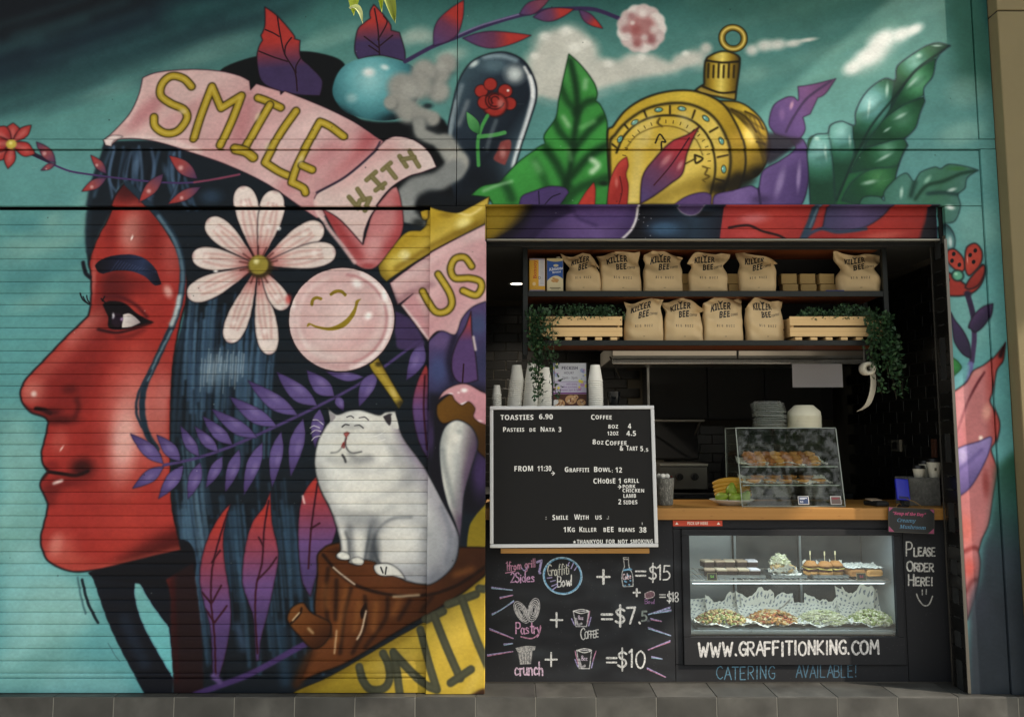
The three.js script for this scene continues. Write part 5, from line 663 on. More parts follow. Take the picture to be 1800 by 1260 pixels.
part('timber_top', metreUV(rbox(CX1 - CX0 - 0.006, YT - YTB, 0.6, 0.005, (CX0 + CX1) / 2, (YT + YTB) / 2 + 0.0005, -0.17 - 0.3)), wood, counter);
part('rear_panel', box(CX1 - CX0 - 0.1, YTB - yPl - 0.01, 0.02, (CX0 + CX1) / 2, (YTB + yPl) / 2, -0.76), blackPaint, counter);
{ const a = at(880, 963, -0.14), b = at(1141, 972, -0.14); part('ledge', metreUV(rbox(b.x - a.x, a.y - b.y, 0.075, 0.003, (a.x + b.x) / 2, (a.y + b.y) / 2, ZC + 0.0385)), wood, counter); }
wl = muralMap; X = mctx;
const flatTex = (w, h, fn) => { const [c, g] = canvas(w, h); fn(g, w, h); const t = tex(c); t.wrapS = t.wrapT = THREE.ClampToEdgeWrapping; return t; };
const printed = (w, h, fn, rough = 0.6) => new THREE.MeshStandardMaterial({ map: flatTex(w, h, fn), roughness: rough });
// a thin board whose front face carries a print
function printBoard(name, parent, w, h, t, front, edge) {
  const g = new THREE.BoxGeometry(w, h, t); const m = shade(new THREE.Mesh(g, [edge, edge, edge, edge, front, edge])); m.name = name; parent.add(m); return m;
}
{ const a = at(1183, 914.5, ZC), b = at(1270, 924.5, ZC), s = thing('pickup_label', 'red label reading PICK UP HERE under the timber counter edge', 'label', [(a.x + b.x) / 2, (a.y + b.y) / 2, ZC + 0.0016]);
  printBoard('sticker', s, b.x - a.x, a.y - b.y, 0.003, printed(512, 60, (g, w, h) => { g.fillStyle = 'rgb(196,70,46)'; g.fillRect(0, 0, w, h); g.fillStyle = 'rgb(236,226,216)'; g.font = 'bold 44px sans-serif'; g.textAlign = 'center'; g.save(); g.translate(w / 2, 46); g.scale(0.75, 1); g.fillText('PICK UP HERE', 0, 0); g.restore(); for (const x of [40, w - 40]) { g.beginPath(); g.moveTo(x - 18, 44); g.lineTo(x, 16); g.lineTo(x + 18, 44); g.fill(); } }), std(0xb0482e, 0.7)); }
// ---------- letter board ----------
{
  const z0 = -0.105, bl = at(861, 962, z0), br = at(1157, 960, z0), tl = at(857, 716, z0 - 0.03), w = br.x - bl.x, h = (at(1000, 714, z0 - 0.025).y - bl.y) * 1.004;
  const o = thing('menu_letter_board', 'black letter board menu in a white metal frame on the counter ledge', 'menu board', [(bl.x + br.x) / 2, bl.y, z0]); o.rotation.x = -0.05; o.rotation.z = 0.005;
  const fw = 0.02;
  const face = printed(1280, 1060, (g, W, H) => {
    g.fillStyle = 'rgb(12,12,13)'; g.fillRect(0, 0, W, H); for (let y = 0; y < H; y += 8) { g.fillStyle = 'rgb(10,10,11)'; g.fillRect(0, y, W, 3); }
    const P = (x, y) => [(x - 861) / (1153 - 861) * W, (y - 718) / (957 - 718) * H];
    const T = (t, x, y, cap, sm = 0.78, xe) => {
      const px = cap * W / 292, [cx0, cy] = P(x, y), adv = (ch) => { if (ch === ' ') return px * 0.7; g.font = `bold ${px * (ch !== ch.toUpperCase() ? sm : 1) * 1.38}px sans-serif`; return g.measureText(ch.toUpperCase()).width + px * 0.04; };
      const full = [...t].reduce((s2, ch) => s2 + adv(ch), 0), k = xe ? (P(xe, y)[0] - cx0) / full : 0.86; let cx = cx0; g.fillStyle = 'rgb(240,240,236)';
      for (const ch of t) { const w2 = adv(ch) * k; g.save(); g.translate(cx, cy + rnd(-1.4, 1.4)); g.rotate(rnd(-0.02, 0.02)); g.scale(Math.min(1.05, k), 1); if (ch !== ' ') g.fillText(ch.toUpperCase(), 0, 0); g.restore(); cx += w2; }
    };
    T('TOASTIES', 877, 739, 9, 0.8, 938); T('6.90', 947, 738, 9, 1, 973); T('Pasteis', 881, 760, 8.6, 0.78, 921); T('de', 929, 760, 8, 0.8, 942); T('Nata', 949, 760, 8.8, 0.78, 976); T('3', 982, 761, 8.8); T('Coffee', 1041, 739, 9, 0.8, 1080); T('8oz', 1072, 755, 6.8, 0.95, 1091); T('4', 1108, 756, 9.4); T('12oz', 1070, 767, 6.8, 0.95, 1091); T('4.5', 1105, 768, 9.2, 1, 1123);
    T('8oz', 1043, 783, 8.8, 0.72, 1064); T('Coffee', 1066, 784.5, 8.8, 0.82, 1106); T('& Tart', 1092, 794, 8.8, 0.84, 1125); T('5', 1129, 795, 8.8); T('.5', 1136, 796, 6, 1, 1145); T('FROM', 901, 829, 9.4, 0.8, 937); T('11:30', 943, 829, 9.4, 1, 969); T('Graffiti', 992, 831, 8.8, 0.82, 1037); T('Bowl', 1044, 831, 9.2, 0.8, 1076); T(':', 1077, 832, 6); T('12', 1083, 832, 9.2, 1, 1096); T('CHo0sE', 1043, 851, 9, 0.76, 1084); T('1', 1088, 851, 9.4); T('GRILL', 1098, 850, 7.2, 1, 1126); T('PORK', 1095, 859.5, 6.2, 1, 1119); T('CHICKEN', 1095, 866.5, 6.2, 1, 1135); T('LAMB', 1096, 876, 6.6, 1, 1120); T('2', 1087, 887, 9); T('SIDES', 1096, 887, 6.8, 1, 1122);
    T(':', 957, 912, 6); T('Smile', 969, 913, 9, 0.8, 998); T('With', 1008, 913, 9.2, 0.8, 1035); T('us', 1045, 913, 9, 0.8, 1058); T('.:', 1066, 912, 6); T('1Kg', 988, 934, 9, 0.8, 1010); T('Killer', 1016, 934, 9, 0.78, 1048); T('bEE', 1059, 934, 9, 0.8, 1079); T('beans', 1086, 934, 9, 0.76, 1116); T('38', 1123, 935, 9.2, 1, 1137); T('i', 1128, 922, 5); T('THANKYOU FOR NOT SMOKING', 1012, 954, 7, 1, 1148);
    g.fillStyle = 'rgb(236,236,232)'; const star = P(1008, 951); g.beginPath(); for (let i = 0; i < 10; i++) { const r = i % 2 ? 6 : 15, a = i * Math.PI / 5 - 1.57; g.lineTo(star[0] + r * Math.cos(a), star[1] + r * Math.sin(a)); } g.fill();
    for (const [x, y] of [[968, 833], [1087, 857]]) { const q = P(x, y); g.strokeStyle = 'rgb(236,236,232)'; g.lineWidth = 6; g.beginPath(); g.moveTo(q[0], q[1]); g.lineTo(q[0] + 26, q[1]); g.moveTo(q[0] + 10, q[1] - 16); g.lineTo(q[0] + 27, q[1]); g.lineTo(q[0] + 10, q[1] + 16); g.stroke(); }
  }, 0.85);
  const f = printBoard('felt_panel', o, w - fw, h - fw, 0.012, face, blackPaint); f.position.set(0, h / 2, 0);
  const fr = std(0xd6d8da, 0.4, 0.25);
  for (const s of [-1, 1]) { part('frame_rail', rbox(w, fw, 0.022, 0.004, 0, h / 2 + s * (h - fw) / 2, 0.003), fr, o); part('frame_stile', rbox(fw, h - 2 * fw - 0.001, 0.022, 0.004, s * (w - fw) / 2, h / 2, 0.003), fr, o); }
}
// ---------- wall shelf over the counter ----------
const ZS = -0.27, SD = 0.30;
const sy = (py, z = ZS) => at(1240, py, z).y, sx = (px, py = 520, z = ZS) => at(px, py, z).x;
const SX0 = sx(919), SX1 = sx(1563), yTop1 = sy(429), yTop0 = sy(438), yMid1 = sy(511), yMid0 = sy(521), yBot1 = sy(598), yBot0 = sy(607);
const shelf = thing('shelf_unit', 'black steel shelf unit with timber boards holding coffee bags and planters', 'shelf');
const shelfWood = new THREE.MeshStandardMaterial({ map: tex(woodTex, true, [1.4, 3]), color: 0x9a6a44, roughness: 0.6 });
for (const [a, b] of [[yTop0, yTop1], [yMid0, yMid1], [yBot0, yBot1]]) {
  part('front_rail', rbox(SX1 - SX0 - 0.06, b - a, 0.02, 0.003, (SX0 + SX1) / 2, (a + b) / 2, ZS - 0.01), blackSteel, shelf);
  part('board', metreUV(rbox(SX1 - SX0 - 0.062, b - a - 0.008, SD - 0.022, 0.002, (SX0 + SX1) / 2, (a + b) / 2 + 0.0005, ZS - 0.021 - (SD - 0.022) / 2)), shelfWood, shelf);
}
for (const x of [SX0 + 0.0145, SX1 - 0.0145]) for (const z of [ZS - 0.012, ZS - SD + 0.012]) part('upright', rbox(0.029, yTop1 - yBot0 + 0.07, 0.024, 0.003, x, (yTop1 + yBot0) / 2 - 0.02, z), blackSteel, shelf);
for (const x of [SX0 + 0.0145, SX1 - 0.0145]) part('hanger', rbox(0.026, YCEIL - yTop1 - 0.017, 0.024, 0.002, x, (YCEIL + yTop1 + 0.015) / 2, ZS - SD + 0.012), blackSteel, shelf);
part('added_dark_sheet', box(SX1 - SX0 - 0.06, yTop1 - yBot0, 0.006, (SX0 + SX1) / 2, (yTop1 + yBot0) / 2, ZS - SD - 0.004), std(0x0b0b0b, 0.8), shelf);  // near-black sheet added for the darkness behind the open shelves
// kraft coffee bags
const kraft = (g, W, H) => { g.fillStyle = 'rgb(200,174,130)'; g.fillRect(0, 0, W, H); for (let i = 0; i < 900; i++) { g.strokeStyle = rnd() < 0.5 ? 'rgba(120,86,52,0.10)' : 'rgba(206,170,124,0.12)'; g.lineWidth = rnd(0.5, 1.6); const x = rnd(W), y = rnd(H); g.beginPath(); g.moveTo(x, y); g.lineTo(x + rnd(-16, 16), y + rnd(-8, 8)); g.stroke(); } };
const bagMat = new THREE.MeshStandardMaterial({ roughness: 0.62, map: flatTex(512, 560, (g, W, H) => {
  kraft(g, W, H); g.fillStyle = 'rgb(20,17,16)';
  const L = (t, x, y, s, kx, r = -0.16, st = 'bold') => { g.save(); g.translate(x, y); g.transform(1, r, -0.12, 1, 0, 0); g.scale(kx, 1); g.font = `${st} ${s}px sans-serif`; g.fillText(t, 0, 0); g.strokeStyle = g.fillStyle; g.lineWidth = 4; if (s > 60) g.strokeText(t, 0, 0); g.restore(); };
  L('KILLER', 78, 166, 118, 0.7); L('BEE', 178, 256, 118, 0.7); L('COFFEE', 330, 226, 46, 0.66); g.save(); g.globalAlpha = 0.85; g.font = 'bold 36px sans-serif'; g.translate(140, 372); g.scale(0.86, 1.2); 'BIG BUZZ'.split('').forEach((c, i) => g.fillText(c, i * 36, 0)); g.restore(); g.fillRect(246, 490, 26, 5);
  g.beginPath(); g.ellipse(226, 62, 20, 12, -0.3, 0, 7); g.ellipse(206, 46, 12, 7, 0.6, 0, 7); g.ellipse(248, 46, 12, 7, -0.6, 0, 7); g.fill();
}) });
function bagGeo(w, h, d, o) {
  const NU = 40, NV = 30, pos = [], uv = [], ix = [], ph = o.s * 7.3;
  for (let j = 0; j <= NV; j++) {
    const t = j / NV; let ww = w, dd = d, cx = 0;
    const pinch = Math.exp(-(((t - o.neck) / 0.13) ** 2)) * o.pinch, top = Math.max(0, (t - o.neck) / (1 - o.neck));
    ww *= 1 - pinch + 0.03 * Math.sin(t * 5 + ph) + (o.flare ?? 0.04) * top; dd *= Math.max(0.09, (t < 0.15 ? 0.86 + t : 1.0) * (1 - Math.pow(Math.max(0, t - 0.38) / 0.62, 1.35) * 0.95));
    cx = o.lean * Math.pow(t, 2) * w;
    for (let i = 0; i <= NU; i++) {
      const a = i / NU * Math.PI * 2, c = Math.cos(a), s = Math.sin(a), e = 0.5;
      let x = Math.sign(c) * Math.pow(Math.abs(c), e) * ww / 2, z = Math.sign(s) * Math.pow(Math.abs(s), e) * dd / 2, y = t * h;
      const tw = (o.s % 3 - 1) * 0.22 * top; { const xx = x * Math.cos(tw) - z * Math.sin(tw); z = x * Math.sin(tw) + z * Math.cos(tw); x = xx; }
      const cr = 0.008 * Math.sin(x * 55 + y * 34 + ph) * Math.sin(y * 42 - x * 20 + ph * 2) + 0.0055 * Math.abs(Math.sin((x * o.cr + y) * 32 + ph)) - 0.003;
      z += (s > 0 ? 1 : -1) * cr * (0.35 + t) * 1.35;
      if (top > 0.2 && o.fold) { const f = Math.max(0, o.fold * x / (w / 2) - 0.15 + (top - 0.5) * 0.5); z += f * f * 0.09; y -= f * f * 0.07; x -= o.fold * f * f * 0.02; }
      y += 0.01 * Math.sin(x * 34 + ph) * t * t + 0.02 * Math.sin(ph * 3) * x / w * t - 0.012 * top * Math.cos(x / w * 4 + ph);
      pos.push(x + cx, y, z); uv.push(x / w + 0.5, 1 - (1 - Math.min(1, t * 1.0)) * 0.985);
    }
  }
  for (let j = 0; j < NV; j++) for (let i = 0; i < NU; i++) { const a = j * (NU + 1) + i, b = a + NU + 1; ix.push(a, b, a + 1, a + 1, b, b + 1); }
  const g = new THREE.BufferGeometry(); g.setAttribute('position', new THREE.Float32BufferAttribute(pos, 3)); g.setAttribute('uv', new THREE.Float32BufferAttribute(uv, 2)); g.setIndex(ix); g.computeVertexNormals();
  const n = g.attributes.normal; for (let j = 0; j <= NV; j++) { const a = j * (NU + 1), b = a + NU; for (const k of ['X', 'Y', 'Z']) { const m = (n['get' + k](a) + n['get' + k](b)) / 2; n['set' + k](a, m); n['set' + k](b, m); } }
  return g;
}
const BG = 'kraft coffee bags on the shelf unit';
for (const [x0, x1, yt, low, o, lab] of [
  [996, 1058, 433, 0, { s: 1, neck: 0.66, pinch: 0.2, lean: -0.02, flare: 0.3, fold: 1, cr: 1.4 }, 'kraft coffee bag with twisted folded top beside the blue milk carton'],
  [1056, 1130, 434, 0, { s: 2, neck: 0.8, pinch: 0.02, lean: -0.06, flare: 0.03, fold: 0, cr: 0.5 }, 'smooth square kraft coffee bag, second from the milk cartons'],
  [1132, 1203, 437, 0, { s: 3, neck: 0.74, pinch: 0.12, lean: 0.02, flare: 0.02, fold: 0.6, cr: 0.8 }, 'kraft coffee bag on the top shelf with slightly pinched shoulders'],
  [1213, 1283, 437, 0, { s: 4, neck: 0.66, pinch: 0.24, lean: -0.02, flare: 0.2, fold: -0.8, cr: 1.1 }, 'crumpled kraft coffee bag on the top shelf before small boxes'],
  [1303, 1368, 435, 0, { s: 5, neck: 0.72, pinch: 0.12, lean: 0.0, flare: 0.16, fold: 1, cr: 1.2 }, 'kraft coffee bag with a corner folded forward beside stacked kraft boxes'],
  [1478, 1552, 436, 0, { s: 6, neck: 0.6, pinch: 0.25, lean: -0.03, flare: 0.28, fold: -0.4, cr: 1.5 }, 'kraft coffee bag with narrow neck against the shelf end post'],
  [1098, 1166, 527, 1, { s: 7, neck: 0.8, pinch: 0.08, lean: 0.02, flare: 0.06, fold: 0.3, cr: 1.6 }, 'bulging creased kraft coffee bag beside the ivy planter, lower shelf'],
  [1168, 1236, 523, 1, { s: 8, neck: 0.72, pinch: 0.1, lean: 0.0, flare: 0.1, fold: 0.9, cr: 0.9 }, 'kraft coffee bag with flared top, lower shelf, second from ivy planter'],
  [1236, 1308, 523, 1, { s: 9, neck: 0.8, pinch: 0.04, lean: 0.01, flare: 0.06, fold: 0, cr: 0.6 }, 'upright smooth kraft coffee bag, lower shelf, third from ivy planter'],
  [1312, 1380, 522, 1, { s: 10, neck: 0.74, pinch: 0.1, lean: -0.02, flare: 0.04, fold: -0.7, cr: 1.0 }, 'kraft coffee bag touching the crate under the small kraft boxes'],
]) {
  const z = -0.36, yb = low ? yBot1 : yMid1, a = at(x0, 520, z + 0.04).x, b = at(x1, 520, z + 0.04).x, h = Math.min(at(1200, yt, z).y - yb, (low ? yMid0 : yTop0) - yb - 0.006);
  const t = thing('coffee_bag', lab, 'coffee bag', [(a + b) / 2, yb + 0.001, z], rnd(-0.2, 0.2), BG); part('pouch', bagGeo((b - a) * 0.985, h, 0.1, o), bagMat, t);
}
// small kraft boxes behind and beside the bags
const kraftPlain = new THREE.MeshStandardMaterial({ map: flatTex(128, 128, kraft), color: 0xe2dcc0, roughness: 0.8 });
{
  const bg = merge([rbox(0.092, 0.062, 0.08, 0.002, 0, 0.031, 0), box(0.088, 0.0015, 0.002, 0, 0.05, 0.0405)]), Z = -0.44;
  const put = (px, row, lab, g) => { const t = thing('kraft_box', lab, 'box', [sx(px, 490, Z), yMid1 + 0.001 + row * 0.065 + 0.0005, Z], rnd(-0.06, 0.06), g); part('carton', bg, kraftPlain, t); part('lid_flap', box(0.088, 0.016, 0.0014, 0, 0.052, 0.0412), kraftPlain, t); };
  for (const px of [1386, 1418, 1451]) { put(px, 0, 'small kraft box in the lower row between the last two top-shelf bags', 'small kraft boxes, lower row'); put(px - 2, 1, 'small kraft box in the upper row between the last two top-shelf bags', 'small kraft boxes, upper row'); }
  for (const px of [1208, 1246, 1290]) { put(px, 0, 'small kraft box half hidden behind the top-shelf coffee bags', 'small kraft boxes behind the bags'); put(px, 1, 'small kraft box half hidden behind the top-shelf coffee bags', 'small kraft boxes behind the bags'); }
  put(1478, 0, 'single small kraft box behind the bag with the narrow neck');
  const bl = thing('blue_sachet', 'flat blue sachet lying before the small kraft boxes', 'sachet', [sx(1466, 508, -0.33), yMid1 + 0.001, -0.33]); part('pack', rbox(0.11, 0.01, 0.05, 0.004, 0, 0.005, 0), std(0x1d2f86, 0.4), bl);
}
// drink cartons
function carton(x0, x1, yt, front, side, name, label, cap) {
  const z = -0.33, a = at(x0, 490, z).x, b = at(x1, 490, z).x, h = at(950, yt, z).y - yMid1, w = b - a, t = thing(name, label, 'carton', [(a + b) / 2, yMid1 + 0.001, z - 0.035], 0.02);
  const m = shade(new THREE.Mesh(rbox(w, h, 0.07, 0.003), [side, side, side, side, front, side])); m.name = 'carton_body'; m.position.y = h / 2; t.add(m);
  const g = m.geometry; g.clearGroups(); const m2 = printBoard('printed_face', t, w - 0.004, h - 0.004, 0.0012, front, side); m2.position.set(0, h / 2, 0.0357); m.material = side;
  if (cap) part('cap', cyl(0.013, 0.013, 0.012, 16), std(0xb8b09a, 0.5), t, [w * 0.22, h + 0.006, 0.01]);
}
carton(930, 958, 454, printed(160, 330, (g, W, H) => { g.fillStyle = 'rgb(222,168,52)'; g.fillRect(0, 0, W, H); g.fillStyle = 'rgb(206,204,206)'; g.fillRect(96, 0, 64, H * 0.82); g.fillStyle = 'rgb(150,140,160)'; g.fillRect(0, H - 22, W, 22); g.fillRect(0, 0, W, 14); g.save(); g.translate(74, 200); g.rotate(-Math.PI / 2); g.fillStyle = 'rgb(176,52,30)'; g.font = 'bold 50px serif'; g.fillText('Bonsoy', 0, 0); g.restore(); g.strokeStyle = 'rgb(60,60,60)'; g.lineWidth = 4; g.beginPath(); g.arc(104, 190, 11, 0, 7); g.stroke(); g.fillStyle = 'rgb(236,206,150)'; g.beginPath(); g.arc(48, 250, 18, 0, 7); g.fill(); g.fillStyle = 'rgba(120,120,120,.5)'; for (let y = 20; y < 250; y += 12) g.fillRect(112, y, 36, 3); }), std(0xd9a334, 0.6), 'drink_carton', 'yellow and white drink carton with red lettering on the top shelf');
carton(961, 990, 454, printed(160, 330, (g, W, H) => { g.fillStyle = 'rgb(40,84,160)'; g.fillRect(0, 0, W, H); g.fillStyle = 'rgb(206,190,140)'; g.beginPath(); g.moveTo(0, 0); g.lineTo(W, 0); g.lineTo(W, 22); g.quadraticCurveTo(80, 44, 0, 18); g.fill(); g.fillStyle = 'rgb(214,200,160)'; g.beginPath(); g.moveTo(0, 220); g.quadraticCurveTo(80, 130, W, 200); g.lineTo(W, H); g.lineTo(0, H); g.fill(); g.fillStyle = 'rgb(240,240,240)'; g.save(); g.translate(18, 124); g.rotate(-0.12); g.font = 'bold 40px serif'; g.fillText('Almond', 0, 0); g.font = 'bold 26px serif'; g.fillText('Breeze', 32, 28); g.restore(); g.fillStyle = 'rgb(190,140,80)'; for (const [x, y] of [[70, 200], [100, 210], [90, 224], [60, 222]]) { g.beginPath(); g.ellipse(x, y, 20, 11, 0.4, 0, 7); g.fill(); } g.fillStyle = 'rgb(206,196,160)'; g.beginPath(); g.ellipse(90, 70, 26, 13, 0, 0, 7); g.fill(); g.fillStyle = 'rgb(90,80,50)'; g.fillRect(26, 285, 110, 7); g.fillRect(40, 300, 80, 5); }), std(0xb7ab86, 0.6), 'drink_carton', 'blue and cream almond milk carton on the top shelf', true);
// slatted planter crates with clipped shrubs and trailing ivy
const leafMats = [0x2a4a2a, 0x243e26, 0x35552f, 0x2c4a30].map((c) => std(c, 0.6, 0, { side: THREE.DoubleSide }));
function crate(x0, x1, label) {
  const z = -0.275, a = at(x0, 570, z).x, b = at(x1, 570, z).x, w = b - a, yb = yBot1 + 0.001, y1 = at(1240, 556, z).y, d = 0.15, t = thing('planter_crate', label, 'crate', [(a + b) / 2, yb, z - d / 2], 0), h = y1 - yb, sh = h * 0.38;
  for (const s of [-1, 1]) { for (const yy of [h - sh / 2, h * 0.16 + sh / 2]) part('slat', metreUV(rbox(w, sh, 0.01, 0.002, 0, yy, s * (d / 2 - 0.005))), pine, t); part('end_board', metreUV(rbox(0.012, h * 0.8, d - 0.024, 0.002, s * (w / 2 - 0.02), h * 0.58, 0)), pine, t); }
  for (let k = 0; k < 6; k++) part('base_batten', metreUV(rbox(0.04, h * 0.13, d - 0.004, 0.002, -w / 2 + 0.05 + k * (w - 0.1) / 5, h * 0.066, 0)), pine, t);
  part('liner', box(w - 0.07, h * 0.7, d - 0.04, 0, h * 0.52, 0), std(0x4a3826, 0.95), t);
  return [(a + b) / 2, yb + h, z - d / 2, w];
}
function leafyThing(name, label, category, pos, pts, size, group, stems) {
  const t = thing(name, label, category, pos, 0, group), by = [[], [], [], []];
  const lg = new THREE.BufferGeometry(); lg.setAttribute('position', new THREE.Float32BufferAttribute([0, 0, 0, -0.32, 0.4, 0.06, 0, 1, -0.08, 0.32, 0.4, 0.06], 3)); lg.setAttribute('uv', new THREE.Float32BufferAttribute([0.5, 0, 0, 0.4, 0.5, 1, 1, 0.4], 2)); lg.setIndex([0, 2, 1, 0, 3, 2]); lg.computeVertexNormals();
  const m = new THREE.Matrix4(), q = new THREE.Quaternion(), e = new THREE.Euler();
  pts.forEach((p, i) => { q.setFromEuler(e.set(rnd(-1.2, 1.2) + (p[3] ?? 0), rnd(6.28), rnd(-1.2, 1.2))); const s = size * rnd(0.7, 1.3); by[i % 4].push(lg.clone().applyMatrix4(m.compose(V(p[0], p[1], p[2]), q, V(s, s, s)))); });
  by.forEach((l, i) => l.length && tag(part('foliage', merge(l), leafMats[i], t), null, null, null, 'stuff'));
  if (stems) part('stems', merge(stems.map((s) => tube(s, 0.0016, 10, 4))), std(0x33301d, 0.8), t);
  return t;
}
function shrub(px, c, r, label) { const z = c[2], x = at(px, 540, z).x, P = []; for (let i = 0; i < 620; i++) { const a = rnd(6.283), u = rnd(0, 1), rr = r * Math.pow(rnd(), 0.3) * (1 + 0.12 * Math.sin(a * 3)), el = u * 1.5; P.push([rr * 1.25 * Math.cos(a) * Math.cos(el), rr * 0.85 * Math.sin(el) - 0.012, rr * 0.75 * Math.sin(a) * Math.cos(el)]); } leafyThing('potted_shrub', label, 'plant', [x, c[1] - 0.012, z + 0.03], P, 0.015); }
function ivy(px, y0, y1, spread, label, sd) {
  const z = ZS + 0.03, top = at(px, y0, z), P = [], stems = [];
  for (let s = 0; s < 9; s++) {
    const bx = rnd(-spread, spread), len = (top.y - at(px, y1, z).y) * rnd(0.35, 1), pp = [[bx * 0.6, 0.02, -0.06], [bx, 0.03, 0.0]]; let x = bx, zz = 0.01;
    for (let k = 1; k <= 10; k++) { x += rnd(-0.008, 0.008) + sd * 0.0015 * k; zz += rnd(-0.003, 0.004); pp.push([x, -len * k / 10, Math.max(-0.005, zz)]); for (let n = 0; n < 8; n++) P.push([x + rnd(-0.03, 0.03), -len * (k - rnd()) / 10 + rnd(-0.01, 0.02), zz + rnd(-0.008, 0.03), 1.4]); }
    stems.push(pp);
  }
  for (let n = 0; n < 90; n++) P.push([rnd(-spread, spread) * 1.4, rnd(-0.03, 0.05), rnd(-0.06, 0.03)]);
  leafyThing('trailing_ivy', label, 'plant', [top.x, top.y, z], P, 0.031, null, stems);
}
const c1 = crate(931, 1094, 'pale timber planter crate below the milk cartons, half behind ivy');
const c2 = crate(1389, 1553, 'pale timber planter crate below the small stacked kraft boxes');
shrub(1012, c1, 0.112, 'dark clipped shrub beside the ivy in the crate under the milk cartons'); shrub(1060, c1, 0.105, 'dark clipped shrub by the bulging coffee bag');
shrub(1424, c2, 0.088, 'round clipped shrub in the crate next to the lower coffee bags'); shrub(1484, c2, 0.112, 'larger round clipped shrub in the crate near the shelf end post');
ivy(955, 556, 712, 0.075, 'green ivy trailing from the shelf over the white cups', 0.2); ivy(1543, 560, 735, 0.06, 'dark ivy trailing down past the docket roll', 0.6);
// ---------- coffee machine and what stands on it ----------
const ZM = -0.42, yM = at(1000, 716, ZM).y;
const machine = thing('coffee_machine', 'dark coffee machine hidden behind the letter board, cups on its top', 'coffee machine');
{ const a = sx(862, 716, ZM), b = sx(1112, 716, ZM); part('body', rbox(b - a, yM - YT - 0.07, 0.42, 0.02, (a + b) / 2, (yM + YT) / 2 + 0.025, ZM - 0.06), charcoal, machine); part('cup_tray', rbox(b - a + 0.01, 0.012, 0.44, 0.004, (a + b) / 2, yM - 0.006, ZM - 0.06), steelDark, machine); for (const s of [0.12, 0.88]) for (const z of [0.1, -0.22]) part('foot', cyl(0.02, 0.024, 0.06, 12), blackPaint, machine, [a + (b - a) * s, YT + 0.03, ZM + z]); }
const paperWhite = std(0xefede4, 0.75);
// paper cups stacked upside down
function cupGeo(r1, r0, h) { return lathe([[0.0001, h - 0.006], [r0 - 0.002, h - 0.006], [r0 - 0.001, h], [r0, h], [r1, 0.006], [r1 + 0.0025, 0.005], [r1 + 0.003, 0.0025], [r1 + 0.0012, 0], [r1 - 0.001, 0.002], [r0 - 0.002, h - 0.008]], 28); }
const bigCup = cupGeo(0.042, 0.028, 0.098), smallCup = cupGeo(0.027, 0.019, 0.062);
function cupStack(px, topPx, geo, H, pitch, label, group, leanX = 0, z = ZM + 0.06) {
  const x = sx(px, 716, z), total = at(px, topPx, z).y - yM, n = Math.max(1, Math.round((total - H) / pitch) + 1);
  for (let k = 0; k < n; k++) { const t = thing('paper_cup', label, 'cup', [x + leanX * k * pitch + rnd(-0.0008, 0.0008), yM + 0.001 + k * pitch, z], rnd(6), group); part('cup_wall', geo, paperWhite, t); }
}
cupStack(873, 679, smallCup, 0.062, 0.011, 'small white paper cup in the short stack at the hatch edge', 'short stack of small cups');
cupStack(904, 641, bigCup, 0.098, 0.0115, 'white paper cup in the leaning stack next to the small cups', 'leaning cup stack', 0.1);
cupStack(932, 637, bigCup, 0.098, 0.0115, 'white paper cup in the tall stack between leaning stack and ivy', 'tall cup stack', 0.08);
cupStack(957, 645, bigCup, 0.098, 0.0115, 'white paper cup in the stack half covered by ivy', 'cup stack behind ivy', 0.02, ZM + 0.03);
cupStack(1048, 641, bigCup, 0.098, 0.0125, 'white paper cup in the stack between cookie poster and dark tumblers', 'cup stack by the poster', -0.02);
{ const g = lathe([[0.001, 0], [0.03, 0], [0.04, 0.075], [0.037, 0.076], [0.028, 0.004], [0.001, 0.004]], 24), m = std(0x16181a, 0.15, 0.1), z = ZM + 0.02; for (let k = 0; k < 2; k++) { const t = thing('dark_tumbler', 'dark glossy tumbler in a pair beside the white cup stack', 'tumbler', [sx(1079, 716, z), yM + 0.001 + k * 0.016, z], 0, 'pair of dark tumblers'); part('tumbler_wall', g, m, t); } }
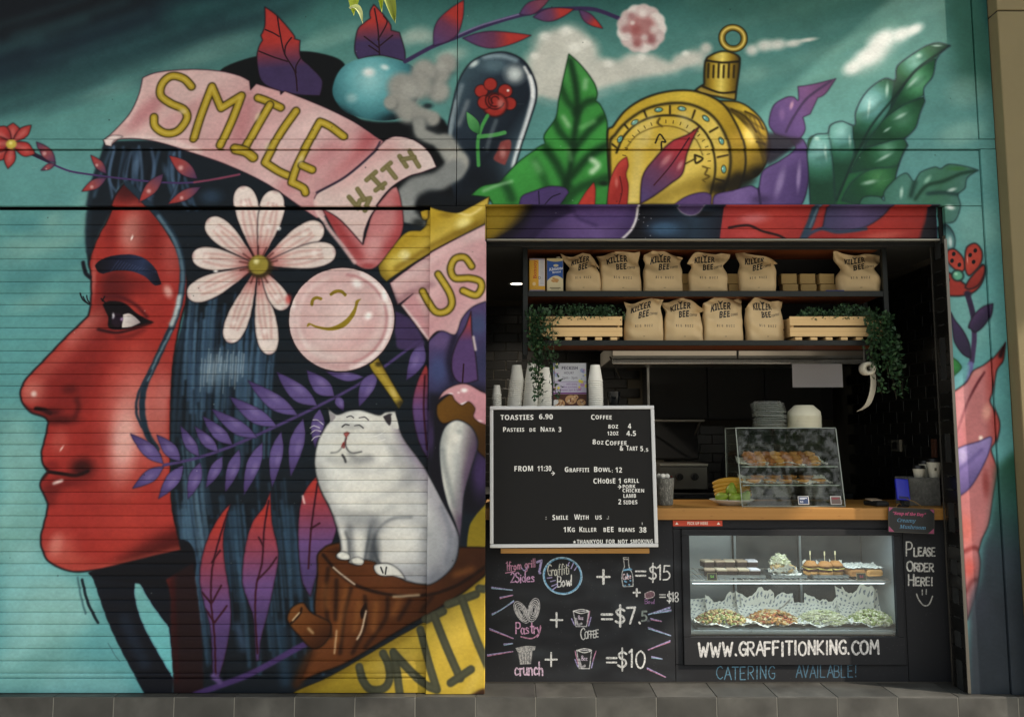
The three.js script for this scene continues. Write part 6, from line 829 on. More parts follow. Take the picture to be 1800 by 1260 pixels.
// poster on a stand
{
  const z = ZM + 0.02, a = at(971, 637, z), b = at(1033, 714, z), w = b.x - a.x, h = a.y - yM, t = thing('counter_poster', 'small poster with purple lettering and a cookie photo behind the ivy', 'poster', [(a.x + b.x) / 2, yM + 0.001, z]); t.rotation.x = -0.04;
  printBoard('poster_print', t, w - 0.008, h - 0.008, 0.004, printed(360, 440, (g, W, H) => {
    g.fillStyle = 'rgb(206,208,216)'; g.fillRect(0, 0, W, H); g.fillStyle = 'rgb(196,190,210)'; g.fillRect(0, 190, W, 118); g.fillStyle = 'rgb(120,40,130)'; g.fillRect(0, 300, W, 14); g.fillStyle = 'rgb(90,50,130)'; g.fillRect(0, 186, W, 4);
    for (let i = 0; i < 26; i++) { g.fillStyle = ['rgba(240,226,60,.8)', 'rgba(190,110,170,.5)', 'rgba(90,110,190,.4)'][i % 3]; g.beginPath(); g.arc(i % 2 ? rnd(0, 70) : rnd(270, 360), rnd(0, 290), rnd(6, 22), 0, 7); g.fill(); }
    g.fillStyle = 'rgb(50,40,70)'; g.textAlign = 'center'; g.font = 'bold 44px sans-serif'; g.fillText('PECKISH', 180, 66); g.font = '34px sans-serif'; g.fillText('HOUR?', 170, 112); g.fillText('2pm - 3pm', 180, 162); g.fillStyle = 'rgb(110,60,140)'; g.font = '25px sans-serif'; g.fillText('with every', 200, 222); g.fillText('coffee purchase', 170, 252); g.fillText('between 2pm & 3pm', 180, 282);
    g.fillStyle = 'rgb(86,44,30)'; g.fillRect(0, 316, W, 124); for (const [x, y, r] of [[190, 372, 62], [300, 400, 46], [70, 410, 56], [240, 346, 30]]) { g.fillStyle = 'rgb(206,160,110)'; g.beginPath(); g.ellipse(x, y, r, r * 0.75, 0, 0, 7); g.fill(); for (let k = 0; k < 12; k++) { g.fillStyle = k % 2 ? 'rgb(120,50,36)' : 'rgb(236,214,180)'; g.beginPath(); g.arc(x + rnd(-r, r) * 0.6, y + rnd(-r, r) * 0.45, r * 0.13, 0, 7); g.fill(); } } g.fillStyle = 'rgb(230,228,226)'; g.beginPath(); g.ellipse(20, 400, 40, 26, -0.5, 0, 7); g.fill();
  }), std(0x333333, 0.6)).position.set(0, h / 2, 0);
  for (const s of [-1, 1]) part('frame_side', box(0.006, h, 0.01, s * (w / 2 - 0.003), h / 2, 0), std(0x202022, 0.5), t);
  part('foot', box(w, 0.004, 0.06, 0, 0.002, -0.01), std(0x202022, 0.5), t);
}
// ---------- docket roll under the shelf ----------
{
  const z = -0.24, c = at(1525, 648, z), t = thing('docket_roll', 'white paper docket roll with a curling tail below the shelf', 'paper roll', [c.x, c.y, z]);
  const paper = std(0xbdb7a6, 0.85, 0, { side: THREE.DoubleSide });
  part('roll', lathe([[0.016, -0.028], [0.038, -0.028], [0.0385, 0], [0.038, 0.028], [0.016, 0.028], [0.016, -0.028]], 36).rotateX(Math.PI / 2), paper, t);
  const P = [[1535, 655], [1536, 675], [1532, 697], [1524, 713], [1511, 722]].map(([x, y]) => at(x, y, z).sub(c)), cv = new THREE.CatmullRomCurve3([V(0.037, 0.01, 0), ...P]), g = new THREE.PlaneGeometry(1, 1, 2, 24), p = g.attributes.position, q = V(0, 0, 0);
  for (let i = 0; i < p.count; i++) { const u = 0.5 - p.getY(i), k = p.getX(i); cv.getPoint(u, q); p.setXYZ(i, q.x + k * 0.046 * (1.0 + 0.2 * u) , q.y + k * 0.012 * u, q.z - k * 0.038); } g.computeVertexNormals(); part('paper_tail', g, paper, t);
  part('spindle', cyl(0.006, 0.006, 0.09, 10).rotateX(Math.PI / 2), steelDark, t); part('hanger', box(0.008, yBot0 - c.y, 0.004, 0, (yBot0 - c.y) / 2, -0.036), steelDark, t);
}
// ---------- things on the timber top ----------
const on = (px, z, y = YT) => [at(px, 890, z).x, y + 0.001, z];
// stone pot with cutlery wrapped in paper
{ const t = thing('stone_pot', 'speckled grey stone pot beside the letter board', 'pot', on(1168, -0.36)); const sp = new THREE.MeshStandardMaterial({ map: noiseTex(256, N3, (v) => { const g = v > 0.62 ? 150 : 84 + v * 40; return [g, g, g * 0.95]; }, true, [3, 3]), roughness: 0.85 }); part('pot_wall', lathe([[0.001, 0], [0.046, 0], [0.05, 0.005], [0.06, 0.155], [0.058, 0.158], [0.052, 0.155], [0.044, 0.01], [0.001, 0.01]], 28), sp, t); for (let k = 0; k < 4; k++) part('paper_twist', new THREE.IcosahedronGeometry(0.016, 2), paperWhite, t, [rnd(-0.03, 0.03), 0.165, rnd(-0.03, 0.03)]); }
// fruit plate
const plateP = on(1287, -0.36);
{ const t = thing('fruit_plate', 'white oval plate holding bananas and green pears', 'plate', plateP); part('dish', lathe([[0.001, 0], [0.06, 0], [0.075, 0.004], [0.128, 0.03], [0.13, 0.034], [0.126, 0.034], [0.07, 0.01], [0.001, 0.008]], 40).scale(1, 1, 0.75), std(0xe3e1dc, 0.3), t); }
const pearMat = new THREE.MeshStandardMaterial({ map: noiseTex(256, N3, (v) => { const k = 0.86 + v * 0.26; return [128 * k, 152 * k, 44 * k]; }, true, [2, 2]), roughness: 0.45 }), stalk = std(0x4a3a1c, 0.8);
const pearG = lathe([[0.001, -0.032], [0.018, -0.031], [0.031, -0.018], [0.034, -0.002], [0.029, 0.016], [0.018, 0.034], [0.012, 0.046], [0.006, 0.05], [0.001, 0.049]], 24);
for (const [dx, dy, dz, rx, rz, lab] of [[-0.066, 0.042, 0.02, 0.3, 0.9, 'green pear lying on the plate by the bananas'], [0.002, 0.042, 0.035, -0.2, -1.2, 'green pear lying low at the middle of the plate'], [0.07, 0.042, 0.02, 0.2, -0.5, 'green pear leaning toward the cake case'], [-0.004, 0.082, 0.005, -0.3, 0.25, 'green pear on top of the others, stalk upward']]) { const t = thing('green_pear', lab, 'pear', [plateP[0] + dx, plateP[1] + dy, plateP[2] + dz], 0, 'pears on the fruit plate'); t.rotation.set(rx, rnd(6), rz); part('flesh', pearG, pearMat, t); part('stem', tube([[0, 0.048, 0], [0.003, 0.06, 0], [0.008, 0.07, 0.002]], 0.0018, 6, 5), stalk, t); }
{ const ban = std(0xb98a22, 0.55), tip = std(0x3a2a12, 0.8); for (let k = 0; k < 4; k++) { const y = 0.05 + k * 0.021, t = thing('banana', 'ripe spotted banana in the bunch behind the pears', 'banana', [plateP[0], plateP[1], plateP[2] - 0.05], 0, 'bananas on the fruit plate'); const pts2 = []; for (let i = 0; i <= 8; i++) { const a = -1.15 + i / 8 * 2.3; pts2.push([Math.sin(a) * 0.115 + 0.01, y + 0.042 * Math.cos(a) - 0.012, 0.02 * Math.cos(a) - k * 0.004 + 0.03 - Math.abs(i - 4) * 0.002 * k]); } const cv = new THREE.CatmullRomCurve3(pts2.map((p) => V(...p))), g = new THREE.TubeGeometry(cv, 24, 0.0165, 8), p = g.attributes.position; for (let i = 0; i < p.count; i++) { const u = Math.floor(i / 9) / 24, c = cv.getPoint(u), f = 0.35 + 0.65 * Math.pow(Math.sin(Math.PI * (0.06 + u * 0.88)), 0.5); p.setXYZ(i, c.x + (p.getX(i) - c.x) * f, c.y + (p.getY(i) - c.y) * f, c.z + (p.getZ(i) - c.z) * f); } g.computeVertexNormals(); part('peel', g, ban, t); part('stem_end', new THREE.SphereGeometry(0.007, 8, 6), tip, t, pts2[8]); part('blossom_end', new THREE.SphereGeometry(0.0065, 8, 6), tip, t, pts2[0]); } }
// acrylic cake case with a slanting front
const acrylic = new THREE.MeshPhysicalMaterial({ color: 0xf4f7f4, roughness: 0.03, transmission: 1, thickness: 0, ior: 1.49, specularIntensity: 1 });
const CASE = { z0: -0.24, z1: -0.56, xl: at(1305, 890, -0.24).x, xr: at(1486, 890, -0.24).x, y0: YT + 0.002, h: at(1400, 753, -0.33).y - YT - 0.004, back: 0.09 };
{
  const c = CASE, w = c.xr - c.xl, t = thing('cake_case', 'clear acrylic cake case with slanting front on the counter', 'display case', [(c.xl + c.xr) / 2, c.y0, c.z0]), D = c.z0 - c.z1, e = 0.004, edge = std(0x9aa39c, 0.25, 0, {});
  const fr = new THREE.Mesh(box(w, Math.hypot(c.h, c.back), e), acrylic); fr.name = 'front_pane'; shade(fr); fr.position.set(0, c.h / 2, -c.back / 2); fr.rotation.x = -Math.atan2(c.back, c.h); t.add(fr);
  const s = new THREE.Shape(); s.moveTo(0, 0); s.lineTo(c.back, c.h); s.lineTo(D, c.h); s.lineTo(D, 0); s.closePath();
  for (const k of [-1, 1]) part('side_pane', new THREE.ExtrudeGeometry(s, { depth: e, bevelEnabled: false }).rotateY(Math.PI / 2).translate(k * (w / 2 - e / 2) - e / 2, 0, -0.001), acrylic, t);
  part('top_pane', box(w, e, D - c.back, 0, c.h + e / 2, -c.back - (D - c.back) / 2), acrylic, t); part('base_pane', box(w - 0.01, e, D - 0.01, 0, e / 2 + 0.003, -D / 2), acrylic, t); part('rear_pane', box(w - 0.01, c.h - 0.01, e, 0, c.h / 2, -D + e), acrylic, t);
  for (const [yy, zz] of [[c.h * 0.5, 0.055], [c.h * 0.26, 0.04]]) { part('shelf', box(w - 0.02, e, D - zz - 0.03, 0, yy, -zz - (D - zz - 0.03) / 2), acrylic, t); part('shelf_lip', box(w - 0.03, 0.006, 0.005, 0.004, yy + 0.003, -zz), edge, t); }
  const lo = Math.atan2(c.back, c.h); for (const k of [-1, 1]) part('edge_strip', box(0.004, Math.hypot(c.h, c.back), 0.005), edge, t, [k * (w / 2), c.h / 2, -c.back / 2 + 0.002], [-lo, 0, 0]); part('edge_strip', box(w, 0.004, 0.004, 0, c.h + 0.005, -c.back), edge, t); part('edge_strip', box(w, 0.004, 0.004, 0, 0.002, 0.003), edge, t); part('edge_strip', box(0.004, c.h, 0.004, -w / 2, c.h / 2, -D), edge, t); part('edge_strip', box(0.004, 0.004, D - c.back, -w / 2, c.h + 0.004, -c.back - (D - c.back) / 2), edge, t);
}
const greaseTex = flatTex(256, 256, (g, W, H) => { g.fillStyle = 'rgb(214,212,200)'; g.fillRect(0, 0, W, H); for (let r = 0; r < 9; r++) for (let k = 0; k < 7; k++) { g.save(); g.translate(k * 38 + (r % 2) * 19 + 10, r * 29 + 14); g.rotate(-0.35); g.fillStyle = 'rgba(74,84,104,0.75)'; g.fillRect(-11, -3, 22, 6); g.fillRect(-6, 4, 13, 3); g.restore(); } }); greaseTex.wrapS = greaseTex.wrapT = THREE.RepeatWrapping;
const grease = new THREE.MeshStandardMaterial({ map: greaseTex, roughness: 0.7, side: THREE.DoubleSide });
// a crumpled sheet of printed paper, raised at the back and sides
function paperSheet(w, d, rise, sd, rough = 0.012) {
  const g = new THREE.PlaneGeometry(w, d, 26, 20).rotateX(-Math.PI / 2), p = g.attributes.position;
  for (let i = 0; i < p.count; i++) { const x = p.getX(i) / w * 2, z = p.getZ(i) / d * 2, b = Math.max(0, -z - 0.05); p.setY(i, Math.max(0.002, rise * b * b * (1.0 + 0.22 * Math.sin(x * 3 + sd) + 0.06 * Math.sin(x * 8 + sd * 2)) + rise * 0.13 * Math.pow(Math.abs(x), 3) + rough * Math.sin(x * 7 + sd * 3 + z * 5) * Math.sin(z * 8 + sd - x * 3) + rough * 0.5 * Math.abs(Math.sin(x * 13 + z * 9 + sd)) + rough)); p.setZ(i, p.getZ(i) + b * d * 0.22); }
  g.computeVertexNormals(); const uv = g.attributes.uv; for (let i = 0; i < uv.count; i++) uv.setXY(i, uv.getX(i) * w / 0.16, uv.getY(i) * d / 0.16); return g;
}
const crust = [0xa8682c, 0xb98040, 0x94561f, 0xc8924a].map((c) => std(c, 0.7, 0, { bumpMap: fineBump, bumpScale: 0.002 }));
function lump(r, sq, sd, n = 2) { const g = new THREE.IcosahedronGeometry(r, n + 1), p = g.attributes.position; for (let i = 0; i < p.count; i++) { const x = p.getX(i) / r, y = p.getY(i) / r, z = p.getZ(i) / r, k = 1 + 0.12 * Math.sin(x * 4 + sd) * Math.sin(y * 5 + sd * 2) + 0.09 * Math.sin(z * 8 + sd * 3 + x * 3) + 0.05 * Math.sin(x * 15 + y * 13 + sd); p.setXYZ(i, x * r * k, y * r * k * sq, z * r * k); } return toCreasedNormals(g, 1.2); }
{
  const c = CASE, xm = (c.xl + c.xr) / 2, w = c.xr - c.xl, y1 = c.y0 + c.h * 0.5 + 0.004, y2 = c.y0 + c.h * 0.26 + 0.004;
  const sh = thing('greaseproof_sheet', 'printed greaseproof paper under the pastries, upper cake-case tier', 'paper', [xm - 0.02, y1, c.z0 - 0.15]); part('sheet', paperSheet(w * 0.86, 0.17, 0.05, 1), grease, sh);
  for (let k = 0; k < 24; k++) { const t = thing('golden_pastry', 'golden brown pastry heaped on the upper tier of the cake case', 'pastry', [xm - 0.2 + (k % 8) * 0.052 + rnd(-0.01, 0.01), y1 + 0.02 + Math.floor(k / 8) * 0.02, c.z0 - 0.105 - Math.floor(k / 8) * 0.035], rnd(6), 'pastries on the upper tier'); part('crust', lump(0.038, 0.62, k * 1.7), crust[k % 4], t); }
  const sh2 = thing('greaseproof_sheet', 'printed greaseproof paper under the tarts, lower cake-case tier', 'paper', [xm - 0.01, y2, c.z0 - 0.13]); part('sheet', paperSheet(w * 0.88, 0.17, 0.035, 4), grease, sh2);
  for (let k = 0; k < 9; k++) { const t = thing('baked_tart', 'flat baked tart on the lower tier of the cake case', 'tart', [xm - 0.2 + (k % 5) * 0.095 + (k > 4 ? 0.045 : 0), y2 + 0.008 + (k > 4 ? 0.018 : 0), c.z0 - 0.085 - (k > 4 ? 0.06 : 0)], rnd(6), 'tarts on the lower tier'); part('case', lathe([[0.001, 0], [0.03, 0], [0.042, 0.022], [0.039, 0.024], [0.034, 0.017], [0.001, 0.017]], 20), crust[3], t); part('filling', lump(0.032, 0.3, k * 2.2, 1), crust[k % 3], t, [0, 0.018, 0]); }
  const th = Math.atan2(c.back, c.h), tagAt = (px, name, bg, txt, lab) => { const y = 0.035, x = at(px, 880, c.z0).x, t = thing('price_tag', lab, 'price tag', [x, c.y0 + y, c.z0 - y * Math.tan(th) + 0.006]); t.rotation.x = -th; part('tag_edge', rbox(0.062, 0.048, 0.003, 0.0015), std(0xd8d8d6, 0.5), t); printBoard('tag_face', t, 0.054, 0.04, 0.001, printed(128, 96, (g, W, H) => { g.fillStyle = bg; g.fillRect(0, 0, W, H); g.fillStyle = txt; g.fillRect(12, 12, 100, 12); g.fillRect(12, 28, 70, 8); g.font = 'bold 40px sans-serif'; g.fillText(name, 14, 82); }), std(0xd8d8d6, 0.5)).position.z = 0.002; };
  tagAt(1413, '$3', 'rgb(40,62,104)', 'rgb(214,220,230)', 'blue price tag with white border on the cake case'); tagAt(1470, '', 'rgb(112,96,92)', 'rgb(150,60,74)', 'grey price tag with red scribble on the cake case');
  // stacked clear lids and white bowls on the case
  const yc = c.y0 + c.h + 0.005, zc = c.z0 - 0.19, lidG = lathe([[0.001, 0.014], [0.08, 0.014], [0.09, 0.003], [0.099, 0.0022], [0.1005, 0], [0.099, -0.0022], [0.092, -0.001], [0.088, 0.0]], 32), clear = new THREE.MeshPhysicalMaterial({ color: 0xe8ece8, roughness: 0.05, transmission: 0.84, thickness: 0, ior: 1.5 });
  for (let k = 0; k < 14; k++) { const t = thing('clear_lid', 'clear plastic lid in the leaning stack on the cake case', 'lid', [at(1352, 730, zc).x + Math.sin(k * 0.3) * 0.005 - k * 0.0004, yc + 0.003 + k * 0.0108, zc], rnd(6), 'stack of clear lids'); t.rotation.z = 0.03 * Math.sin(k * 0.7) - 0.05 * k / 17; part('lid_disc', lidG, clear, t); }
  const bowlG = lathe([[0.001, 0.068], [0.052, 0.068], [0.056, 0.066], [0.093, 0.03], [0.096, 0.004], [0.099, 0.002], [0.099, 0], [0.094, 0.0], [0.09, 0.028], [0.052, 0.062]], 36);
  for (let k = 0; k < 9; k++) { const t = thing('paper_bowl', 'cream paper bowl in the upturned stack on the cake case', 'bowl', [at(1414, 730, zc).x, yc + k * 0.0085, zc], rnd(6), 'stack of cream bowls'); part('bowl_wall', bowlG, std(0xd2cfb9, 0.7), t); }
}
// card reader, blue terminal, stone caddy with cups, soup sign
{
  const t = thing('card_reader', 'black card reader lying by the cake case', 'card reader', on(1541, -0.32), 0.2); part('base', rbox(0.08, 0.026, 0.13, 0.008, 0, 0.013, 0), charcoal, t); part('screen', rbox(0.07, 0.006, 0.06, 0.002, 0, 0.03, -0.025), std(0xb8a48c, 0.35), t, null, [0.1, 0, 0]); part('keypad', rbox(0.06, 0.004, 0.045, 0.001, 0, 0.0275, 0.035), blackPaint, t);
  const b = thing('payment_terminal', 'bright blue payment terminal tilted on its stand', 'payment terminal', on(1587, -0.26)); part('stand', lathe([[0.001, 0], [0.035, 0], [0.036, 0.006], [0.012, 0.012], [0.01, 0.05], [0.001, 0.05]], 20), blackPaint, b); part('body', rbox(0.074, 0.125, 0.02, 0.006), std(0x2029b4, 0.35), b, [0.004, 0.095, 0.0], [-0.3, 0, -0.08]); part('slot', rbox(0.055, 0.014, 0.004, 0.001), std(0x10145a, 0.4), b, [-0.0005, 0.052, 0.024], [-0.3, 0, -0.08]);
  const stoneM = new THREE.MeshStandardMaterial({ map: noiseTex(256, N2, (v, x, y) => { const g = 84 + v * 26 + (N3[y * 256 + x] - 0.5) * 40; return [g, g * 1.0, g * 0.96]; }, true, [3, 3]), roughness: 0.9 });
  const ca = at(1598, 840, -0.3), cb = at(1655, 890, -0.3), cw = cb.x - ca.x, ch = ca.y - YT, cx = (ca.x + cb.x) / 2, cad = thing('stone_caddy', 'grey concrete box caddy against the tiled wall', 'caddy', [cx, YT + 0.001, -0.385]);
  part('front_wall', metreUV(rbox(cw, ch, 0.016, 0.004, 0, ch / 2, 0.08)), stoneM, cad); part('rear_wall', metreUV(rbox(cw, ch, 0.016, 0.004, 0, ch / 2, -0.08)), stoneM, cad); for (const s of [-1, 1]) part('side_wall', metreUV(rbox(0.016, ch, 0.142, 0.003, s * (cw / 2 - 0.009), ch / 2, 0)), stoneM, cad); part('lid_tray', rbox(cw - 0.034, 0.008, 0.14, 0.002, 0, ch - 0.012, 0), blackPaint, cad);
  const tk = (px, h, z, cup, lab) => { const r = cup, t2 = thing('takeaway_cup', lab, 'cup', [at(px, 830, z).x, YT + ch - 0.006, z]); part('cup_wall', lathe([[0.001, 0.001], [r * 0.72, 0.001], [r, h], [r * 0.97, h], [r * 0.7, 0.004]], 24), std(0xcac6b6, 0.75), t2); part('lid', lathe([[r * 1.05, h - 0.003], [r * 1.06, h + 0.004], [r * 0.98, h + 0.006], [r * 0.94, h + 0.016], [r * 0.9, h + 0.017], [r * 0.86, h + 0.012], [0.001, h + 0.011]], 24), std(0x0f0f10, 0.4), t2); return t2; };
  tk(1616, 0.06, -0.35, 0.034, 'small cream cup with black lid on the concrete caddy'); tk(1628, 0.085, -0.42, 0.036, 'cream cup with black lid behind two others'); const tall = tk(1643, 0.098, -0.35, 0.04, 'tall cream cup with black lid and printed mark'); part('printed_mark', box(0.012, 0.016, 0.0006), std(0x5b5648, 0.8), tall, [-0.01, 0.055, 0.0356], [0.1, -0.2, 0]);
  const sa = at(1562, 893, -0.145), sb = at(1645, 937, -0.145), sw = sb.x - sa.x, shh = sa.y - sb.y, so = thing('soup_sign', 'small hanging chalk sign listing creamy mushroom soup of the day', 'sign', [(sa.x + sb.x) / 2, (sa.y + sb.y) / 2, -0.152]); so.rotation.z = -0.05;
  printBoard('slate', so, sw, shh, 0.007, printed(420, 236, (g, W, H) => { g.fillStyle = 'rgb(28,30,31)'; g.fillRect(0, 0, W, H); g.strokeStyle = 'rgb(64,62,58)'; g.lineWidth = 7; g.strokeRect(3, 3, W - 6, H - 6); g.fillStyle = 'rgb(150,70,104)'; for (const [x, y, a, b] of [[4, 4, 40, 40], [W - 4, 4, -40, 36], [4, H - 4, 52, -52], [W - 4, H - 4, -52, -50]]) { g.beginPath(); g.moveTo(x, y); g.lineTo(x + a, y); g.lineTo(x, y + b); g.fill(); } g.fillStyle = 'rgb(206,80,130)'; g.font = 'italic bold 40px serif'; g.save(); g.translate(34, 70); g.scale(0.86, 1); g.fillText('"Soup of the Day"', 0, 0); g.restore(); g.fillStyle = 'rgb(92,150,190)'; g.font = 'italic 46px serif'; g.fillText('Creamy', 76, 136); g.fillText('Mushroom', 100, 196); }), std(0x1c1c1b, 0.8));
  part('twine', tube([[-sw * 0.34, shh / 2, 0], [-sw * 0.2, shh / 2 + 0.022, -0.03], [-sw * 0.12, shh / 2 + 0.01, -0.05]], 0.002, 10, 5), std(0x8a6a3a, 0.9), so); part('twine', tube([[sw * 0.3, shh / 2, 0], [sw * 0.12, shh / 2 + 0.035, -0.03], [sw * 0.0, shh / 2 + 0.045, -0.05]], 0.002, 10, 5), std(0x8a6a3a, 0.9), so);
}
// light switch and timber stop on the tiled wall
{ const z = -1.12, y = at(1563, 783, z).y, t = thing('light_switch', 'square wall switch on the dark tiles', 'switch', [XRI - 0.006, y, z]); part('plate', rbox(0.01, 0.078, 0.12, 0.003), std(0x5a584f, 0.5), t); part('rocker', rbox(0.006, 0.05, 0.07, 0.002), std(0x1a1a18, 0.5), t, [-0.006, 0, 0]); part('side_edge', box(0.012, 0.08, 0.01), std(0xa49c88, 0.5), t, [0, 0, 0.066]);
  const zb = -0.62, w = thing('timber_stop', 'short brown timber batten fixed to the tiled wall by the cups', 'batten', [XRI - 0.008, at(1653, 788, zb).y, zb]); part('batten', rbox(0.014, 0.115, 0.05, 0.003), std(0x4e2c1c, 0.7), w); part('screw', cyl(0.004, 0.004, 0.003, 10).rotateZ(Math.PI / 2), steelDark, w, [-0.008, 0.03, 0]); }
// contact grill and tap on the back bench
{
  const z = -1.5, x0 = at(1160, 870, z).x, x1 = at(1246, 870, z).x, w = x1 - x0, t = thing('contact_grill', 'steel contact grill with raised black lid and two knobs', 'grill', [(x0 + x1) / 2, YT - 0.009, z - 0.2]);
  part('body', rbox(w, 0.17, 0.4, 0.01, 0, 0.105, 0), steelDark, t); part('top_plate', rbox(w, 0.02, 0.42, 0.004, 0, 0.2, 0), steel, t); for (const s of [-0.42, 0.42]) for (const q of [-0.15, 0.15]) part('foot', cyl(0.018, 0.018, 0.022, 10), blackPaint, t, [s * w, 0.011, q]);
  for (const px of [1195, 1222]) part('knob', merge([cyl(0.024, 0.028, 0.03, 18).rotateX(Math.PI / 2), box(0.006, 0.04, 0.012, 0, 0, 0.018)]), blackPaint, t, [at(px, 866, z).x - (x0 + x1) / 2, 0.115, 0.215]); part('indicator', new THREE.SphereGeometry(0.008, 12, 8), std(0xa01a14, 0.3), t, [at(1181, 866, z).x - (x0 + x1) / 2, 0.115, 0.2]);
  part('lid', rbox(w * 1.0, 0.31, 0.05, 0.012), blackPaint, t, [0, 0.38, -0.12], [-0.25, 0, 0]); for (const s of [-1, 1]) part('handle_arm', tube([[s * w * 0.44, 0.42, -0.1], [s * w * 0.47, 0.52, 0.04]], 0.008, 4, 8), steelDark, t); part('handle_bar', cyl(0.01, 0.01, w * 1.1, 12).rotateZ(Math.PI / 2), steel, t, [0, 0.525, 0.045]);
  const tp = thing('gooseneck_tap', 'black gooseneck tap at the back bench', 'tap', [at(1272, 850, -1.75).x, YT - 0.009, -1.75]); part('spout', tube([[0, 0.0, 0], [0, 0.2, 0], [0.02, 0.26, 0], [0.07, 0.27, 0], [0.1, 0.24, 0], [0.1, 0.2, 0]], 0.012, 24, 10), blackPaint, tp); part('lever', rbox(0.012, 0.012, 0.07, 0.004, 0, 0.06, 0.03), blackPaint, tp);
}
// ---------- food fridge set into the counter ----------
const gx0 = at(1213, 1030, ZC).x, gx1 = at(1574, 1030, ZC).x, gy0 = at(1400, 1119, ZC).y, gy1 = at(1400, 941, ZC).y, FD = 0.46;
const fridge = thing('display_fridge', 'black framed lit food fridge with glass front in the counter', 'fridge');
const fb = (x0, x1, y0, y1, z, t) => boardUV(rbox(x1 - x0, y1 - y0, t, 0.003, (x0 + x1) / 2, (y0 + y1) / 2, z - t / 2)), fz = ZC + 0.012;
part('frame_sill', fb(FX0, FX1, FY0, gy0, fz, 0.03), boardMat, fridge); part('frame_head', fb(FX0, FX1, gy1, FY1, fz, 0.03), boardMat, fridge); part('frame_jamb', fb(FX0, gx0, gy0 + 0.001, gy1 - 0.001, fz, 0.03), boardMat, fridge); part('frame_jamb', fb(gx1, FX1, gy0 + 0.001, gy1 - 0.001, fz, 0.03), boardMat, fridge);
part('glass', box(gx1 - gx0, gy1 - gy0, 0.005, (gx0 + gx1) / 2, (gy0 + gy1) / 2, ZC - 0.004), new THREE.MeshPhysicalMaterial({ color: 0xf2f6f6, roughness: 0.02, transmission: 1, thickness: 0, ior: 1.5 }), fridge);
const rearGlass = std(0x3a4246, 0.12, 0.2), liner = std(0x9aa2a4, 0.35, 0.6), linerDark = liner, gw = gx1 - gx0;
part('floor_pan', box(gw + 0.06, 0.012, FD, (gx0 + gx1) / 2, gy0 + 0.012, ZC - 0.03 - FD / 2), liner, fridge); part('roof_pan', box(gw + 0.06, 0.01, FD, (gx0 + gx1) / 2, gy1 + 0.014, ZC - 0.03 - FD / 2), liner, fridge);
for (const x of [gx0 - 0.034, gx1 + 0.034]) part('side_liner', box(0.008, gy1 - gy0 + 0.03, FD, x, (gy0 + gy1) / 2, ZC - 0.03 - FD / 2), linerDark, fridge);
for (let k = 0; k < 3; k++) part('rear_door', rbox((gw + 0.05) / 3 - 0.006, gy1 - gy0, 0.012, 0.002, gx0 - 0.025 + (k + 0.5) * (gw + 0.05) / 3, (gy0 + gy1) / 2, ZC - 0.036 - FD + 0.012 + (k % 2) * 0.014), k === 0 ? liner : rearGlass, fridge);
for (const x of [0.33, 0.68]) part('rear_stile', box(0.012, gy1 - gy0, 0.01, gx0 + gw * x, (gy0 + gy1) / 2, ZC - 0.03 - FD + 0.045), liner, fridge);
const shY = at(1400, 1019, ZC - 0.05).y;
part('wire_shelf', merge([...Array(34).keys()].map((k) => cyl(0.0018, 0.0018, FD - 0.06, 6).rotateX(Math.PI / 2).translate(gx0 + 0.012 + k * (gw - 0.024) / 33, shY, ZC - 0.05 - (FD - 0.06) / 2)).concat([-0.052, -0.25, -0.44].map((z) => cyl(0.003, 0.003, gw, 8).rotateZ(Math.PI / 2).translate((gx0 + gx1) / 2, shY - 0.003, ZC + z)))), steel, fridge);
part('price_rail', rbox(gw, 0.01, 0.004, 0.001, (gx0 + gx1) / 2, shY - 0.013, ZC - 0.044), liner, fridge);
part('guard_rail', merge([cyl(0.003, 0.003, gw - 0.04, 8).rotateZ(Math.PI / 2).translate((gx0 + gx1) / 2, gy0 + 0.03, ZC - 0.02), ...[0.06, 0.3, 0.62, 0.88, 0.985].map((k) => cyl(0.0025, 0.0025, 0.02, 6).translate(gx0 + gw * k, gy0 + 0.02, ZC - 0.02))]), liner, fridge);
{ const x = (gx0 + gx1) / 2, led = part('light_strip', box(gw - 0.06, 0.012, 0.02, x, gy1 + 0.0025, ZC - 0.06), std(0xffffff, 0.5, 0, { emissive: 0xe0eef4, emissiveIntensity: 3.5 }), fridge);
  const L = new THREE.RectAreaLight(0xe0eef4, 23, gw - 0.06, 0.02); L.position.set(x, gy1 - 0.006, ZC - 0.06); L.lookAt(x, gy1 - 1, ZC - 0.12); fridge.add(L); }
{ const x = (gx0 + gx1) / 2, y = shY - 0.02; part('light_strip', box(gw - 0.06, 0.008, 0.014, x, y, ZC - 0.07), std(0xffffff, 0.5, 0, { emissive: 0xe0eef4, emissiveIntensity: 3.5 }), fridge); const L = new THREE.RectAreaLight(0xe0eef4, 17, gw - 0.06, 0.014); L.position.set(x, y - 0.007, ZC - 0.07); L.lookAt(x, y - 1, ZC - 0.13); fridge.add(L); }
const FZ = (d) => ZC - 0.05 - d, shelfTop = shY + 0.004, floorTop = gy0 + 0.02, fx = (px, d) => at(px, 1015, FZ(d)).x;
const trayM = std(0x8e9698, 0.3, 0.85);
const tray = (px, w, d, y, dep, lab) => { const t = thing('steel_tray', lab, 'tray', [fx(px, dep), y, FZ(dep)]); part('tray_base', rbox(w, 0.004, d, 0.001, 0, 0.003, 0), trayM, t); for (const s of [-1, 1]) { part('tray_rim', rbox(w, 0.014, 0.004, 0.001, 0, 0.009, s * d / 2), trayM, t); part('tray_rim', rbox(0.004, 0.014, d, 0.001, s * w / 2, 0.009, 0), trayM, t); } return t; };
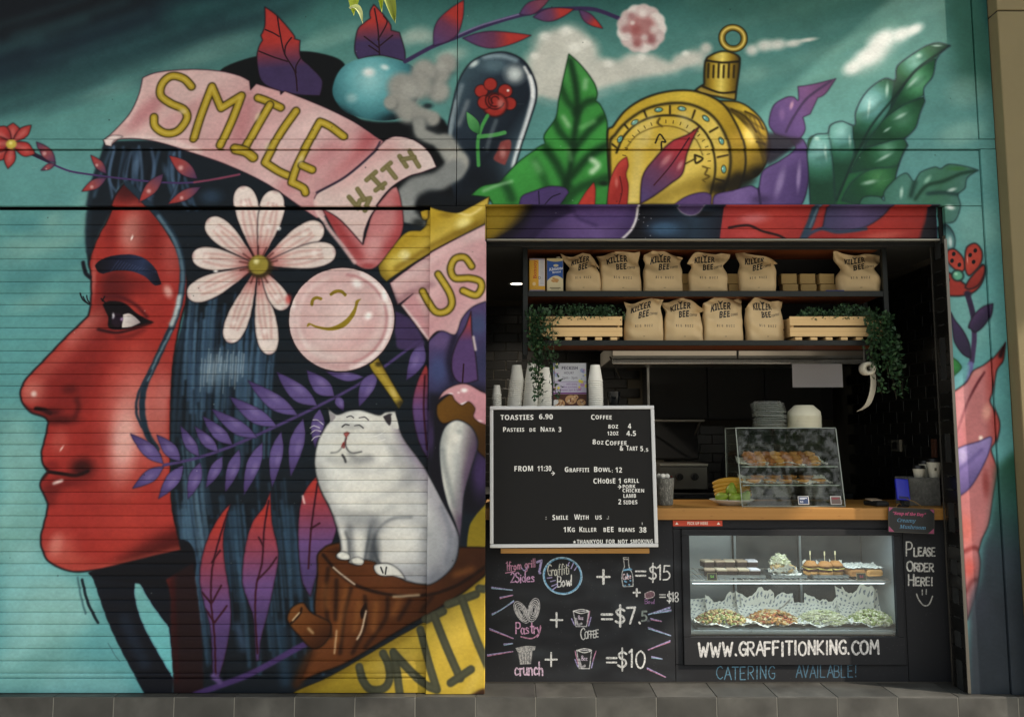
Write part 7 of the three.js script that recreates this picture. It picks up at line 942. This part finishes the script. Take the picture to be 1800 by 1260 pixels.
// brownie slices in two rows
tray(1286, 0.33, 0.22, shelfTop, 0.14, 'steel tray of brownie slices, upper fridge shelf');
const cake = std(0x2e1a16, 0.9, 0, { bumpMap: fineBump, bumpScale: 0.002 }), ice = [std(0xa08a72, 0.8), std(0xb6a48a, 0.8), std(0xc9c2c4, 0.7)];
for (let r = 0; r < 2; r++) for (let k = 0; k < 5; k++) { const t = thing('brownie_slice', r ? 'iced brownie slice in the raised rear row on the tray' : 'iced brownie slice in the front row on the tray', 'cake slice', [fx(1246 + k * 19.5 + r * -4, 0.1 + r * 0.1), shelfTop + 0.006 + r * 0.034, FZ(0.08 + r * 0.1)], rnd(-0.2, 0.2), r ? 'rear brownie slices' : 'front brownie slices'); part('cake', rbox(0.058, 0.03, 0.075, 0.004, 0, 0.015, 0), cake, t); part('icing', rbox(0.06, 0.012, 0.077, 0.005, 0, 0.034, 0), ice[k === 4 ? 2 : (k + r) % 2], t); }
{ const t = thing('slice_rack', 'low rack lifting the rear brownie slices', 'rack', [fx(1284, 0.18), shelfTop + 0.006, FZ(0.18)]); part('platform', rbox(0.3, 0.004, 0.085, 0.001, 0, 0.031, 0), trayM, t); for (const s of [-1, 1]) part('leg', box(0.004, 0.03, 0.08, s * 0.14, 0.015, 0), trayM, t); }
const bready = [std(0xa06c34, 0.75, 0, { bumpMap: fineBump, bumpScale: 0.001 }), std(0xb98648, 0.75)], fill = std(0x5c2d20, 0.8), green = std(0x6d8440, 0.8), slaw = std(0xc9c9a0, 0.8);
// stuffed wrap standing on a tray
tray(1378, 0.2, 0.2, shelfTop, 0.13, 'steel tray under the stuffed wrap'); { const sh = thing('greaseproof_sheet', 'printed paper under the stuffed wrap', 'paper', [fx(1380, 0.12), shelfTop + 0.006, FZ(0.12)]); part('sheet', paperSheet(0.17, 0.15, 0.02, 6, 0.006), grease, sh); const t = thing('stuffed_wrap', 'open flatbread heaped with pale shredded salad', 'wrap', [fx(1376, 0.12), shelfTop + 0.014, FZ(0.12)]); part('flatbread', merge([lump(0.055, 0.75, 3).scale(1.0, 0.8, 0.9).translate(-0.012, 0.034, 0), lump(0.042, 0.6, 8).translate(0.03, 0.026, 0.012)]), std(0xb99a6a, 0.8), t); for (const [c, n] of [[0xd2cfb4, 150], [0xb7bd86, 60], [0xe2ddc8, 90]]) { const L = []; for (let i = 0; i < n; i++) { const a = rnd(6.28), r = 0.055 * Math.sqrt(rnd()); L.push(box(0.026, 0.003, 0.004).rotateY(rnd(6)).rotateZ(rnd(-0.9, 0.9)).translate(-0.012 + r * Math.cos(a), 0.06 + rnd(0.2, 1) * 0.055 * (1 - (r / 0.06) ** 2) - r * 0.2, r * Math.sin(a) * 0.9)); } tag(part('shredded_salad', merge(L), std(c, 0.8), t), null, null, null, 'stuff'); } part('paper_wrap', paperSheet(0.13, 0.09, 0.035, 9, 0.008), grease, t, [-0.01, 0.002, 0.035], [0, Math.PI, 0]); }
// filled rolls with picks
tray(1450, 0.2, 0.2, shelfTop, 0.13, 'steel tray under the filled rolls'); [[1426, 'filled roll with a pick beside the stuffed wrap'], [1449, 'filled roll with a tall pick between two others'], [1470, 'filled roll with a pick by the paper-wrapped loaves']].forEach(([px, lab], k) => { const t = thing('filled_roll', lab, 'sandwich', [fx(px, 0.11), shelfTop + 0.006, FZ(0.11 - (k % 2) * 0.02)], rnd(-0.5, 0.5), 'filled rolls with picks'); part('lower_bun', lathe([[0.001, 0], [0.032, 0], [0.036, 0.008], [0.034, 0.018], [0.001, 0.018]], 20), bready[1], t); part('filling', lump(0.035, 0.35, k, 1), fill, t, [0, 0.026, 0]); part('cheese', rbox(0.06, 0.003, 0.06, 0.001, 0, 0.036, 0), std(0xc9b25c, 0.6), t, null, [0.1, k, 0.08]); part('upper_bun', lathe([[0.001, 0.03], [0.02, 0.028], [0.034, 0.012], [0.036, 0.002], [0.001, 0]], 20), bready[0], t, [0, 0.038, 0]); part('pick', merge([cyl(0.0013, 0.0013, 0.05, 6, 0, 0.085, 0), box(0.006, 0.018, 0.002, 0, 0.105, 0)]), std(0xcfc39a, 0.7), t); part('paper_slip', paperSheet(0.06, 0.05, 0.05, k + 3, 0.004), grease, t, [0.012, 0.002, -0.03]); t.scale.setScalar(1.18); });
{ for (const [px, k] of [[1497, 0], [1527, 1]]) { const t = thing('wrapped_loaf', k ? 'sandwich loaf under printed paper beside the fridge wall' : 'sandwich loaf under printed paper next to the rolls', 'sandwich', [fx(px, 0.13), shelfTop + 0.004, FZ(0.12)], 0.05); part('loaf', rbox(0.1, 0.042, 0.16, 0.018, 0, 0.022, 0), bready[k], t); const g = paperSheet(0.115, 0.17, 0.01, k + 2, 0.004); part('paper_cover', g, grease, t, [0, 0.044, -0.01]); } }
const shelfTag = (px, y, c, lab) => { const t = thing('shelf_ticket', lab, 'price tag', [fx(px, 0.0), y, ZC - 0.036]); t.rotation.x = -0.2; printBoard('ticket', t, 0.055, 0.04, 0.002, printed(96, 70, (g, W, H) => { g.fillStyle = 'rgb(22,24,22)'; g.fillRect(0, 0, W, H); g.strokeStyle = 'rgb(150,140,100)'; g.lineWidth = 5; g.strokeRect(2, 2, W - 4, H - 4); g.fillStyle = c; g.font = 'bold 34px sans-serif'; g.textAlign = 'center'; g.fillText('$4', W / 2, 46); }), std(0x222222, 0.6)); };
shelfTag(1251, shY + 0.02, 'rgb(120,206,70)', 'black price ticket with green figures before the brownies'); shelfTag(1513, shY + 0.02, 'rgb(170,40,70)', 'dark price ticket with red figures before the wrapped loaves');
// paper-lined salad trays along the fridge floor
const saladC = [['#b8b28a', '#8b5a3a', '#7d8a4a', '#c9b27a'], ['#a0583a', '#8a6a3a', '#b98a4a', '#c6b48a'], ['#d2cfae', '#c6c8a4', '#b9c08c', '#dcd8c4'], ['#d0cdb0', '#7e8c52', '#c8c6a6', '#9aa468']];
[[1264, 0.34, 'tray of mixed grain salad in printed paper, fridge floor', 3, 0.075], [1352, 0.34, 'tray of red roast salad with a spoon, in printed paper', 5, 0.1], [1440, 0.34, 'tray of pale slaw heaped in printed paper', 8, 0.07], [1524, 0.3, 'tray of cucumber salad under tented printed paper', 11, 0.12]].forEach(([px, w, lab, sd, rise], k) => {
  const t = thing('salad_tray', lab, 'salad', [fx(px, 0.15), floorTop - 0.001, FZ(0.16)]); part('dish', rbox(w - 0.02, 0.012, 0.26, 0.004, 0, 0.007, 0), trayM, t); part('paper_liner', paperSheet(w, 0.3, rise * 1.15, sd, 0.012), grease, t, [0, 0.012, 0]); part('paper_fold', paperSheet(w * 0.6, 0.16, rise * 1.3, sd + 2, 0.014), grease, t, [w * (k % 2 ? -0.12 : 0.12), 0.02, -0.06], [0.25, 0.3 - k * 0.2, 0]);
  saladC[k].forEach((c, q) => { const L = []; for (let i = 0; i < 120; i++) { const a = rnd(6.28), r = Math.sqrt(rnd()), x = r * Math.cos(a) * w * 0.44, z = r * Math.sin(a) * 0.1 + 0.045; L.push((k === 2 ? box(0.03, 0.003, 0.005) : rbox(0.016, 0.01, 0.014, 0.003)).rotateX(rnd(3)).rotateY(rnd(6)).translate(x, 0.026 + (1 - r * r) * 0.055 + rnd(0, 0.01), z)); } tag(part('salad_pieces', merge(L), std(c, 0.7), t), null, null, null, 'stuff'); });
  if (k === 1) part('spoon', merge([new THREE.SphereGeometry(0.03, 16, 8).scale(1.3, 0.3, 0.7).translate(-0.02, 0.075, 0.06), tube([[0.0, 0.075, 0.05], [0.08, 0.1, 0.0], [0.14, 0.13, -0.05]], 0.004, 8, 6)]), steel, t);
});
// ---------- overhanging tree and the far side of the street ----------
{
  const lm = ['#b7c83a', '#8c9a34', '#d3dca0'].map((c) => new THREE.MeshPhysicalMaterial({ color: c, roughness: 0.6, side: THREE.DoubleSide, transmission: 0.25, thickness: 0 }));
  const Z = 2.65, t = thing('hanging_leaf_spray', 'spray of sunlit yellow green leaves hanging from an overhead twig', 'leaves', [at(640, 0, Z).x, at(640, 0, Z).y + 0.25, Z]);
  const o = t.position, rel = (px, py) => at(px, py, Z).sub(o);
  part('twig', tube([V(-0.9, 0.5, 0.5), V(-0.3, 0.12, 0.2), V(0, 0.05, 0.02), V(0.12, -0.02, 0)], 0.006, 20, 6), std(0x5a4a30, 0.9), t);
  const leaf = (a, b, w, m) => { const A = rel(...a), Bv = rel(...b), g = new THREE.PlaneGeometry(1, 1, 4, 14), p = g.attributes.position, d = Bv.clone().sub(A), n = V(-d.y, d.x, 0).normalize(); for (let i = 0; i < p.count; i++) { const u = 0.5 - p.getY(i), k = p.getX(i), ww = w * Math.pow(Math.sin(Math.PI * Math.min(0.999, 0.04 + u * 0.96)), 0.7); p.setXYZ(i, A.x + d.x * u + n.x * k * ww + 0.012 * Math.sin(u * 3), A.y + d.y * u + n.y * k * ww, Math.abs(k) * 0.02 + 0.02 * Math.sin(u * 4)); } g.computeVertexNormals(); part('leaf', g, m, t); };
  leaf([612, -70], [618, 22], 0.036, lm[0]); leaf([615, 16], [634, 36], 0.012, lm[2]); leaf([650, -60], [692, 36], 0.03, lm[1]); leaf([648, -70], [668, 16], 0.02, lm[0]); leaf([600, -90], [588, -20], 0.034, lm[1]); leaf([680, -100], [720, -30], 0.034, lm[0]);
}
function streetTree(x, z, h, r, label, sd) {
  const t = thing('street_tree', label, 'tree', [x, 0, z], sd); const bark = std(0x4d4436, 0.9), tr = [];
  tr.push(tube([[0, 0, 0], [0.05, h * 0.25, 0.03], [-0.04, h * 0.5, 0], [0, h * 0.7, 0.05]], 0.13, 14, 8)); for (let k = 0; k < 6; k++) { const a = k * 1.05 + sd; tr.push(tube([[0, h * 0.42, 0], [Math.cos(a) * r * 0.4, h * 0.6, Math.sin(a) * r * 0.4], [Math.cos(a) * r * 0.75, h * 0.74, Math.sin(a) * r * 0.75]], 0.045, 8, 6)); }
  part('trunk', merge(tr), bark, t);
  const by = [[], [], []], lg = new THREE.BufferGeometry(); lg.setAttribute('position', new THREE.Float32BufferAttribute([0, 0, 0, -0.3, 0.5, 0.05, 0, 1, 0, 0.3, 0.5, 0.05], 3)); lg.setAttribute('uv', new THREE.Float32BufferAttribute([0, 0, 0, 0, 0, 0, 0, 0], 2)); lg.setIndex([0, 2, 1, 0, 3, 2]); lg.computeVertexNormals(); const m = new THREE.Matrix4(), q = new THREE.Quaternion(), e = new THREE.Euler();
  for (let c = 0; c < 46; c++) { const a = rnd(6.28), el = rnd(-0.5, 1.4), rr = r * Math.pow(rnd(), 0.4), cx = rr * Math.cos(a) * Math.cos(el), cy = h * 0.74 + rr * 0.8 * Math.sin(el), cz = rr * Math.sin(a) * Math.cos(el); for (let i = 0; i < 60; i++) { q.setFromEuler(e.set(rnd(6), rnd(6), rnd(6))); const s = rnd(0.12, 0.2), s2 = r * 0.3; by[(c + i) % 3].push(lg.clone().applyMatrix4(m.compose(V(cx + rnd(-s2, s2), cy + rnd(-s2, s2) * 0.8, cz + rnd(-s2, s2)), q, V(s, s, s)))); } }
  [0x35532a, 0x44652f, 0x2a4524].forEach((c, i) => tag(part('crown', merge(by[i]), std(c, 0.7, 0, { side: THREE.DoubleSide }), t), null, null, null, 'stuff'));
}
streetTree(-4.4, 12, 5.2, 1.7, 'leafy street tree across the footpath facing the painted face', 0.4); streetTree(1.5, 10.5, 6.6, 2.2, 'leafy street tree across the footpath facing the hatch', 1.9); streetTree(5.7, 10.5, 7.6, 2.6, 'leafy street tree across the footpath facing the beige pillar', 3.1);
{ const t = thing('opposite_building', 'pale rendered building across the street facing the kiosk', 'building', [0, 0, 24]); part('wall', box(30, 4.6, 0.4, 0, 2.3, 0.2), std(0x8d887c, 0.85), t); for (let k = 0; k < 9; k++) for (const y of [2.2]) { const w = part('window', box(1.5, 1.9, 0.06, -12.4 + k * 3.1, y, -0.02), std(0x2a3238, 0.15), t); part('frame', box(1.7, 0.08, 0.1, -12.4 + k * 3.1, y - 1.0, -0.03), std(0xb8b4aa, 0.7), w); } part('parapet', box(30.2, 0.3, 0.6, 0, 4.7, 0.2), std(0x7d786d, 0.85), t); }
renderer.render(scene, camera);
